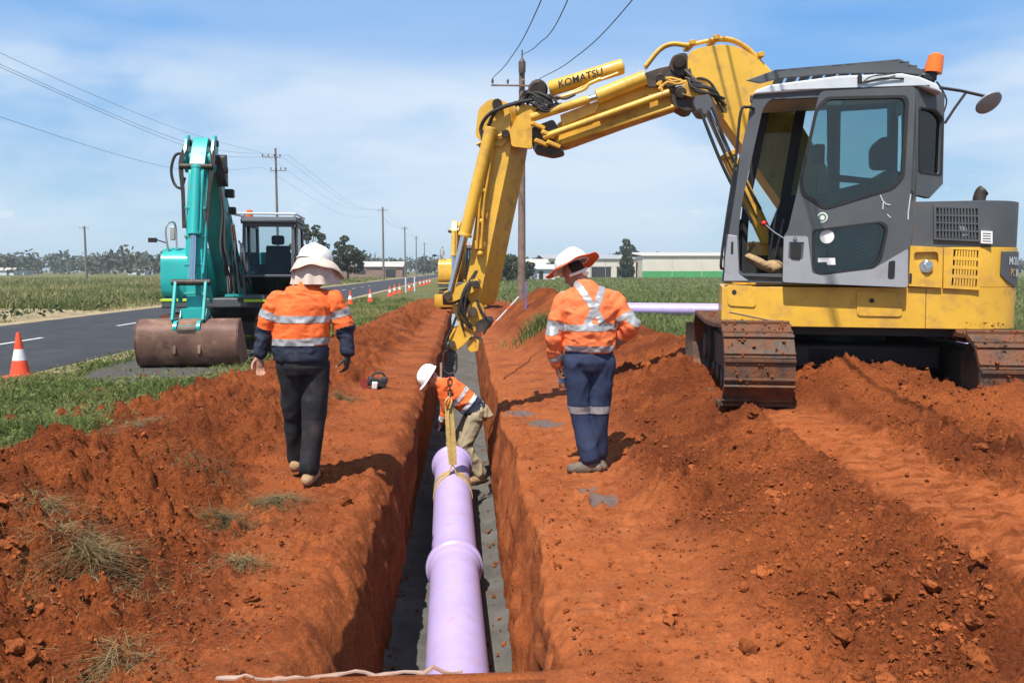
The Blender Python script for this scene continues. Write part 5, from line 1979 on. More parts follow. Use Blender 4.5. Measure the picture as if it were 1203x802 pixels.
# trousers
b = MB()
b.loft([((-.02, .005, .84), .165, .12), ((-.025, .0, .90), .19, .135), ((-.03, .0, .985), .185, .125), ((-.03, .0, 1.03), .18, .12)])
for s_, hem in (('l', .105), ('r', .10)):
    b.capsule(J['h' + s_] + Vector((0, 0, -.03)), J['k' + s_], .105, .083)
    b.capsule(J['k' + s_], J['a' + s_] - UPZ * .0, .080, .074)
garment('trousers', b, .0085, [M_jean], None, p1, .013, 4.6, 13, (1.2, 1.2, .8))
boot(p1, J['al'] + Vector((0, .0, -.01)), (-.1, 1, 0), M_boot, .135, .045)
boot(p1, J['ar'], (.1, 1, 0), M_boot, .135)
upv = Vector((.16, .24, 1)).normalized()
helmet(p1, hc1 + Vector((.0, .02, .075)), upv, (.3, 1, 0), .138, .03)
hb = wide_brim(p1, hc1 + upv * .075 + Vector((0, .02, 0)), upv, (.3, 1, 0), .138,
               lambda a: .066 + .02 * math.cos(a), lambda a: .055 + .06 * max(0, -math.sin(a)) + .035 * math.sin(2 * a + .6), M_cream, .010)
# cloth neck flap hanging from the brim
b = MB()
vs, fs = [], []
nn = 30
for lay in (0, 1):
    for j in range(7):
        for k_ in range(nn + 1):
            a = math.pi * (1.02 + 1.0 * k_ / nn)
            rr_ = .150 + .014 * math.sin(k_ * 1.1) * j / 6 + .025 * (j / 6) - (.005 if lay else 0)
            p = hc1 + Vector((.0, .015, .07)) + Vector((math.cos(a) * rr_ * 1.02, math.sin(a) * rr_ * 1.08, -.155 * j / 6 - .01))
            vs.append(p)
q = 7 * (nn + 1)
for j in range(6):
    for k_ in range(nn):
        i0 = j * (nn + 1) + k_
        fs += [(i0, i0 + 1, i0 + nn + 2, i0 + nn + 1), (q + i0 + 1, q + i0, q + i0 + nn + 1, q + i0 + nn + 2)]
b.add(vs, fs)
b.build('neck_flap', M_cream, hb, local=True, smooth=60)

# ---- worker standing on the right bench, looking down into the trench
wx, wy = .985, 6.52
p2 = thing('person', 'worker standing on the right bank, orange shirt with crossed tape, navy trousers, orange-brimmed helmet', 'person',
           (wx, wy, ground(wx, wy) - .02))
J = dict(neck=(.0, .06, 1.55), sl=(-.19, .03, 1.455), sr=(.225, .0, 1.455), el=(-.272, .0, 1.12), er=(.345, -.06, 1.225),
         wl=(-.235, .07, .90), wr=(.255, .10, 1.055), hl=(-.075, .0, .95), hr=(.125, .0, .95),
         kl=(-.055, .02, .52), kr=(.10, .03, .52), al=(.035, -.03, .135), ar=(.115, .06, .15))
J = {k_: Vector(v_) for k_, v_ in J.items()}
b = MB()
hc2 = Vector((-.085, .17, 1.655))
lk2 = Vector((-.62, .55, -.62))
up2 = Vector((-.42, .45, 1))
head(b, hc2, lk2, up2)
b.capsule((.0, .05, 1.49), (-.045, .12, 1.615), .064, .058)
b.loft([((.02, .0, .95), .14, .09), ((.02, .0, 1.10), .145, .10), ((.02, .0, 1.28), .165, .105), ((.015, .01, 1.44), .18, .09), ((.01, .03, 1.53), .075, .065)])
for s_ in 'lr':
    b.capsule(J['s' + s_], J['e' + s_], .050, .044); b.capsule(J['e' + s_], J['w' + s_], .043, .029)
    b.capsule(J['h' + s_], J['k' + s_], .078, .057); b.capsule(J['k' + s_], J['a' + s_], .055, .043)
hand(b, J['wl'], (.14, .10, -1), (-.9, -.2, 0), 1.05, 1, 1.0)
hand(b, J['wr'], (-.75, .45, -.25), (.35, .6, .6), .6, -1, 1.0)
v_, f_, n_ = fuse(b, .0062, 3)
c_ = v_[f_].mean(1)
hd = (c_ - np.array(hc2))
hairm = ((hd @ np.array(lk2.normalized())) < -.02) & ((hd @ np.array(up2.normalized())) > -.03) & (c_[:, 2] > 1.58)
np_mesh('body', v_, f_, None, p2, True, mats=[M_skin, M_hair], midx=hairm.astype(int))
b = MB()
b.loft([((.02, .0, 1.015), .195, .140), ((.02, -.005, 1.06), .212, .155), ((.02, -.01, 1.15), .205, .155), ((.02, -.005, 1.28), .215, .155), ((.015, .0, 1.38), .22, .145), ((.01, .01, 1.47), .185, .11), ((.0, .03, 1.535), .095, .085), ((-.01, .05, 1.58), .072, .072)])
for s_ in 'lr':
    b.capsule(J['s' + s_] - UPZ * .04, J['e' + s_], .076, .072)
    b.capsule(J['neck'] - UPZ * .055, J['s' + s_] - UPZ * .035, .062, .068)
    b.capsule(J['e' + s_], J['w' + s_].lerp(J['e' + s_], .06), .072, .046)


def tape2(c):
    tx = c[:, 0] - .035
    zc = c[:, 2]
    back = (c[:, 1] < .06) & (np.abs(c[:, 0] - .02) < .235)
    band = np.abs(zc - 1.215 - .02 * tx) < .027
    hem = np.abs(zc - 1.045) < .024
    y0 = 1.36
    crossx = (zc > 1.20) & (zc < 1.58) & ((np.abs((zc - y0) * .48 - tx) < .030) | (np.abs((zc - y0) * .62 + tx) < .030))
    mk = back & (band | crossx) | (hem & (np.abs(c[:, 0]) < .24)) | (band & (np.abs(tx) < .19))
    for s_ in 'lr':
        t1, d1 = seg_dist(c, J['s' + s_], J['e' + s_])
        t2, d2 = seg_dist(c, J['e' + s_], J['w' + s_])
        on = (np.minimum(d1, d2) < .10) & (np.abs(c[:, 0] - .02) > (.205 if s_ == 'r' else .20))
        tt = np.where(d1 - .005 < d2, t1, 1 + t2)
        mk = (mk & ~on) | (on & ((np.abs(tt - .70) < .085) | (np.abs(tt - 1.66) < .13)))
    return mk


garment('shirt', b, .0085, [M_hiv2], None, p2, .015, 6.5, 31, (1, 1, 1.3), tape2)
b = MB()
b.loft([((.02, .005, .86), .165, .125), ((.02, .0, .93), .195, .145), ((.02, .0, 1.01), .188, .132), ((.02, .0, 1.055), .182, .128)])
for s_ in 'lr':
    b.capsule(J['h' + s_] + Vector((0, 0, -.03)), J['k' + s_], .112, .088)
    b.capsule(J['k' + s_], J['a' + s_] + UPZ * .01, .086, .078)
garment('trousers', b, .0085, [M_navy2], None, p2, .013, 4.8, 43, (1.2, 1.2, .9), lambda c: np.abs(c[:, 2] - .535) < .030)
boot(p2, J['al'], (-.92, .05, 0), M_boot2, .135)
boot(p2, J['ar'] - UPZ * .01, (-.35, .9, 0), M_boot2, .138)
up2n = Vector((-.36, .28, 1)).normalized()
helmet(p2, hc2 + up2n * .060, up2n, (-.6, .8, 0), .140, .03)
wb = wide_brim(p2, hc2 + up2n * .062, up2n, (-.6, .8, 0), .140, lambda a: .095, lambda a: .018 + .012 * math.cos(2 * a), M_obrim)
b = MB(); b.cyl(hc2 + Vector((.06, -.09, -.005)), hc2 + Vector((.10, -.10, -.02)), .02, 10)
b.tube(bez([hc2 + Vector((.09, -.10, .03)), hc2 + Vector((.03, -.125, -.0)), hc2 + Vector((-.05, -.10, -.03))]), .012, 8)
b.build('helmet_harness', M_stick, wb, local=True)
b = MB(); b.lathe([(.0, 0), (.03, 0), (.031, .01), (.031, .03)], (0, 0, 0)); 
# bottle in his left hand
hl_ = Vector((wx, wy, ground(wx, wy) - .02)) + J['wl'] + Vector((.045, .055, -.085))
bt = thing('water_bottle', 'clear plastic water bottle held in the left hand of the standing worker', 'bottle', hl_ + Vector((.012, 0, -.125)))
ax_ = Vector((-.10, .0, 1)).normalized()
M_pet = glass_mat('clear_plastic', (.82, .88, .92), .5)
b = MB(); b.lathe([(.0, 0), (.026, 0), (.031, .008), (.031, .035), (.028, .04), (.031, .045), (.031, .12), (.030, .135), (.022, .16), (.012, .178), (.012, .19), (0, .19)], hl_ + Vector((.012, 0, -.125)), ax_, 20); bb = b.build('bottle', M_pet, bt)
b = MB(); b.lathe([(.0318, .05), (.0318, .10)], hl_ + Vector((.012, 0, -.125)), ax_, 20, closed=False); b.f = [q for q in b.f if len(q) == 4]; b.build('bottle_label', mat('blue_label', (.25, .42, .62), .5, var=.2, vscale=40), bt)
b = MB(); b.lathe([(.0, .19), (.015, .188), (.015, .206), (0, .206)], hl_ + Vector((.012, 0, -.125)), ax_, 16); b.build('cap', M_stick, bt)

# ---- worker stooping in the trench beside the pipe
wx, wy = .10, 10.75
p3 = thing('person', 'worker stooping in the trench beside the pipe, orange and navy shirt, beige trousers, white helmet', 'person',
           (wx, wy, -TR_D + .02))
J = dict(sl=(-.40, -.14, 1.33), sr=(-.30, .17, 1.30), el=(-.36, -.13, 1.06), er=(-.36, .14, 1.03), wl=(-.40, -.06, .83), wr=(-.42, .06, .82),
         hl=(.045, -.10, .95), hr=(.02, .12, .95), kl=(-.115, -.14, .53), kr=(-.20, .15, .52), al=(.085, -.10, .135), ar=(-.16, .18, .135))
J = {k_: Vector(v_) for k_, v_ in J.items()}
b = MB()
hc3 = Vector((-.555, -.02, 1.405))
lk3 = Vector((-.42, -.45, -.78))
up3 = Vector((-.72, -.1, .55))
head(b, hc3, lk3, up3)
b.capsule((-.37, .0, 1.33), (-.52, -.01, 1.385), .064, .056)


def tilt(a):
    return Matrix.Rotation(a, 3, 'Y')


ax3 = (Vector((-.37, .0, 1.32)) - Vector((.02, .0, .99)))
mt3 = Vector((0, 0, 1)).rotation_difference(ax3).to_matrix()
base3 = Vector((.03, .0, .97))
L3 = ax3.length
ud = ax3.normalized()
b.loft([(base3 + ud * q * L3, rx, ry, mt3) for q, rx, ry in ((-.05, .10, .14), (.25, .10, .145), (.6, .11, .17), (.95, .10, .18), (1.1, .06, .08))])
for s_ in 'lr':
    b.capsule(J['s' + s_], J['e' + s_], .049, .043); b.capsule(J['e' + s_], J['w' + s_], .042, .029)
    b.capsule(J['h' + s_], J['k' + s_], .078, .057); b.capsule(J['k' + s_], J['a' + s_], .055, .043)
hand(b, J['wl'], (-.15, .1, -1), (.3, -1, 0), .7, -1)
hand(b, J['wr'], (-.15, -.1, -1), (.3, 1, 0), .7, 1)
v_, f_, n_ = fuse(b, .0068, 3)
c_ = v_[f_].mean(1)
np_mesh('body', v_, f_, None, p3, True, mats=[M_skin, M_glove], midx=(c_[:, 2] < .86).astype(int))
eyes(hc3, lk3, up3, p3)
b = MB()
b.loft([(base3 + ud * q * L3, rx, ry, mt3) for q, rx, ry in ((-.10, .135, .19), (.1, .145, .195), (.35, .15, .20), (.65, .15, .21), (.9, .14, .21), (1.03, .10, .13), (1.12, .075, .075))])
for s_ in 'lr':
    b.capsule(J['s' + s_], J['e' + s_], .088, .070)
    b.capsule(J['e' + s_], J['w' + s_].lerp(J['e' + s_], .08), .068, .045)


def along3(c):
    return ((c - np.array(base3)) @ np.array(ud)) / L3


def cls3(c):
    return (along3(c) < .22).astype(int)


def tape3(c):
    t_ = along3(c)
    arm_ = np.zeros(len(c), bool)
    for s_ in 'lr':
        t1, d1 = seg_dist(c, J['s' + s_], J['e' + s_])
        arm_ |= (d1 < .092) & (t1 > .3)
    return ((np.abs(t_ - .27) < .05) | (np.abs(t_ - .56) < .05)) & ~arm_


garment('shirt', b, .0095, [M_hiv, M_navy], cls3, p3, .014, 6, 61, (1, 1, 1.3), tape3, tape_mat=mat('bright_tape', (.66, .66, .66), .4, metal=.15, var=.1, vscale=20))
b = MB()
b.loft([(base3 + ud * -.25 * L3, .14, .165), (base3 + ud * -.05 * L3, .15, .18, mt3), (base3 + ud * .12 * L3, .14, .17, mt3)])
b.ball(base3 + Vector((.03, 0, -.03)), (.16, .18, .14))
for s_ in 'lr':
    b.capsule(J['h' + s_] + Vector((0, 0, -.02)), J['k' + s_], .115, .092)
    b.capsule(J['k' + s_], J['a' + s_] + UPZ * .005, .09, .085)
garment('trousers', b, .0095, [M_beige], None, p3, .013, 7, 73, (1.1, 1.1, .9))
boot(p3, J['al'], (-.75, -.5, 0), M_boot, .135)
boot(p3, J['ar'], (-.9, -.2, 0), M_boot, .135)
helmet(p3, hc3 + up3.normalized() * .055, up3, lk3, .142, .05)
# ------------------------------------------------------------------ excavators built from measurements
def track_local(parent, x0, y0, length, rad, width, nshoe, m_frame, shoe_me):
    """crawler in the machine's own frame: x0 rear end, y0 centre line"""
    c0, c1 = Vector((x0 + rad, y0, rad)), Vector((x0 + length - rad, y0, rad))
    X_ = Vector((1, 0, 0))
    ri = rad - .06
    mb = MB(); mb.beam(c0 + X_ * .1, c1 - X_ * .1, width * .45, ri * 1.1); tr = mb.build('track', m_frame, parent, bevel=.012, local=True)
    for cc, nm in ((c1, 'idler_wheel'), (c0, 'sprocket')):
        mb = MB(); mb.lathe([(.1, -.02), (ri, 0), (ri, width * .5), (.1, width * .5 + .02)], cc - Vector((0, width * .25, 0)), (0, 1, 0), 22); mb.build(nm, m_frame, tr, local=True)
    straight = (c1 - c0).length
    per = 2 * straight + 2 * math.pi * rad
    for i in range(nshoe):
        s_ = per * i / nshoe
        if s_ < straight:
            p, t, n = c0 + X_ * s_ - UPZ * rad, X_, -UPZ
        elif s_ < straight + math.pi * rad:
            a = (s_ - straight) / rad
            n = X_ * math.sin(a) - UPZ * math.cos(a); t = X_ * math.cos(a) + UPZ * math.sin(a); p = c1 + n * rad
        elif s_ < 2 * straight + math.pi * rad:
            q = s_ - straight - math.pi * rad
            p, t, n = c1 - X_ * q + UPZ * rad, -X_, UPZ
        else:
            a = (s_ - 2 * straight - math.pi * rad) / rad
            n = -X_ * math.sin(a) + UPZ * math.cos(a); t = -X_ * math.cos(a) - UPZ * math.sin(a); p = c0 + n * rad
        w = n.cross(t).normalized()
        o = bpy.data.objects.new('track_shoe', shoe_me)
        COL.objects.link(o)
        o.parent = tr
        o.matrix_local = Matrix(((t.x, w.x, n.x, p.x), (t.y, w.y, n.y, p.y), (t.z, w.z, n.z, p.z), (0, 0, 0, 1)))


def xz(pts, y):
    return [Vector((x, y, z)) for x, z in pts]


def cylinder_set(parent, a, b_, frac, r, m_body, name, n=18):
    a, b_ = Vector(a), Vector(b_)
    m_ = a.lerp(b_, frac)
    mb = MB(); mb.cyl(a, m_, r, n); mb.cyl(m_ - (b_ - a).normalized() * .06, m_, r * 1.15, n); mb.cyl(a, a + (b_ - a).normalized() * .05, r * 1.1, n)
    o = mb.build(name, m_body, parent, bevel=.006, local=True)
    mb = MB(); mb.cyl(m_, b_, r * .58, 14); mb.build('cylinder_rod', M_chrome, o, local=True)
    mb = MB(); off = Vector((0, r * 1.3, 0)); mb.tube([a + off, m_ - (b_ - a).normalized() * .04 + off, m_], r * .2, 8); mb.build('cylinder_pipe', m_body, o, local=True)
    return o


def bucket_mesh(parent, c, width, h, material, rot):
    """curved shell with two cheek plates and teeth-less lip; convex back towards +x"""
    prof_o, prof_i = [], []
    raw = bez([Vector((x * h, 0, z * h)) for x, z in ((.02, .50), (.22, .47), (.40, .36), (.475, .12), (.47, -.14), (.39, -.36), (.18, -.49), (-.15, -.52), (-.50, -.46))], 3)
    for q in raw:
        prof_o.append((q.x, q.z)); prof_i.append((q.x * .94 - .004, q.z * .94))
    mb = MB()
    lp = prof_o + prof_i[::-1]
    T = lambda x, z, y: Vector(c) + (rot @ Vector((x, y, z)))
    vs = []
    mb.prism([T(x, z, -width / 2) for x, z in lp], rot @ Vector((0, width, 0)))
    o = mb.build('bucket', material, parent, bevel=.006, local=True)
    for s_ in (-1, 1):
        mb = MB(); mb.prism([T(x, z, s_ * width / 2 + (-.03 if s_ > 0 else 0)) for x, z in prof_o], rot @ Vector((0, .03, 0))); mb.build('bucket_cheek', material, o, bevel=.004, local=True)
    mb = MB(); x, z = prof_o[-1]; mb.beam(T(x, z, -width / 2), T(x, z, width / 2), .12, .03, up=rot @ Vector((1, 0, 0))); mb.build('cutting_edge', material, o, local=True)
    return o


M_teal = mat('teal_paint', (.018, .36, .34), .4, var=.08, vscale=2.5, dirt=(.10, .22, .19), dirt_amt=.25, dirt_scale=4, coat=.15)
M_teal2 = mat('teal_paint_worn', (.03, .30, .28), .5, var=.15, vscale=4, dirt=(.12, .13, .10), dirt_amt=.35, dirt_scale=5)
M_lime = mat('lime_strip', (.42, .62, .03), .5, var=.06)
M_rust = mat('rusty_bucket', (.15, .08, .058), .62, metal=.15, var=.3, vscale=3, dirt=(.36, .22, .14), dirt_amt=.5, dirt_scale=2.6, bump=.25, bscale=30)
M_olive = mat('olive_seat', (.055, .055, .035), .9, var=.2, vscale=14)
M_tan = mat('silver_paint', (.42, .40, .37), .4, metal=.3, var=.1)
SHOE_T = shoe_mesh(.17, .5, M_shoe, 'track_shoe')


def small_excavator(name, label, at_, heading, P, pose, mats, bucket_w=1.7, detail=True):
    body, worn, seatm, bkt = mats
    t = thing(name, label, 'excavator', at_, heading)
    HWd = P['hw']
    TL = P['track']
    for s_ in (-1, 1):
        track_local(t, -TL / 2, s_ * (HWd - .28), TL, .38, .5, 40 if detail else 30, M_frame, SHOE_T)
    mb = MB(); mb.box((0, 0, .45), (1.3, 1.5, .3)); mb.build('car_body', M_frame, t, bevel=.03, local=True)
    mb = MB(); mb.cyl((0, 0, .6), (0, 0, .92), .5, 28); mb.build('slew_ring', M_black, t, local=True)
    # house
    mb = MB(); mb.box((-.05, 0, 1.0), (2.6, HWd * 2, .2)); hs_ = mb.build('deck', M_dgrey, t, bevel=.03, local=True)
    pl_ = [(-.1, HWd)] + [(-.55 - 1.0 * math.sin(math.pi * i / 14) ** .8, HWd * math.cos(math.pi * i / 14)) for i in range(15)] + [(-.1, -HWd)]
    mb = MB(); mb.prism([Vector((x, y, 1.1)) for x, y in pl_], (0, 0, .95)); mb.build('engine_cover', body, t, bevel=.10, seg=4, local=True)
    mb = MB(); mb.prism([Vector((x, y, .93)) for x, y in pl_], (0, 0, .165)); mb.build('counterweight', M_dgrey, t, bevel=.05, local=True)
    # right-hand front box (tank) with lime stripe
    mb = MB(); mb.prism(xz(rounded([(-.1, 1.1), (1.18, 1.1), (1.24, 1.4), (1.18, 1.95), (.85, 2.12), (-.1, 2.12)], .14), -HWd), (0, .78, 0)); tk = mb.build('side_tank', body, t, bevel=.06, seg=3, local=True)
    mb = MB(); mb.box((.6, -HWd + .375, 1.06), (1.33, .77, .055)); mb.box((.9, .95, 1.06), (1.5, .96, .055)); mb.build('lime_stripe', M_lime if detail else M_yel, hs_, bevel=.01, local=True)
    mb = MB()
    mb.tube(bez([(1.0, -HWd + .12, 1.95), (1.05, -HWd + .08, 2.4), (1.0, -HWd + .12, 2.6), (.6, -HWd + .15, 2.6), (.55, -HWd + .15, 2.1)], 6), .02, 8); mb.build('hand_rail', M_tan, t, local=True)
    mb = MB(); mb.box((1.06, -HWd + .22, 2.4), (.05, .10, .28)); mb.build('mirror', M_tan, t, bevel=.02, local=True)
    mb = MB(); mb.tube([(1.0, -HWd + .1, 2.2), (1.1, -HWd - .12, 2.28)], .012, 8); mb.box((1.1, -HWd - .16, 2.26), (.05, .16, .09)); mb.build('work_mirror', M_black, t, local=True)
    # cab
    y0, y1, cz0, cz1 = P['cab_y0'], P['cab_y1'], 1.1, P['cab_top']
    cs = [(.0, cz0), (1.62, cz0), (1.72, 1.55), (1.52, cz1 - .06), (1.42, cz1), (.0, cz1)]
    h_front = rounded([(1.1, 1.25), (1.58, 1.25), (1.62, 1.6), (1.45, cz1 - .14), (1.1, cz1 - .12)], .05)
    h_rear = rounded([(.12, 1.75), (1.0, 1.75), (1.0, cz1 - .12), (.12, cz1 - .12)], .05)
    cab_ = None
    for yy in (y0, y1 - .05):
        mb = MB(); mb.prism([xz(cs, yy), xz(h_front, yy), xz(h_rear, yy)], (0, .05, 0)); o = mb.build('cab' if cab_ is None else 'side_frame', M_dgrey, t if cab_ is None else cab_, bevel=.01, local=True)
        cab_ = cab_ or o
        for h_ in (h_front, h_rear):
            mb = MB(); mb.prism(xz(h_, yy + .02), (0, .006, 0)); mb.build('window_pane', M_glass, cab_, local=True)
    mb = MB(); mb.prism(xz([(-.04, cz1 - .02), (1.40, cz1 - .02), (1.56, cz1 - .08), (1.6, cz1 - .03), (1.45, cz1 + .06), (-.04, cz1 + .06)], y0 - .02), (0, y1 - y0 + .04, 0)); mb.build('roof', M_dgrey, cab_, bevel=.02, local=True)
    mb = MB(); mb.box((.02, (y0 + y1) / 2, 1.45), (.05, y1 - y0 - .11, .68)); mb.build('rear_panel', M_black, cab_, local=True)
    for pts_ in (((1.64, cz0 + .06), (1.70, 1.52)), ((1.70, 1.58), (1.5, cz1 - .1))):
        mb = MB(); (xa, za), (xb, zb) = pts_
        mb.prism([Vector((xa, y0 + .07, za)), Vector((xa, y1 - .07, za)), Vector((xb, y1 - .07, zb)), Vector((xb, y0 + .07, zb))], (-.006, 0, 0)); mb.build('windscreen', M_clear, cab_, local=True)
    mb = MB(); mb.beam((1.71, y0, 1.55), (1.71, y1, 1.55), .04, .05); mb.beam((1.63, y0, cz0 + .03), (1.63, y1, cz0 + .03), .05, .09); mb.beam((1.5, y0, cz1 - .09), (1.5, y1, cz1 - .09), .08, .1); mb.build('front_frame', M_dgrey, cab_, bevel=.01, local=True)
    mb = MB(); mb.box((.8, (y0 + y1) / 2, cz0 + .03), (1.5, y1 - y0 - .1, .05)); mb.build('cab_floor', M_black, cab_, local=True)
    yc = (y0 + y1) / 2
    mb = MB(); mb.prism(xz(rounded([(.32, 1.5), (.42, 1.5), (.40, 2.12), (.30, 2.2), (.22, 2.12)], .05), yc - .24), (0, .48, 0)); mb.box((.62, yc, 1.47), (.5, .5, .14)); mb.box((.62, yc, 1.28), (.3, .3, .3)); st_ = mb.build('seat', seatm, t, bevel=.05, seg=3, local=True)
    mb = MB(); mb.box((.32, yc, 2.3), (.11, .27, .2)); mb.build('headrest', M_seat, st_, bevel=.05, seg=3, local=True)
    mb = MB()
    for s_ in (-1, 1):
        mb.box((.8, yc + s_ * .36, 1.5), (.55, .14, .14)); mb.tube([(1.0, yc + s_ * .36, 1.55), (1.05, yc + s_ * .34, 1.78)], .02, 8)
        mb.tube([(1.4, yc + s_ * .1, 1.12), (1.36, yc + s_ * .1, 1.5)], .016, 8)
    mb.build('consoles', M_black, t, local=True)
    mb = MB(); mb.tube([(1.45, y0 - .25, cz1 + .12), (1.45, y1 + .02, cz1 + .12), (-.05, y1 + .02, cz1 + .12), (-.05, y0 - .1, cz1 + .12), (1.45, y0 - .25, cz1 + .12)], .022, 8)
    for xx, yy in ((1.4, y0 + .02), (1.4, y1), (0, y1), (0, y0)):
        mb.tube([(xx, yy, cz1), (xx, yy, cz1 + .12)], .02, 6)
    mb.build('roof_rail', M_white, cab_, local=True)
    mb = MB(); mb.lathe([(.07, 0), (.068, .08), (.05, .14), (0, .15)], (1.3, y0 + .10, cz1 + .06), n=16); mb.build('beacon', M_amber, t, local=True)
    mb = MB(); mb.tube(bez([(1.75, y1 + .02, 1.3), (1.78, y1 + .06, 1.9), (1.55, y1 + .06, 2.5), (1.5, y1, 2.6)]), .016, 8); mb.build('grab_rail', M_black, cab_, local=True)
    # boom
    bw = P['boom_w']
    mb = MB(); mb.prism(xz(rounded(pose['boom'], .10), -bw / 2 + P['boom_y']), (0, bw, 0)); bm = mb.build('boom', worn if detail else body, t, bevel=.015, local=True)
    for s_ in (-1, 1):
        a_, c_ = pose['boom_cyl']
        cylinder_set(t, (a_[0], P['boom_y'] + s_ * (bw / 2 + .13), a_[1]), (c_[0], P['boom_y'] + s_ * (bw / 2 + .13), c_[1]), .55, .075, body, 'boom_cylinder')
    a_, c_ = pose['arm_cyl']
    cylinder_set(t, (a_[0], P['boom_y'], a_[1]), (c_[0], P['boom_y'], c_[1]), .6, .085, body, 'arm_cylinder')
    aw = bw * .62
    mb = MB(); mb.prism(xz(rounded(pose['arm'], .07), -aw / 2 + P['boom_y']), (0, aw, 0)); am = mb.build('arm', body, t, bevel=.015, local=True)
    a_, c_ = pose['bucket_cyl']
    cylinder_set(t, (a_[0], P['boom_y'] - .0, a_[1]), (c_[0], P['boom_y'] - .0, c_[1]), .60, .085, body, 'bucket_cylinder')
    for (x, z, r_) in pose['pins']:
        mb = MB(); mb.cyl((x, P['boom_y'] - bw / 2 - .07, z), (x, P['boom_y'] + bw / 2 + .07, z), r_, 18); mb.cyl((x, P['boom_y'] - bw / 2 - .09, z), (x, P['boom_y'] - bw / 2 - .07, z), r_ * .6, 12); mb.build('pin', M_greas, am, bevel=.006, local=True)
    return t, cab_, bm, am


TH = math.atan2(-1, .075)
POSE_T = dict(
    boom=[(.15, 1.25), (.55, 1.15), (1.5, 2.35), (2.35, 3.35), (2.75, 3.55), (2.78, 3.75), (2.6, 3.82), (2.2, 3.75), (1.15, 2.75), (.25, 1.6)],
    boom_cyl=((1.05, 1.15), (1.75, 2.55)), arm_cyl=((1.15, 2.95), (2.45, 4.0)),
    arm=[(2.42, 4.02), (2.55, 4.1), (2.72, 3.9), (3.02, 3.42), (3.1, 3.1), (3.48, 1.0), (3.46, .72), (3.3, .68), (3.2, .8), (2.74, 2.9), (2.52, 3.5), (2.36, 3.9)],
    bucket_cyl=((2.98, 3.5), (3.58, 1.45)), pins=((2.66, 3.66, .07), (2.47, 3.98, .06), (3.36, .8, .06), (2.98, 3.5, .05)))
PT = dict(hw=1.20, track=3.5, cab_y0=.47, cab_y1=1.46, cab_top=2.66, boom_w=.42, boom_y=-.02)
tx, ty = -4.98, 17.9
teal, tcab, tboom, tarm = small_excavator('excavator', 'teal excavator parked on the verge with its rusty bucket resting on the ground', (tx, ty, 0.0), TH, PT, POSE_T, (M_teal, M_teal2, M_olive, M_rust))
rot_b = Matrix.Rotation(math.radians(8), 3, 'Y')
bucket_mesh(teal, (3.66, -.02, .43), 1.68, .82, M_rust, rot_b)
mb = MB()
hk = rounded([(3.22, .95), (3.5, 1.0), (3.62, .82), (3.98, .80), (4.06, .70), (3.98, .52), (3.7, .5), (3.3, .62)], .05)
mb.prism(xz(hk, -.24), (0, .06, 0)); mb.prism(xz(hk, .14), (0, .06, 0)); mb.box((3.82, -.02, .72), (.34, .42, .1), Euler((0, .25, 0)).to_matrix()); mb.box((3.60, -.02, .9), (.16, .34, .2))
mb.build('quick_hitch', M_teal, teal, bevel=.015, local=True)
mb = MB(); mb.box((3.98, -.02, .56), (.14, .34, .26)); mb.build('hitch_jaw', M_greas, teal, bevel=.03, local=True)
for s_ in (-1, 1):
    mb = MB(); mb.beam((3.30, s_ * .26 - .02, 1.12), (3.62, s_ * .26 - .02, 1.46), .05, .12); mb.build('rocker_link', M_teal, teal, bevel=.01, local=True)
    mb = MB(); mb.beam((3.62, s_ * .25 - .02, 1.46), (3.92, s_ * .25 - .02, .80), .05, .1); mb.build('bucket_link', M_teal, teal, bevel=.01, local=True)
    mb = MB(); mb.prism(xz([(3.9, .42), (4.06, .4), (4.1, .26), (3.98, .18)], s_ * .2 - .04), (0, .05, 0)); mb.build('bucket_ear', M_rust, teal, bevel=.01, local=True)
mb = MB(); mb.cyl((3.62, -.34, 1.45), (3.62, .30, 1.45), .055, 16); mb.build('link_pin', M_greas, teal, local=True)
# arm side plates at the head, hoses, pipework
for s_ in (-1, 1):
    mb = MB(); mb.prism(xz(rounded([(2.36, 3.95), (2.5, 4.14), (2.66, 4.06), (2.92, 3.6), (2.7, 3.4), (2.5, 3.55)], .06), s_ * .235 - .045), (0, .05, 0)); mb.build('arm_head_plate', M_teal, tarm, bevel=.01, local=True)
for k_ in range(3):
    yy = .16 + .05 * k_
    mb = MB(); mb.tube(bez([(1.5, yy, 1.2), (1.62, yy + .01, 1.5), (1.75, yy + random.uniform(-.02, .02), 1.75), (1.95, yy * .8, 2.1), (2.2, .24 + .015 * k_, 2.75), (2.45, .25 + .012 * k_, 3.2)], 6), .016, 8)
    mb.build('hose', M_rub if k_ % 2 else M_tan, tboom, local=True)
for k_ in range(8):
    mb = MB(); mb.tube(bez([(1.42, .20 + .055 * k_, 1.18), (1.5, .20 + .055 * k_, 1.35), (1.52, .19 + .055 * k_, 1.62), (1.40, .18 + .05 * k_, 1.85)], 5), .02, 8); mb.build('valve_pipe', (M_tan, M_teal, M_rub)[k_ % 3], tboom, local=True)
mb = MB(); mb.box((1.46, .40, 1.16), (.10, .62, .05)); mb.box((1.5, .40, 1.62), (.06, .55, .05)); mb.build('pipe_clamp', M_teal, tboom, local=True)
hr = random.Random(5)
for k_ in range(12):
    x0_, z0_ = 1.5 + hr.uniform(0, .35), 1.25 + hr.uniform(0, .4)
    mb = MB(); mb.tube(bez([(x0_, .16 + .04 * k_, z0_), (x0_ + .15, .18 + .035 * k_, z0_ + .25), (x0_ + .1 + hr.uniform(-.1, .1), .16 + .035 * k_, z0_ + .5), (x0_ - .1, .14 + .03 * k_, z0_ + .6)], 5), hr.choice((.013, .018, .022)), 8)
    mb.build('hose', hr.choice((M_rub, M_rub, M_tan, M_teal)), tboom, local=True)
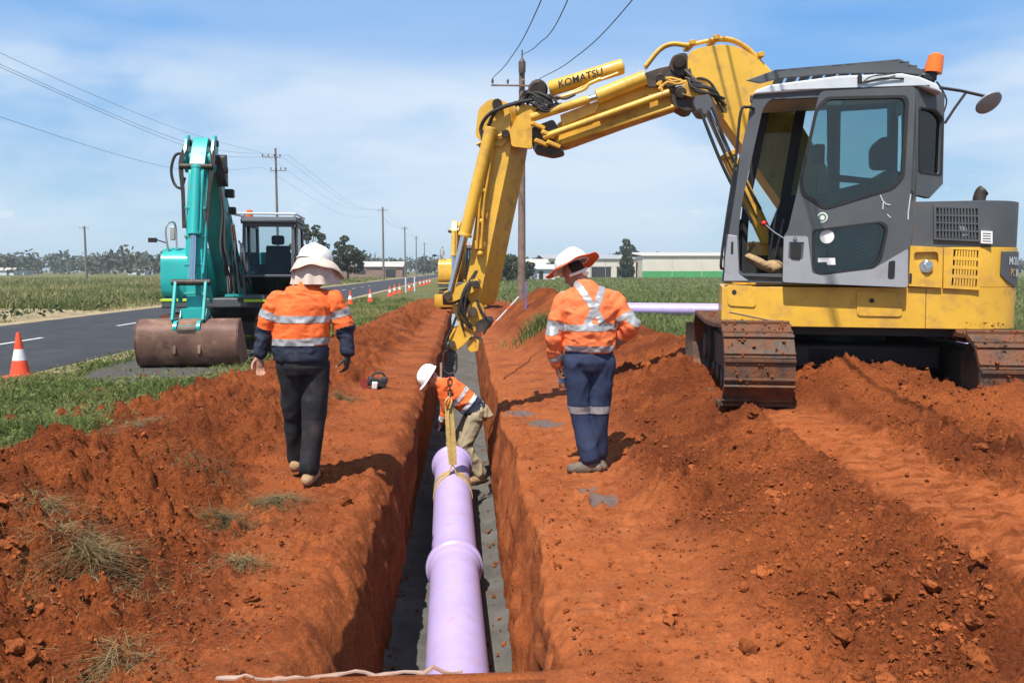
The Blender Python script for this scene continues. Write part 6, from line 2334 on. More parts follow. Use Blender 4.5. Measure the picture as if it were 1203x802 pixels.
for z_ in (1.25, 1.75, 2.25, 2.75):
    xx_ = 3.06 + (3.1 - z_) * .18
    mb = MB(); mb.box((xx_ + .02, -.02, z_), (.06, .36, .05)); mb.build('arm_rib', M_teal2, tarm, bevel=.01, local=True)
for s_ in (-1, 1):
    for k_ in range(3):
        mb = MB(); mb.tube(bez([(2.72, s_ * (.20 + .03 * k_) - .02, 3.9), (2.95, s_ * (.24 + .03 * k_) - .02, 3.55), (3.08, s_ * (.20 + .02 * k_) - .02, 3.0), (3.2, s_ * (.17 + .02 * k_) - .02, 2.4)], 5), .015, 8); mb.build('hose', M_rub, tarm, local=True)
mb = MB(); mb.tube(bez([(2.75, -.24, 3.75), (2.78, -.42, 3.72), (2.8, -.50, 3.45), (2.85, -.44, 3.2), (2.95, -.3, 3.12), (3.0, -.22, 3.3)], 6), .025, 8); mb.build('hose_loop', M_rub, tarm, local=True)
mb = MB(); mb.tube(bez([(2.9, .14, 3.4), (3.15, .16, 2.6), (3.3, .15, 2.0), (3.45, .14, 1.6)], 6), .018, 8); mb.tube(bez([(2.9, -.16, 3.4), (3.12, -.17, 2.6), (3.3, -.16, 1.9)], 6), .018, 8); mb.build('arm_pipe', M_teal, tarm, local=True)
mb = MB(); mb.prism(xz(rounded([(2.3, 3.2), (2.55, 3.3), (2.6, 3.75), (2.35, 3.8)], .05), .22), (0, .16, 0)); mb.build('hose_guard', M_greas, tboom, bevel=.03, local=True)
for c_, d_ in (((2.2, .38, 3.1), .16), ((2.25, .43, 2.78), .13), ((2.5, .36, 3.5), .12)):
    mb = MB(); mb.box(c_, (d_, d_, d_)); mb.build('work_lamp', M_black, tboom, bevel=.02, local=True)

# ---- far excavator digging at the head of the trench
POSE_F = dict(
    boom=[(.15, 1.25), (.5, 1.2), (1.4, 2.6), (2.4, 3.25), (3.3, 3.1), (3.3, 3.3), (2.3, 3.65), (1.1, 2.95), (.2, 1.6)],
    boom_cyl=((1.0, 1.15), (1.6, 2.6)), arm_cyl=((1.4, 3.2), (3.0, 3.55)),
    arm=[(2.95, 3.6), (3.15, 3.65), (3.45, 3.1), (3.7, 1.1), (3.6, .9), (3.45, 1.0), (3.1, 3.0)],
    bucket_cyl=((3.5, 3.2), (3.85, 1.5)), pins=((3.28, 3.2, .06), (3.6, 1.0, .05)))
PF = dict(hw=1.05, track=2.8, cab_y0=.2, cab_y1=1.1, cab_top=2.6, boom_w=.34, boom_y=-.08)
fx, fy = -.02, 36.5
farx, fcab, fboom, farm = small_excavator('excavator', 'distant yellow excavator at the far end of the trench, partly hidden by the big arm', (fx, fy, 0.05), math.radians(-96), PF, POSE_F, (M_yel, M_yel2, M_seat, M_greas), detail=False)
bucket_mesh(farx, (3.75, -.08, .55), .8, .62, M_greas, Matrix.Rotation(math.radians(35), 3, 'Y'))
mb = MB(); mb.prism([Vector((1.75 + x, -1.12, z)) for x, z in ((0, .05), (.05, .05), (.14, .3), (.10, .6), (.05, .6), (.08, .3))], (0, 2.24, 0)); mb.build('blade', M_yel, farx, local=True)
# ------------------------------------------------------------------ lilac pipes in the trench, sling, chain
M_lilac = mat('lilac_pvc', (.43, .345, .62), .38, var=.06, vscale=2.5, dirt=(.40, .23, .22), dirt_amt=.36, dirt_scale=6, spec=.45)
M_lilac_in = mat('lilac_pvc_dusty', (.44, .30, .56), .5, var=.08, vscale=4, dirt=(.33, .17, .15), dirt_amt=.3, dirt_scale=5)
M_seal = mat('rubber_seal', (.02, .02, .022), .7)
PR = .21


def pvc_pipe(name, label, a, b_, group=None, bell=True, r=PR, material=None):
    """socketed pipe, bell at b_"""
    a, b_ = Vector(a), Vector(b_)
    t = thing(name, label, 'pipe', a, 0, group)
    ln = (b_ - a).length
    w = r * .055
    prof = [(r - w, 0), (r, .012), (r, ln - .26), (r * 1.03, ln - .235), (r * 1.105, ln - .205), (r * 1.11, ln - .13), (r * 1.20, ln - .115), (r * 1.215, ln - .085), (r * 1.20, ln - .055), (r * 1.13, ln - .045), (r * 1.14, ln - .008), (r * 1.135, ln),
            (r * 1.06, ln - .004), (r * 1.05, ln - .19), (r - w, ln - .25)] if bell else [(r - w, 0), (r, .012), (r, ln - .012), (r - w, ln)]
    mb = MB(); mb.lathe(prof, a, b_ - a, 48, closed=True)
    mb.build('barrel', material or M_lilac, t, smooth=40)
    if bell:
        mb = MB(); mb.lathe([(r * 1.065, ln - .12), (r * 1.03, ln - .118), (r * 1.03, ln - .09), (r * 1.065, ln - .088)], a, b_ - a, 40, closed=True); mb.build('seal', M_seal, t, smooth=40)
    return t


pz = -TR_D + .02 + PR
near_a, near_b = Vector((-.028, 3.37, pz)), Vector((-.112, 7.08, pz))
pvc_pipe('pvc_pipe', 'lilac pipe lying on the trench bed in the foreground', near_a, near_b, 'lilac pipes being laid in the trench')
far_a = near_a.lerp(near_b, .945)
far_b = Vector((-.180, 10.05, -.77))
pvc_pipe('pvc_pipe', 'lilac pipe hanging from the yellow sling, its far end off the trench bed', far_a, far_b, 'lilac pipes being laid in the trench')
fd = (far_b - far_a).normalized()

# sling: two straps round the pipe, gathered above it
SL_Y = 9.0
axis_at = far_a + fd * ((SL_Y - far_a.y) / fd.y)
hook_top = at(528.5, 441, SL_Y + .06)
M_web = mat('sling_webbing', (.50, .34, .11), .85, var=.2, vscale=30, dirt=(.28, .15, .07), dirt_amt=.35, dirt_scale=14, bump=.4, bscale=160)
M_webo = mat('sling_orange', (.62, .16, .03), .8, var=.25, vscale=30, bump=.4, bscale=160)
M_chain = mat('chain_steel', (.06, .055, .05), .5, metal=.6, var=.3, vscale=20, dirt=(.16, .08, .04), dirt_amt=.3, dirt_scale=12)
slg = thing('lifting_sling', 'yellow webbing sling looped round the hanging lilac pipe', 'sling', axis_at + Vector((0, 0, PR)))
gather = at(527, 474, SL_Y + .03)
knot = axis_at + Vector((.005, -.02, PR + .10))


def ribbon(mb, pts, w, th, wdir):
    """flat strap through points"""
    pts = [Vector(p) for p in pts]
    m_ = len(pts)
    vs, fs = [], []
    for i, p in enumerate(pts):
        t = (pts[min(i + 1, m_ - 1)] - pts[max(i - 1, 0)]).normalized()
        wd = Vector(wdir(i / (m_ - 1)) if callable(wdir) else wdir)
        wd = (wd - t * wd.dot(t)).normalized()
        nn_ = t.cross(wd)
        ww = w(i / (m_ - 1)) if callable(w) else w
        for a_, c_ in ((-1, -1), (1, -1), (1, 1), (-1, 1)):
            vs.append(p + wd * a_ * ww / 2 + nn_ * c_ * th / 2)
    for i in range(m_ - 1):
        for k_ in range(4):
            k2 = (k_ + 1) % 4
            fs.append((i * 4 + k_, i * 4 + k2, i * 4 + 4 + k2, i * 4 + 4 + k_))
    fs += [(3, 2, 1, 0), tuple(range((m_ - 1) * 4, m_ * 4))]
    mb.add(vs, fs)


side_ = Vector((1, 0, 0))
for k_, (dx, w_) in enumerate(((-.026, .05), (.024, .05), (.0, .058))):
    mb = MB()
    ribbon(mb, bez([gather + Vector((dx * .7, .01 * k_, 0)), gather.lerp(knot, .3) + Vector((dx, .012 * k_, 0)), gather.lerp(knot, .7) + Vector((dx * 1.1, .01, 0)), knot + Vector((dx * .8, 0, 0))], 5), w_, .008, lambda t: (1, .35 * (k_ - 1), 0))
    mb.build('strap', M_web, slg, smooth=50)
# the two turns round the pipe, splayed apart below the knot
for k_, sp in enumerate((-.26, .12)):
    mb = MB()
    pts_ = []
    for i in range(29):
        an = math.pi * (.5 + 2 * i / 28)                       # from the top round and back to the top
        if i in (0, 28):
            pts_.append(knot + Vector((.004 * (1 if i else -1), 0, -.005)))
            continue
        rr_ = PR + .006
        u_ = abs(i - 14) / 14
        along = sp * (1 - u_ ** 2.2)
        c0 = axis_at + fd * along
        pts_.append(c0 + side_ * math.cos(an) * rr_ + UPZ * math.sin(an) * rr_)
    ribbon(mb, pts_, .075, .006, lambda t: fd)
    mb.build('strap_turn', M_web, slg, smooth=50)
for k_ in range(5):
    mb = MB()
    a_ = k_ * 1.26
    top_ = hook_top + Vector((0, .06, -.20))
    mb.tube(bez([gather + Vector((.03 * math.cos(a_), .03 * math.sin(a_), -.05)), gather + Vector((.035 * math.cos(a_ + 1), .035 * math.sin(a_ + 1), .03)), gather.lerp(top_, .6) + Vector((.02 * math.cos(a_ + 2.2), .02 * math.sin(a_ + 2.2), 0)), top_], 6), .011, 8)
    mb.build('sling_eye', M_webo if k_ % 2 else M_web, slg)
ch = thing('lifting_chain', 'steel lifting ring and chain links hanging from the excavator hitch', 'chain', hook_top)


def link(mb, c, up_, wd, h, w, r):
    c, up_, wd = Vector(c), Vector(up_).normalized(), Vector(wd).normalized()
    pts_ = []
    for half in (1, -1):
        for i in range(13):
            a_ = math.pi * i / 12 + (0 if half > 0 else math.pi)
            pts_.append(c + wd * math.cos(a_) * w / 2 + up_ * (math.sin(a_) * w / 2 + half * (h - w) / 2))
    pts_ += [pts_[0], pts_[1]]
    mb.tube(pts_, r, 8, cap=False)


top_ring = at(528.5, 425, SL_Y + .08)
mb = MB(); link(mb, top_ring, UPZ, (1, 0, 0), .27, .15, .012); mb.build('master_ring', M_chain, ch)
z_ = top_ring.z - .135
for i in range(5):
    mb = MB(); link(mb, (top_ring.x, top_ring.y, z_ - .035 - i * .062), UPZ, (1, 0, 0) if i % 2 else (0, 1, 0), .085, .045, .0085); mb.build('chain_link', M_chain, ch)
mb = MB(); link(mb, (top_ring.x - .005, top_ring.y, top_ring.z + .17), UPZ, (.3, 1, 0), .13, .10, .014); mb.build('shackle', M_chain, ch)

# ------------------------------------------------------------------ pipes waiting on the grass
for (pa, pb, lb) in (((5.9, 30.4, .20), (11.7, 28.6, .20), 'lilac pipe on the grass behind the yellow excavator, nearest of the row'),
                     ((5.6, 30.95, .20), (11.4, 29.15, .20), 'lilac pipe on the grass behind the yellow excavator, middle of the row'),
                     ((6.0, 31.3, .20), (11.8, 29.7, .20), 'lilac pipe on the grass behind the yellow excavator, farthest of the row'),
                     ((8.2, 15.6, .20), (13.6, 14.4, .20), 'lilac pipe seen under the counterweight of the yellow excavator')):
    pvc_pipe('pvc_pipe', lb, pa, pb, 'lilac pipes waiting on the grass')

# ------------------------------------------------------------------ traffic cones
M_cone = mat('cone_orange', (.80, .085, .03), .5, var=.08, vscale=9, dirt=(.4, .12, .06), dirt_amt=.2, dirt_scale=9)
M_cband = mat('cone_band', (.70, .70, .70), .4, var=.1, vscale=14, dirt=(.4, .36, .32), dirt_amt=.25, dirt_scale=12)


def make_cone():
    t = thing('traffic_cone', 'x', 'cone')
    mb = MB(); mb.prism([Vector((x, y, 0)) for x, y in rounded([(-.19, -.19), (.19, -.19), (.19, .19), (-.19, .19)], .05)], (0, 0, .035))
    mb.lathe([(.15, .035), (.145, .055), (.14, .06)], (0, 0, 0), n=24)
    mb.build('base', M_cone, t, local=True, bevel=.006)
    mb = MB(); mb.lathe([(.142, .055), (.10, .27)], (0, 0, 0), n=24); mb.f = [f for f in mb.f if len(f) == 4]; mb.build('body', M_cone, t, local=True)
    mb = MB(); mb.lathe([(.0665, .44), (.030, .68), (.025, .70), (.018, .70), (.018, .66)], (0, 0, 0), n=24)
    mb.f = [f for f in mb.f if len(f) == 4]
    mb.build('tip', M_cone, t, local=True)
    mb = MB(); mb.lathe([(.1005, .268), (.067, .442)], (0, 0, 0), n=24); mb.f = [f for f in mb.f if len(f) == 4]
    mb.build('band', M_cband, t, local=True)
    return t


cone = make_cone()
cone.location = (*atz(24, 443, 0).xy, .0)
cone['label'] = 'large orange and white traffic cone on the road edge at the far left'
cone['group'] = 'traffic cones along the road'
spots = [(411.5, 358), (435, 355), (458, 348), (463.6, 345.5), (469.6, 344), (481, 341.5), (486.5, 339), (493.5, 336), (498, 335), (501.5, 333.5), (505, 333)]
ordn = ['nearest of the distant row', 'second of the distant row', 'third of the distant row', 'fourth of the distant row', 'fifth of the distant row', 'sixth of the distant row', 'seventh of the distant row', 'eighth of the distant row', 'ninth of the distant row', 'last but one of the distant row', 'last of the distant row']
for (px, py), od in zip(spots, ordn):
    c = copy_tree(cone)
    p = atz(px, py, 0)
    c.location = (p.x, p.y, 0.0)
    c.rotation_euler = (0, 0, random.uniform(0, 1.5))
    c['label'] = 'orange and white traffic cone on the grass verge, ' + od
    c['group'] = 'traffic cones along the road'

# ------------------------------------------------------------------ small things on the benches
M_tool = mat('dark_tool', (.025, .025, .03), .6, var=.3, vscale=12, dirt=(.15, .06, .03), dirt_amt=.3, dirt_scale=12)
tp = atz(441, 452, .05)
gz = ground(tp.x, tp.y)
tl = thing('cutting_saw', 'dark hand-held cutting saw left on the left bank beside the trench', 'saw', (tp.x, tp.y, gz))
mb = MB(); mb.box((.02, 0, .09), (.26, .13, .12), Euler((0, .25, .3)).to_matrix()); mb.box((.12, .03, .12), (.10, .10, .09)); mb.build('motor', M_tool, tl, bevel=.02, local=True)
mb = MB(); mb.tube(bez([(-.06, 0, .12), (-.02, 0, .21), (.09, .02, .22), (.15, .03, .14)]), .014, 8); mb.build('handle', M_tool, tl, local=True)
mb = MB(); mb.cyl((-.14, -.05, .085), (-.14, -.035, .085), .07, 24); mb.build('disc', mat('dull_red', (.22, .03, .025), .6), tl, local=True)
mb = MB(); mb.box((.0, -.085, .06), (.075, .05, .10), Euler((.1, .1, .2)).to_matrix()); mb.build('fuel_cap', M_stick, tl, bevel=.012, local=True)

M_wood = mat('stake_wood', (.33, .25, .17), .85, var=.2, vscale=12, bump=.4, bscale=60)
sp_ = at(517.5, 440, 13.5)
mb = MB(); mb.beam((sp_.x, 13.5, -1.25), (sp_.x + .01, 13.5, sp_.z + .2), .035, .03, up=(0, 1, 0)); o = mb.build('survey_stake', M_wood, bevel=.003)
tag(o, 'thin timber stake standing against the left trench wall behind the stooping worker', 'stake')
M_prp = mat('purple_post', (.16, .12, .26), .6, var=.1)
pp = at(617.5, 338, 20.5)
mb = MB(); mb.beam((pp.x, 20.5, ground(pp.x, 20.5) - .3), (pp.x, 20.5, pp.z + .15), .06, .02, up=(0, 1, 0)); o = mb.build('marker_post', M_prp, bevel=.003)
tag(o, 'flat purple marker post on the right spoil heap below the power pole', 'post')
M_rod = mat('white_rod', (.62, .5, .46), .5, var=.1)
ra = at(577, 384, 11.8); rb = at(609, 349, 14.5)
rodt = thing('grade_rod', 'long white and red grade rod leaning from the hitch towards the right spoil heap', 'rod', ra)
for k_ in range(6):
    mb = MB(); mb.cyl(ra.lerp(rb, k_ / 6), ra.lerp(rb, (k_ + 1) / 6), .014, 10); mb.build('rod_segment', M_rod if k_ % 3 else M_obrim, rodt)
# pale plastic strip at the near lip of the trench
M_strip = mat('pale_strip', (.40, .29, .23), .6, var=.15, vscale=9, dirt=(.32, .14, .08), dirt_amt=.5, dirt_scale=7)
mb = MB()
xs_ = np.linspace(-1.02, -.02, 26)
pts_ = [Vector((float(x), 3.222 + .006 * math.sin(x * 9), ground(float(x), 3.21) + .004 + .002 * math.sin(x * 23))) for x in xs_]
ribbon(mb, pts_, lambda t: .018 + .010 * math.sin(t * 31) + .006 * math.sin(t * 83), .008, (0, 1, 0))
o = mb.build('plastic_strip', M_strip, smooth=50)
tag(o, 'pale dusty plastic strip along the near lip of the trench', 'strip')
# ------------------------------------------------------------------ power poles and wires
M_pole = mat('pole_timber', (.20, .135, .105), .9, var=.25, vscale=4, bump=.5, bscale=30)
M_pole2 = mat('pole_grey', (.16, .14, .125), .9, var=.2, vscale=3)
M_wire = mat('wire_aluminium', (.10, .10, .11), .6, metal=.4)
M_insul = mat('insulator', (.12, .08, .07), .4)


def pole(name, label, x, y, h, r, arms, mt, group):
    t = thing(name, label, 'power pole', (x, y, -.05), 0, group)
    mb = MB(); mb.tube([(x, y, -.05), (x, y, h * .5), (x, y, h)], [r, r * .85, r * .68], 14); mb.build('shaft', mt, t)
    for (z, w, off) in arms:
        mb = MB(); mb.beam((x - w / 2 + off, y - r, z), (x + w / 2 + off, y - r, z), .06, .06); a_ = mb.build('crossarm', mt, t, bevel=.008)
        for k_ in (-.47, -.16, .16, .47):
            if w < 1.2 and abs(k_) < .3:
                continue
            mb = MB(); mb.lathe([(.03, 0), (.035, .05), (.06, .07), (.035, .10), (.055, .13), (.03, .18), (.0, .19)], (x + w * k_ + off, y - r, z + .06), n=10); mb.build('insulator', M_insul, a_)
    return t


def wire(label, pts, r=.014, group=None):
    mb = MB(); mb.tube(bez(pts, 14), r, 6)
    o = mb.build('power_line', M_wire, smooth=60)
    return tag(o, label, 'wire', group)


PX, PY = 2.22, 32.0
pole('power_pole', 'tall timber power pole behind the right spoil heap, in the middle of the picture', PX, PY, 9.35, .165, [(8.75, 1.9, -.25)], M_pole, 'power poles')
mb = MB(); mb.lathe([(.10, 0), (.14, .1), (.14, .45), (.08, .55), (.03, .6), (.03, .9), (0, .92)], (PX, PY - .1, 9.2), n=14)
o = mb.build('pole_top_cap', M_insul, bpy.data.objects['power_pole'])
for (q, lab, ix) in (((636, 0), 'overhead wire running up from the left end of the timber pole crossarm', PX - 1.15), ((667, 0), 'overhead wire running up from the top of the timber pole', PX), ((743, 0), 'overhead wire running up from the right end of the timber pole crossarm', PX + .65)):
    a_ = Vector((ix, PY - .2, 9.0 if ix != PX else 9.9))
    m_ = at(q[0], q[1], 17.0)
    d_ = m_ - a_
    far_ = Vector((a_.x + d_.x * 3.3, -17.5, 9.6))
    low_ = Vector((a_.x + d_.x * 2.0, 2.0, 7.0))
    wire(lab, [a_, a_.lerp(m_, .5) - UPZ * .25, m_, low_, far_], .013, 'wires of the timber pole')
pole('power_pole', 'tall power pole with two crossarms beside the road behind the teal excavator', -14.5, 64, 11.0, .115, [(10.3, 1.4, -.3), (9.3, 1.2, .2)], M_pole2, 'power poles')
for (y, h, lb) in ((145, 12.8, 'second power pole along the road, above the long low shed'), (197, 12.2, 'third power pole along the road'), (242, 11.8, 'fourth power pole along the road'), (290, 11.6, 'farthest power pole along the road')):
    pole('power_pole', lb, -14.5, y, h, .2, [(h - .6, 1.6, 0)], M_pole2, 'power poles')
pole('power_pole', 'lone power pole in the field at the far left', -68, 150, 9.6, .22, [(9.2, 1.6, 0)], M_pole2, 'power poles')
names_ = ['uppermost wire', 'second wire from the top', 'third wire from the top', 'lowest wire']
for k_, (xo, z, zs) in enumerate(((-1.0, 10.6, 8.9), (.3, 10.5, 7.95), (1.0, 10.45, 7.55), (-.9, 9.5, 6.75))):
    a_ = Vector((-14.5 + xo, 63.8, z))
    wire(names_[k_] + ' crossing the sky at the upper left', [a_, (-14.5 + xo, 45, zs + .35), (-14.5 + xo, 25.2, zs), (-14.5 + xo, 8, zs + .5), (-14.5 + xo, -8, z)], .007, 'wires along the road at the left')
    b_ = Vector((-14.5 + xo, 144.8, 12.3 if k_ < 3 else 11.2))
    wire(names_[k_] + ' between the two-arm pole and the next pole along the road', [a_, a_.lerp(b_, .5) - UPZ * 1.6, b_], .007, 'wires along the road beyond the two-arm pole')
    for i_, (ya, yb_) in enumerate(((145, 197), (197, 242))):
        wire(names_[k_] + (' between the second and third poles along the road', ' between the third and fourth poles along the road')[i_], [(-14.5 + xo, ya, 12.2), (-14.5 + xo, (ya + yb_) / 2, 11.2), (-14.5 + xo, yb_, 11.8)], .009, 'wires along the road beyond the two-arm pole')
for px_, y_, lb in ((476.5, 62, 'nearer white guide post beside the row of cones'), (487, 66, 'farther white guide post beside the row of cones')):
    p = at(px_, 330, y_)
    mb = MB(); mb.beam((p.x, y_, -.02), (p.x, y_, 1.15), .10, .03, up=(0, 1, 0)); mb.box((p.x, y_ - .02, 1.0), (.06, .012, .1)); o = mb.build('guide_post', M_white, bevel=.004); tag(o, lb, 'post', 'guide posts')

# ------------------------------------------------------------------ buildings
M_bwall = mat('cream_cladding', (.60, .55, .46), .7, var=.06, vscale=.3)
M_bgreen = mat('green_cladding', (.06, .30, .10), .6, var=.08, vscale=.4)
M_broof = mat('grey_roof', (.33, .33, .33), .5, var=.12, vscale=.2)
M_broof2 = mat('pale_roof', (.50, .46, .40), .5, var=.1, vscale=.2)
M_bdark = mat('dark_opening', (.03, .03, .03), .8)
M_brick = mat('old_brick', (.25, .16, .12), .9, var=.2, vscale=1)


def shed(name, label, x0, x1, y, h, dep, mw, mr, roof_h=.8, band=None, openings=(), panels=0):
    t = thing(name, label, 'building', ((x0 + x1) / 2, y, 0))
    w = x1 - x0
    mb = MB(); mb.box(((x0 + x1) / 2, y + dep / 2, h / 2), (w, dep, h)); wl_ = mb.build('wall', mw, t)
    mb = MB(); mb.prism([Vector((x0 - .3, y - .4, h)), Vector((x0 - .3, y + dep / 2, h + roof_h)), Vector((x0 - .3, y + dep + .4, h)), Vector((x0 - .3, y + dep + .4, h + .15)), Vector((x0 - .3, y + dep / 2, h + roof_h + .15)), Vector((x0 - .3, y - .4, h + .15))], (w + .6, 0, 0)); mb.build('roof', mr, t)
    if band:
        mb = MB(); mb.box(((x0 + x1) / 2, y - .03, band / 2), (w, .05, band)); mb.build('green_band', M_bgreen, wl_)
    for (a_, b_, z0, z1) in openings:
        mb = MB(); mb.box(((a_ + b_) / 2, y - .02, (z0 + z1) / 2), (b_ - a_, .06, z1 - z0)); mb.build('doorway' if z0 < .2 else 'window', M_bdark, wl_)
        mb = MB(); mb.box(((a_ + b_) / 2, y - .05, z1 + .1), (b_ - a_ + .4, .12, .2)); mb.build('lintel', mr, wl_)
    for i in range(1, panels):
        mb = MB(); mb.box((x0 + w * i / panels, y - .04, h / 2 + .01), (.12, .06, h - .05)); mb.build('cladding_joint', mr, wl_)
    return t


shed('warehouse', 'long cream warehouse with a green base behind the paddock', 44, 104, 200, 5.3, 40, M_bwall, M_broof2, 1.2, 1.55, [(70, 74, 0, 3)], 8)
shed('warehouse', 'cream workshop with grey roof and dark bays beside the long warehouse', 20, 43.4, 205, 4.6, 26, M_bwall, M_broof, 1.2, None, [(24, 27, 0, 2.2), (32, 37, 0, 2.6), (38.5, 43, 0, 2.6)], 6)
shed('house', 'small white building left of the workshop, behind the power pole', 13.5, 19.5, 190, 2.9, 9, M_white, M_broof2, 1.4, None, [(15, 16.2, .9, 2), (17.3, 18.3, 0, 2)])
shed('house', 'small white shed with pale roof beside the power pole', 12.6, 16.6, 150, 1.9, 5, M_white, M_white, .8, None, [(13.6, 14.4, 0, 1.6)])
shed('warehouse', 'long low shed with pale roof across the road beyond the cones', -36, -15.8, 205, 2.6, 14, M_brick, M_broof2, 1.3, None, [(-33, -31, .8, 1.9), (-27, -25, .8, 1.9), (-20, -17.5, 0, 2.0)])
shed('house', 'pale house behind the round tree across the road', -40, -29, 170, 2.6, 8, M_bwall, M_broof2, 1.4, None, [(-38, -36.8, .9, 2), (-33, -31.8, .9, 2)])
for (px_, y_, lb) in ((5, 300, 'white house among the trees at the left edge of the picture'), (18, 330, 'pale roofed house among the trees near the left edge'), (26, 420, 'pale house high among the trees at the far left'), (160, 330, 'low white house under the trees left of the teal excavator'), (170, 360, 'second low white house under the trees left of the teal excavator')):
    xh = at(px_, 318, y_).x
    zb = 2.5 if y_ == 420 else 0
    o = shed('house', lb, xh - 3.2, xh + 3.2, y_, 1.7, 6, M_white, M_broof2, .9, None, [(xh - 2.4, xh - 1.6, .6, 1.3), (xh + .8, xh + 1.6, 0, 1.4)])

# ------------------------------------------------------------------ trees
M_bark = mat('gum_bark', (.20, .16, .125), .9, var=.3, vscale=3, bump=.5, bscale=12)


def leaf_mat(name, c1, c2):
    m = bpy.data.materials.new(name)
    m.use_nodes = True
    N, L = m.node_tree.nodes, m.node_tree.links
    b = N['Principled BSDF']
    b.inputs['Roughness'].default_value = .8
    b.inputs['Specular IOR Level'].default_value = .15
    a_ = N.new('ShaderNodeAttribute'); a_.attribute_name = 'tint'
    mx = N.new('ShaderNodeMixRGB')
    mx.inputs['Color1'].default_value = (*c1, 1); mx.inputs['Color2'].default_value = (*c2, 1)
    L.new(a_.outputs['Fac'], mx.inputs['Fac'])
    L.new(mx.outputs[0], b.inputs['Base Color'])
    tr = N.new('ShaderNodeBsdfTranslucent')
    L.new(mx.outputs[0], tr.inputs[0])
    ms = N.new('ShaderNodeMixShader'); ms.inputs[0].default_value = .25
    L.new(b.outputs[0], ms.inputs[1]); L.new(tr.outputs[0], ms.inputs[2])
    L.new(ms.outputs[0], N['Material Output'].inputs[0])
    return m


def tinted(o, tint):
    at_ = o.data.attributes.new('tint', 'FLOAT', 'POINT')
    at_.data.foreach_set('value', np.ascontiguousarray(tint, np.float32))


def leaf_quads(P, S_, r, flat=.0):
    """random leaf-clump faces (irregular quads) at points P of size S_"""
    n = len(P)
    a = r.normal(size=(n, 3)); a[:, 2] *= (1 - flat); a /= np.linalg.norm(a, axis=1)[:, None]
    b_ = r.normal(size=(n, 3)); b_ -= (b_ * a).sum(1)[:, None] * a; b_ /= np.linalg.norm(b_, axis=1)[:, None]
    k = r.uniform(.35, 1.0, (n, 4, 1))
    dirs = np.stack([a, b_ * .7, -a, -b_ * .7], 1)
    V_ = P[:, None, :] + dirs * k * S_[:, None, None]
    F_ = np.arange(n * 4).reshape(n, 4)
    return V_.reshape(-1, 3), F_


def crown_points(blobs, n, r, shell=.55):
    vol = np.array([bl[3] * bl[4] * bl[5] for bl in blobs]) ** .7
    which = r.choice(len(blobs), n, p=vol / vol.sum())
    u = r.normal(size=(n, 3)); u /= np.linalg.norm(u, axis=1)[:, None]
    rad = shell + (1 - shell) * r.uniform(0, 1, n) ** .6
    B_ = np.array(blobs)[which]
    # thin out in clumps so that gaps stay open
    return B_[:, :3] + u * rad[:, None] * B_[:, 3:]


M_leaf_gum = leaf_mat('gum_leaves', (.035, .045, .024), (.10, .11, .055))
M_leaf_dark = leaf_mat('dark_leaves', (.028, .042, .020), (.075, .095, .042))


def tree(name, label, x, y, h, blobs, nleaf, size, mleaf, trunk_r, seed, group='single trees', fork=.35):
    r = np.random.default_rng(seed)
    t = thing(name, label, 'tree', (x, y, 0), 0, group)
    mb = MB()
    top = Vector((x, y, h * .8))
    mb.tube(bez([(x, y, -.1), (x + .1, y, h * .25), (x - .1, y, h * .5), top], 4), [trunk_r * (1 - .75 * i / 12) for i in range(13)], 8)
    for bl in blobs:
        c = Vector((x + bl[0], y + bl[1], bl[2]))
        s_ = Vector((x, y, max(h * fork * .6, bl[2] * .55)))
        mb.tube(bez([s_, s_.lerp(c, .5) + Vector((0, 0, -.1 * bl[5])), c], 3), [trunk_r * .5 * (1 - .7 * i / 6) for i in range(7)], 6)
    mb.build('trunk', M_bark, t)
    bb = [(x + q[0], y + q[1], q[2], q[3], q[4], q[5]) for q in blobs]
    P = crown_points(bb, nleaf, r)
    V_, F_ = leaf_quads(P, size * r.uniform(.6, 1.3, nleaf), r)
    im = INV[t.name]
    V_ = V_ - np.array([x, y, 0])
    o = np_mesh('crown', V_, F_, mleaf, t, False)
    tint = np.repeat(np.clip(.5 + .9 * fbm(P[:, 0] * .8, P[:, 1] * .8, P[:, 2] * .8, octaves=2, seed=seed) + r.normal(0, .15, nleaf), 0, 1), 4)
    tinted(o, tint)
    return t


def blobs_in(r, n, w, z0, z1, s):
    out = []
    for _ in range(n):
        z = r.uniform(z0, z1)
        k = 1 - .45 * abs((z - z0) / (z1 - z0) - .45)
        out.append((r.uniform(-w, w) * k, r.uniform(-w, w) * k, z, s * r.uniform(.7, 1.3), s * r.uniform(.7, 1.3), s * r.uniform(.5, .9)))
    return out


r = np.random.default_rng(5)
tree('gum_tree', 'round dark tree across the road, right of the cream sun hat', at(408, 318, 118).x, 118, 6.5, [(-.9, 0, 2.6, 1.3, 1.3, 1.1), (.8, .2, 2.5, 1.6, 1.5, 1.3), (.3, -.3, 4.2, 1.5, 1.5, 1.2), (-1.0, .3, 5.2, .9, .9, .7), (1.5, 0, 3.6, 1.1, 1.1, 1.0), (-.3, 0, 6.2, .7, .7, .5), (-1.6, 0, 4.0, .7, .7, .6)], 3200, .26, M_leaf_gum, .2, 61)
tree('gum_tree', 'tall thin gum tree directly behind the teal excavator cab', at(364, 318, 112).x, 112, 9.2, blobs_in(r, 16, 1.8, 2.2, 8.6, .75), 2400, .24, M_leaf_gum, .2, 62)
tree('gum_tree', 'small gum tree between the thin gum and the round tree', at(386, 318, 125).x, 125, 4.6, blobs_in(r, 8, 1.4, 1.6, 4.3, .8), 1100, .24, M_leaf_gum, .15, 63)
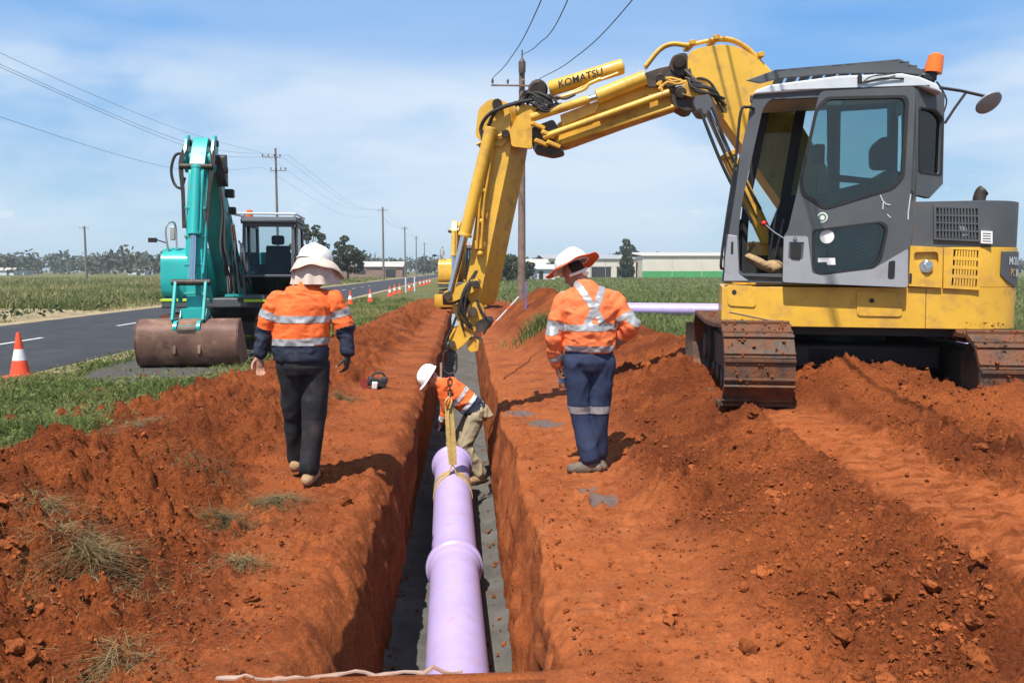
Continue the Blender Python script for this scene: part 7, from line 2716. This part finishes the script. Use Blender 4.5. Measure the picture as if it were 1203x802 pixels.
tree('pine_tree', 'tall dark tree rising behind the cream warehouse roof', at(736, 318, 240).x, 240, 11.0, [(0, 0, 3, 2.4, 2.4, 2), (-1.5, 0, 6.2, 2.2, 2, 1.4), (1.8, 0, 6.6, 2.2, 2, 1.3), (.2, 0, 8.4, 2.4, 2, 1.2), (-.2, 0, 10.2, 1.2, 1.2, .9)], 1800, .5, M_leaf_dark, .3, 64)
tree('cypress_tree', 'narrow dark tree in front of the cream workshop', at(736, 318, 185).x, 185, 6.2, [(0, 0, 1.6, 2.0, 1.8, 1.5), (0, 0, 3.4, 1.7, 1.6, 1.5), (.2, 0, 5.0, 1.2, 1.2, 1.3)], 1800, .36, M_leaf_dark, .25, 65)
for k_, (px_, y_, h_, w_, lb) in enumerate(((572, 130, 5.0, 2.6, 'dense dark tree just right of the big yellow arm'), (590, 140, 5.4, 2.8, 'dense dark tree left of the timber power pole'), (603, 128, 3.8, 2.0, 'low dark tree at the foot of the timber power pole'), (536, 150, 5.0, 3.0, 'dark tree left of the big yellow arm'), (620, 150, 3.4, 2.0, 'low bush right of the timber power pole'), (646, 165, 3.2, 1.6, 'small bush in front of the white building'))):
    tree('dense_tree', lb, at(px_, 318, y_).x, y_, h_, blobs_in(r, 9, w_, .9, h_ * .85, 1.2), 2000, .33, M_leaf_dark, .2, 70 + k_, 'trees beyond the paddock', .2)

# far wood along the horizon: reads as one mass
r = np.random.default_rng(99)
Pw, Sw, Tw = [], [], []
for i in range(950):
    d = r.uniform(270, 620)
    px_ = r.uniform(-30, 1240)
    x = (px_ - 547) / FPX * d
    if 545 < px_ < 1000 and d < 330:
        d += 140; x = (px_ - 547) / FPX * d
    hh = r.uniform(5.0, 8.5) * (1.08 if px_ < 320 else .9) * (.62 + d / 900)
    if r.uniform() < .06:
        hh *= 1.35
    w_ = hh * r.uniform(.35, .6)
    n = 46
    u = r.normal(size=(n, 3)); u /= np.linalg.norm(u, axis=1)[:, None]
    p = u * (r.uniform(.45, 1, (n, 1))) * np.array([w_, w_, hh * .5]) + np.array([x, d, hh * .52 + 1.5 * (d > 430)])
    p[:, 2] = np.maximum(p[:, 2], .3)
    Pw.append(p); Sw.append(np.full(n, .16 * hh)); Tw.append(np.clip(r.normal(.45, .2) + r.normal(0, .12, n), 0, 1))
Pw, Sw, Tw = np.concatenate(Pw), np.concatenate(Sw), np.concatenate(Tw)
V_, F_ = leaf_quads(Pw, Sw, r)
M_wood_far = leaf_mat('far_wood_leaves', (.055, .065, .045), (.13, .135, .09))  # leaf colours lightened, part of the distance haze is mixed into them
o = np_mesh('distant_wood', V_, F_, M_wood_far, None, False)
tinted(o, np.repeat(Tw, 4))
tag(o, 'belt of distant trees along the horizon', 'woodland', kind='stuff')

# ------------------------------------------------------------------ grass
M_grass = leaf_mat('verge_grass', (.09, .14, .035), (.30, .27, .11))
M_tall = leaf_mat('tall_field_grass', (.10, .14, .04), (.38, .33, .15))
M_pad = leaf_mat('paddock_grass', (.10, .15, .045), (.25, .26, .11))
M_straw = leaf_mat('straw', (.085, .072, .030), (.33, .24, .12))


def blades(P, H, W, lean, r, seg=2):
    """bent grass blades: each a strip of seg quads narrowing to a point"""
    n = len(P)
    az = r.uniform(0, 2 * math.pi, n)
    side = np.stack([np.cos(az), np.sin(az), np.zeros(n)], -1)
    la = r.uniform(0, 2 * math.pi, n)
    ld = np.stack([np.cos(la), np.sin(la), np.zeros(n)], -1) * (lean * r.uniform(.3, 1.4, n) * H)[:, None]
    rows = []
    for j in range(seg + 1):
        t = j / seg
        c = P + ld * (t * t)[..., None] if isinstance(t, np.ndarray) else P + ld * (t * t)
        c = c + np.array([0, 0, 1.0]) * (H * (t - .25 * lean * t * t))[:, None]
        w = (W * (1 - .85 * t))[:, None]
        rows += [c - side * w / 2, c + side * w / 2]
    V_ = np.stack(rows, 1)
    k = 2 * (seg + 1)
    base = (np.arange(n) * k)[:, None, None]
    fq = np.array([[2 * j, 2 * j + 1, 2 * j + 3, 2 * j + 2] for j in range(seg)])[None]
    return V_.reshape(-1, 3), (base + fq).reshape(-1, 4), k


def grass(name, label, P, H, W, lean, material, seed, tintf, parent=None, seg=2):
    r = np.random.default_rng(seed)
    V_, F_, k = blades(P, H, W, lean, r, seg)
    o = np_mesh(name, V_, F_, material, parent, True)
    tinted(o, np.repeat(np.clip(tintf(P, r), 0, 1), k))
    if label:
        tag(o, label, 'grass', kind='stuff')
    return o


r = np.random.default_rng(201)


def verge_pts(n, y0, y1, x0=-6.9, x1=-2.9):
    y = np.exp(r.uniform(math.log(y0), math.log(y1), n)); x = r.uniform(x0, x1, n)
    z, rg, _ = ground_parts(x, y)
    lim = np.interp(y, [2, 6, 10, 14, 20, 36], [-3.85, -3.75, -3.6, -3.3, -2.9, -2.5]) + .25 * fbm(x * 2, y * 2, octaves=2, seed=8)
    ok = x < lim
    # the gravel patch stays bare
    gin = (x > -6.1) & (x < -4.2 + .25 * fbm(x, y, octaves=2, seed=5)) & (y > 12.6) & (y < 19.3)
    ok &= ~(gin & (r.uniform(0, 1, n) < .93))
    x, y = x[ok], y[ok]
    return np.stack([x, y, np.full(len(x), -.03)], -1)


P = verge_pts(90000, 6.2, 46)
Y_ = P[:, 1]
cl = vnoise(P[:, 0] * 1.4, P[:, 1] * 1.4, seed=14)
keep_ = (vnoise(P[:, 0] * 1.1 + 3, P[:, 1] * 1.1, seed=16) > .30) | (r.uniform(0, 1, len(P)) < .35)
P, Y_, cl = P[keep_], Y_[keep_], cl[keep_]
Hh = (.04 + .13 * cl ** 1.5) * r.uniform(.5, 1.5, len(P)) * (1 + .01 * Y_)
grass('verge_grass', 'short green grass on the verge between road and spoil', P, Hh, .006 + .0011 * Y_, .8, M_grass, 5,
      lambda p, r: .10 + .95 * vnoise(p[:, 0] * .7, p[:, 1] * .7, seed=15) ** 1.6 + r.normal(0, .18, len(p)))
# broad weeds among it
nW = 5200
P = verge_pts(nW, 7, 26)
V_, F_ = leaf_quads(P + np.array([0, 0, .07]) + r.normal(0, .03, P.shape), .022 + .0016 * P[:, 1] * r.uniform(.6, 1.3, len(P)), r, .5)
o = np_mesh('verge_weeds', V_, F_, M_grass, None, False)
tinted(o, np.repeat(r.uniform(0, .45, len(P)), 4)); tag(o, 'broad-leaved green weeds on the verge', 'weeds', kind='stuff')

n = 90000
y = np.exp(r.uniform(math.log(17), math.log(170), n)); x = -14.6 - np.abs(r.uniform(0, 1, n)) * (.60 * y + 8 - 14.6).clip(2)
bare_ = (((x + 20) / 6.2) ** 2 + ((y - 30.5) / 6.0) ** 2) < 1
ok = ~(bare_ & (r.uniform(0, 1, n) < .96)) & (x > -.66 * y)
x, y = x[ok], y[ok]
edge = sstep(-14.6, -17.5, x)
cl = vnoise(x * .35, y * .35, seed=24)
P = np.stack([x, y, np.full(len(x), -.03)], -1)
Hh = (.12 + .46 * edge * (.35 + .8 * cl)) * r.uniform(.45, 1.3, len(x))
grass('tall_grass', 'tall seeding grass in the field across the road', P, Hh, .012 + .0011 * y, .45, M_tall, 25,
      lambda p, r: .05 + .95 * vnoise(p[:, 0] * .22, p[:, 1] * .22, seed=26) ** 1.2 + r.normal(0, .22, len(p)))
n = 2600
y = np.exp(r.uniform(math.log(19), math.log(60), n)); x = -15 - r.uniform(0, 1, n) ** 1.4 * 9
clw = vnoise(x * .45, y * .45, seed=33) > .6
P = np.stack([x, y, .08 + .28 * r.uniform(0, 1, n)], -1)[clw]
V_, F_ = leaf_quads(P, .10 + .05 * r.uniform(0, 1, len(P)), r, .3)
o = np_mesh('roadside_bushes', V_, F_, M_leaf_dark, None, False)
tinted(o, np.repeat(r.uniform(.3, 1, len(P)), 4)); tag(o, 'low dark green bushes along the far road edge', 'bushes', kind='stuff')

n = 80000
y = np.exp(r.uniform(math.log(14.5), math.log(190), n)); x = r.uniform(.0, .72, n) * y
lim = np.interp(y, [14, 16, 20, 26, 30, 40, 60], [9.5, 5.5, 4.3, 4.0, 3.4, 2.4, -1.5])
ok = x > lim + .3 * fbm(x, y, octaves=2, seed=44)
x, y = x[ok], y[ok]
P = np.stack([x, y, np.full(len(x), -.03)], -1)
Hh = (.10 + .22 * vnoise(x * .5, y * .5, seed=45)) * r.uniform(.6, 1.3, len(x))
grass('paddock_grass', 'green paddock grass behind the yellow excavator', P, Hh, .010 + .0012 * y, .6, M_pad, 46,
      lambda p, r: .1 + .6 * vnoise(p[:, 0] * .3, p[:, 1] * .3, seed=47) + r.normal(0, .15, len(p)))
n = 9000
y = r.uniform(4, 15, n); x = 9.4 + r.uniform(0, 4, n)
P = np.stack([x, y, np.full(n, -.03)], -1)
grass('paddock_edge_grass', 'green grass at the right edge of the dug ground', P, r.uniform(.1, .3, n), np.full(n, .02), .6, M_pad, 48, lambda p, r: r.uniform(0, .7, len(p)))

# uprooted clumps lying on the spoil
clumps = [((105, 640), .36, .75, 1400, 'big clump of dry straw-coloured grass on the left spoil in the foreground', .85), ((228, 588), .24, .30, 900, 'grey-green clump of uprooted grass left of the walking worker boots', .25),
          ((262, 606), .20, .28, 700, 'second grey-green clump of uprooted grass below the first', .35), ((325, 590), .22, .55, 700, 'dry grass clump beside the walking worker boots', .6),
          ((285, 665), .14, .7, 300, 'small dry grass clump low on the left spoil', .7), ((165, 512), .30, .6, 700, 'dry grass along the top of the left spoil ridge', .75),
          ((60, 600), .18, .8, 350, 'small dry grass clump near the left edge of the spoil', .85), ((130, 780), .16, .8, 320, 'dry grass clump at the bottom left corner of the spoil', .75),
          ((400, 470), .30, .7, 700, 'dry grass clump on the left bank beyond the walking worker', .6), ((338, 470), .3, .6, 500, 'dry weeds on the spoil behind the walking worker', .6)]
for k_, ((px_, py_), rad, dry, n, lb, tn) in enumerate(clumps):
    p = atz(px_, py_, .25)
    for _ in range(6):
        p = atz(px_, py_, ground(p.x, p.y))
    rr_ = np.random.default_rng(400 + k_)
    n = int(n * 1.7)
    t = thing('grass_clump', lb, 'grass clump', p, 0, 'uprooted grass clumps')
    a = rr_.uniform(0, 2 * math.pi, n); q = rad * np.abs(rr_.normal(0, .62, n))
    n_ = n
    P = np.stack([q * np.cos(a) * 1.25, q * np.sin(a) * .9, np.zeros(n)], -1)
    gx_, gy_ = P[:, 0] + p.x, P[:, 1] + p.y
    zg, rg, _ = ground_parts(gx_, gy_)
    P[:, 2] = zg + rough_soil(gx_, gy_, rg) - p.z - .01 + .05 * np.exp(-(q / rad / .5) ** 2) * rr_.uniform(0, 1, n)
    H_ = rr_.uniform(.02, .09, n) * (.7 + rad)
    o = grass('blades', None, P, H_, rr_.uniform(.002, .006, n), 3.4, M_straw, 500 + k_, lambda p, r: tn * .8 + r.normal(0, .28, len(p)), t, 3)
    o['kind'] = 'stuff'
p = Vector((1.62, 17.2, ground(1.62, 17.2)))
t = thing('grass_clump', 'green grass clump on the right spoil heap below the timber pole', 'grass clump', p, 0, 'standing grass clumps')
n = 1100
a = r.uniform(0, 2 * math.pi, n); q = .55 * np.abs(r.normal(0, .5, n))
P = np.stack([q * np.cos(a) * 1.3, q * np.sin(a), np.zeros(n)], -1)
zg, rg, _ = ground_parts(P[:, 0] + p.x, P[:, 1] + p.y); P[:, 2] = zg - p.z
o = grass('blades', None, P, r.uniform(.12, .42, n), np.full(n, .018), .7, M_grass, 77, lambda p, r: .35 + r.normal(0, .2, len(p)), t, 3)
o['kind'] = 'stuff'
# loose straws and twigs on the bare soil
n = 1500
y = np.exp(r.uniform(math.log(3.3), math.log(12), n)); x = np.where(r.uniform(0, 1, n) < .75, r.uniform(-3.2, -.85, n), r.uniform(.5, 1.3, n))
zg, rg, _ = ground_parts(x, y)
P = np.stack([x, y, zg + rough_soil(x, y, rg) + .004], -1)
an = r.uniform(0, math.pi * 2, n); ln = r.uniform(.01, .06, n) * np.where(x < -1.2, 1, .5); wd = .0014
dv = np.stack([np.cos(an), np.sin(an), r.normal(0, .15, n)], -1) * ln[:, None]
sv = np.stack([-np.sin(an), np.cos(an), np.zeros(n)], -1) * wd
V_ = np.stack([P - dv - sv, P - dv + sv, P + dv + sv, P + dv - sv], 1).reshape(-1, 3)
o = np_mesh('straw_litter', V_, np.arange(n * 4).reshape(n, 4), M_straw, None, False)
tinted(o, np.repeat(r.uniform(.6, 1, n), 4)); tag(o, 'loose straws lying on the bare soil', 'straw', kind='stuff')

# ------------------------------------------------------------------ thin summer haze
hm_ = bpy.data.materials.new('haze_air')
hm_.use_nodes = True
N, L = hm_.node_tree.nodes, hm_.node_tree.links
for q in list(N):
    N.remove(q)
ho = N.new('ShaderNodeOutputMaterial')
pv = N.new('ShaderNodeVolumePrincipled')
pv.inputs['Color'].default_value = (.86, .93, 1.0, 1)
pv.inputs['Density'].default_value = .0004
pv.inputs['Anisotropy'].default_value = .2
L.new(pv.outputs[0], ho.inputs['Volume'])
mb = MB(); mb.box((0, 1490, 8), (6600, 3440, 21))
o = mb.build('haze', hm_, smooth=0)
tag(o, kind='stuff')
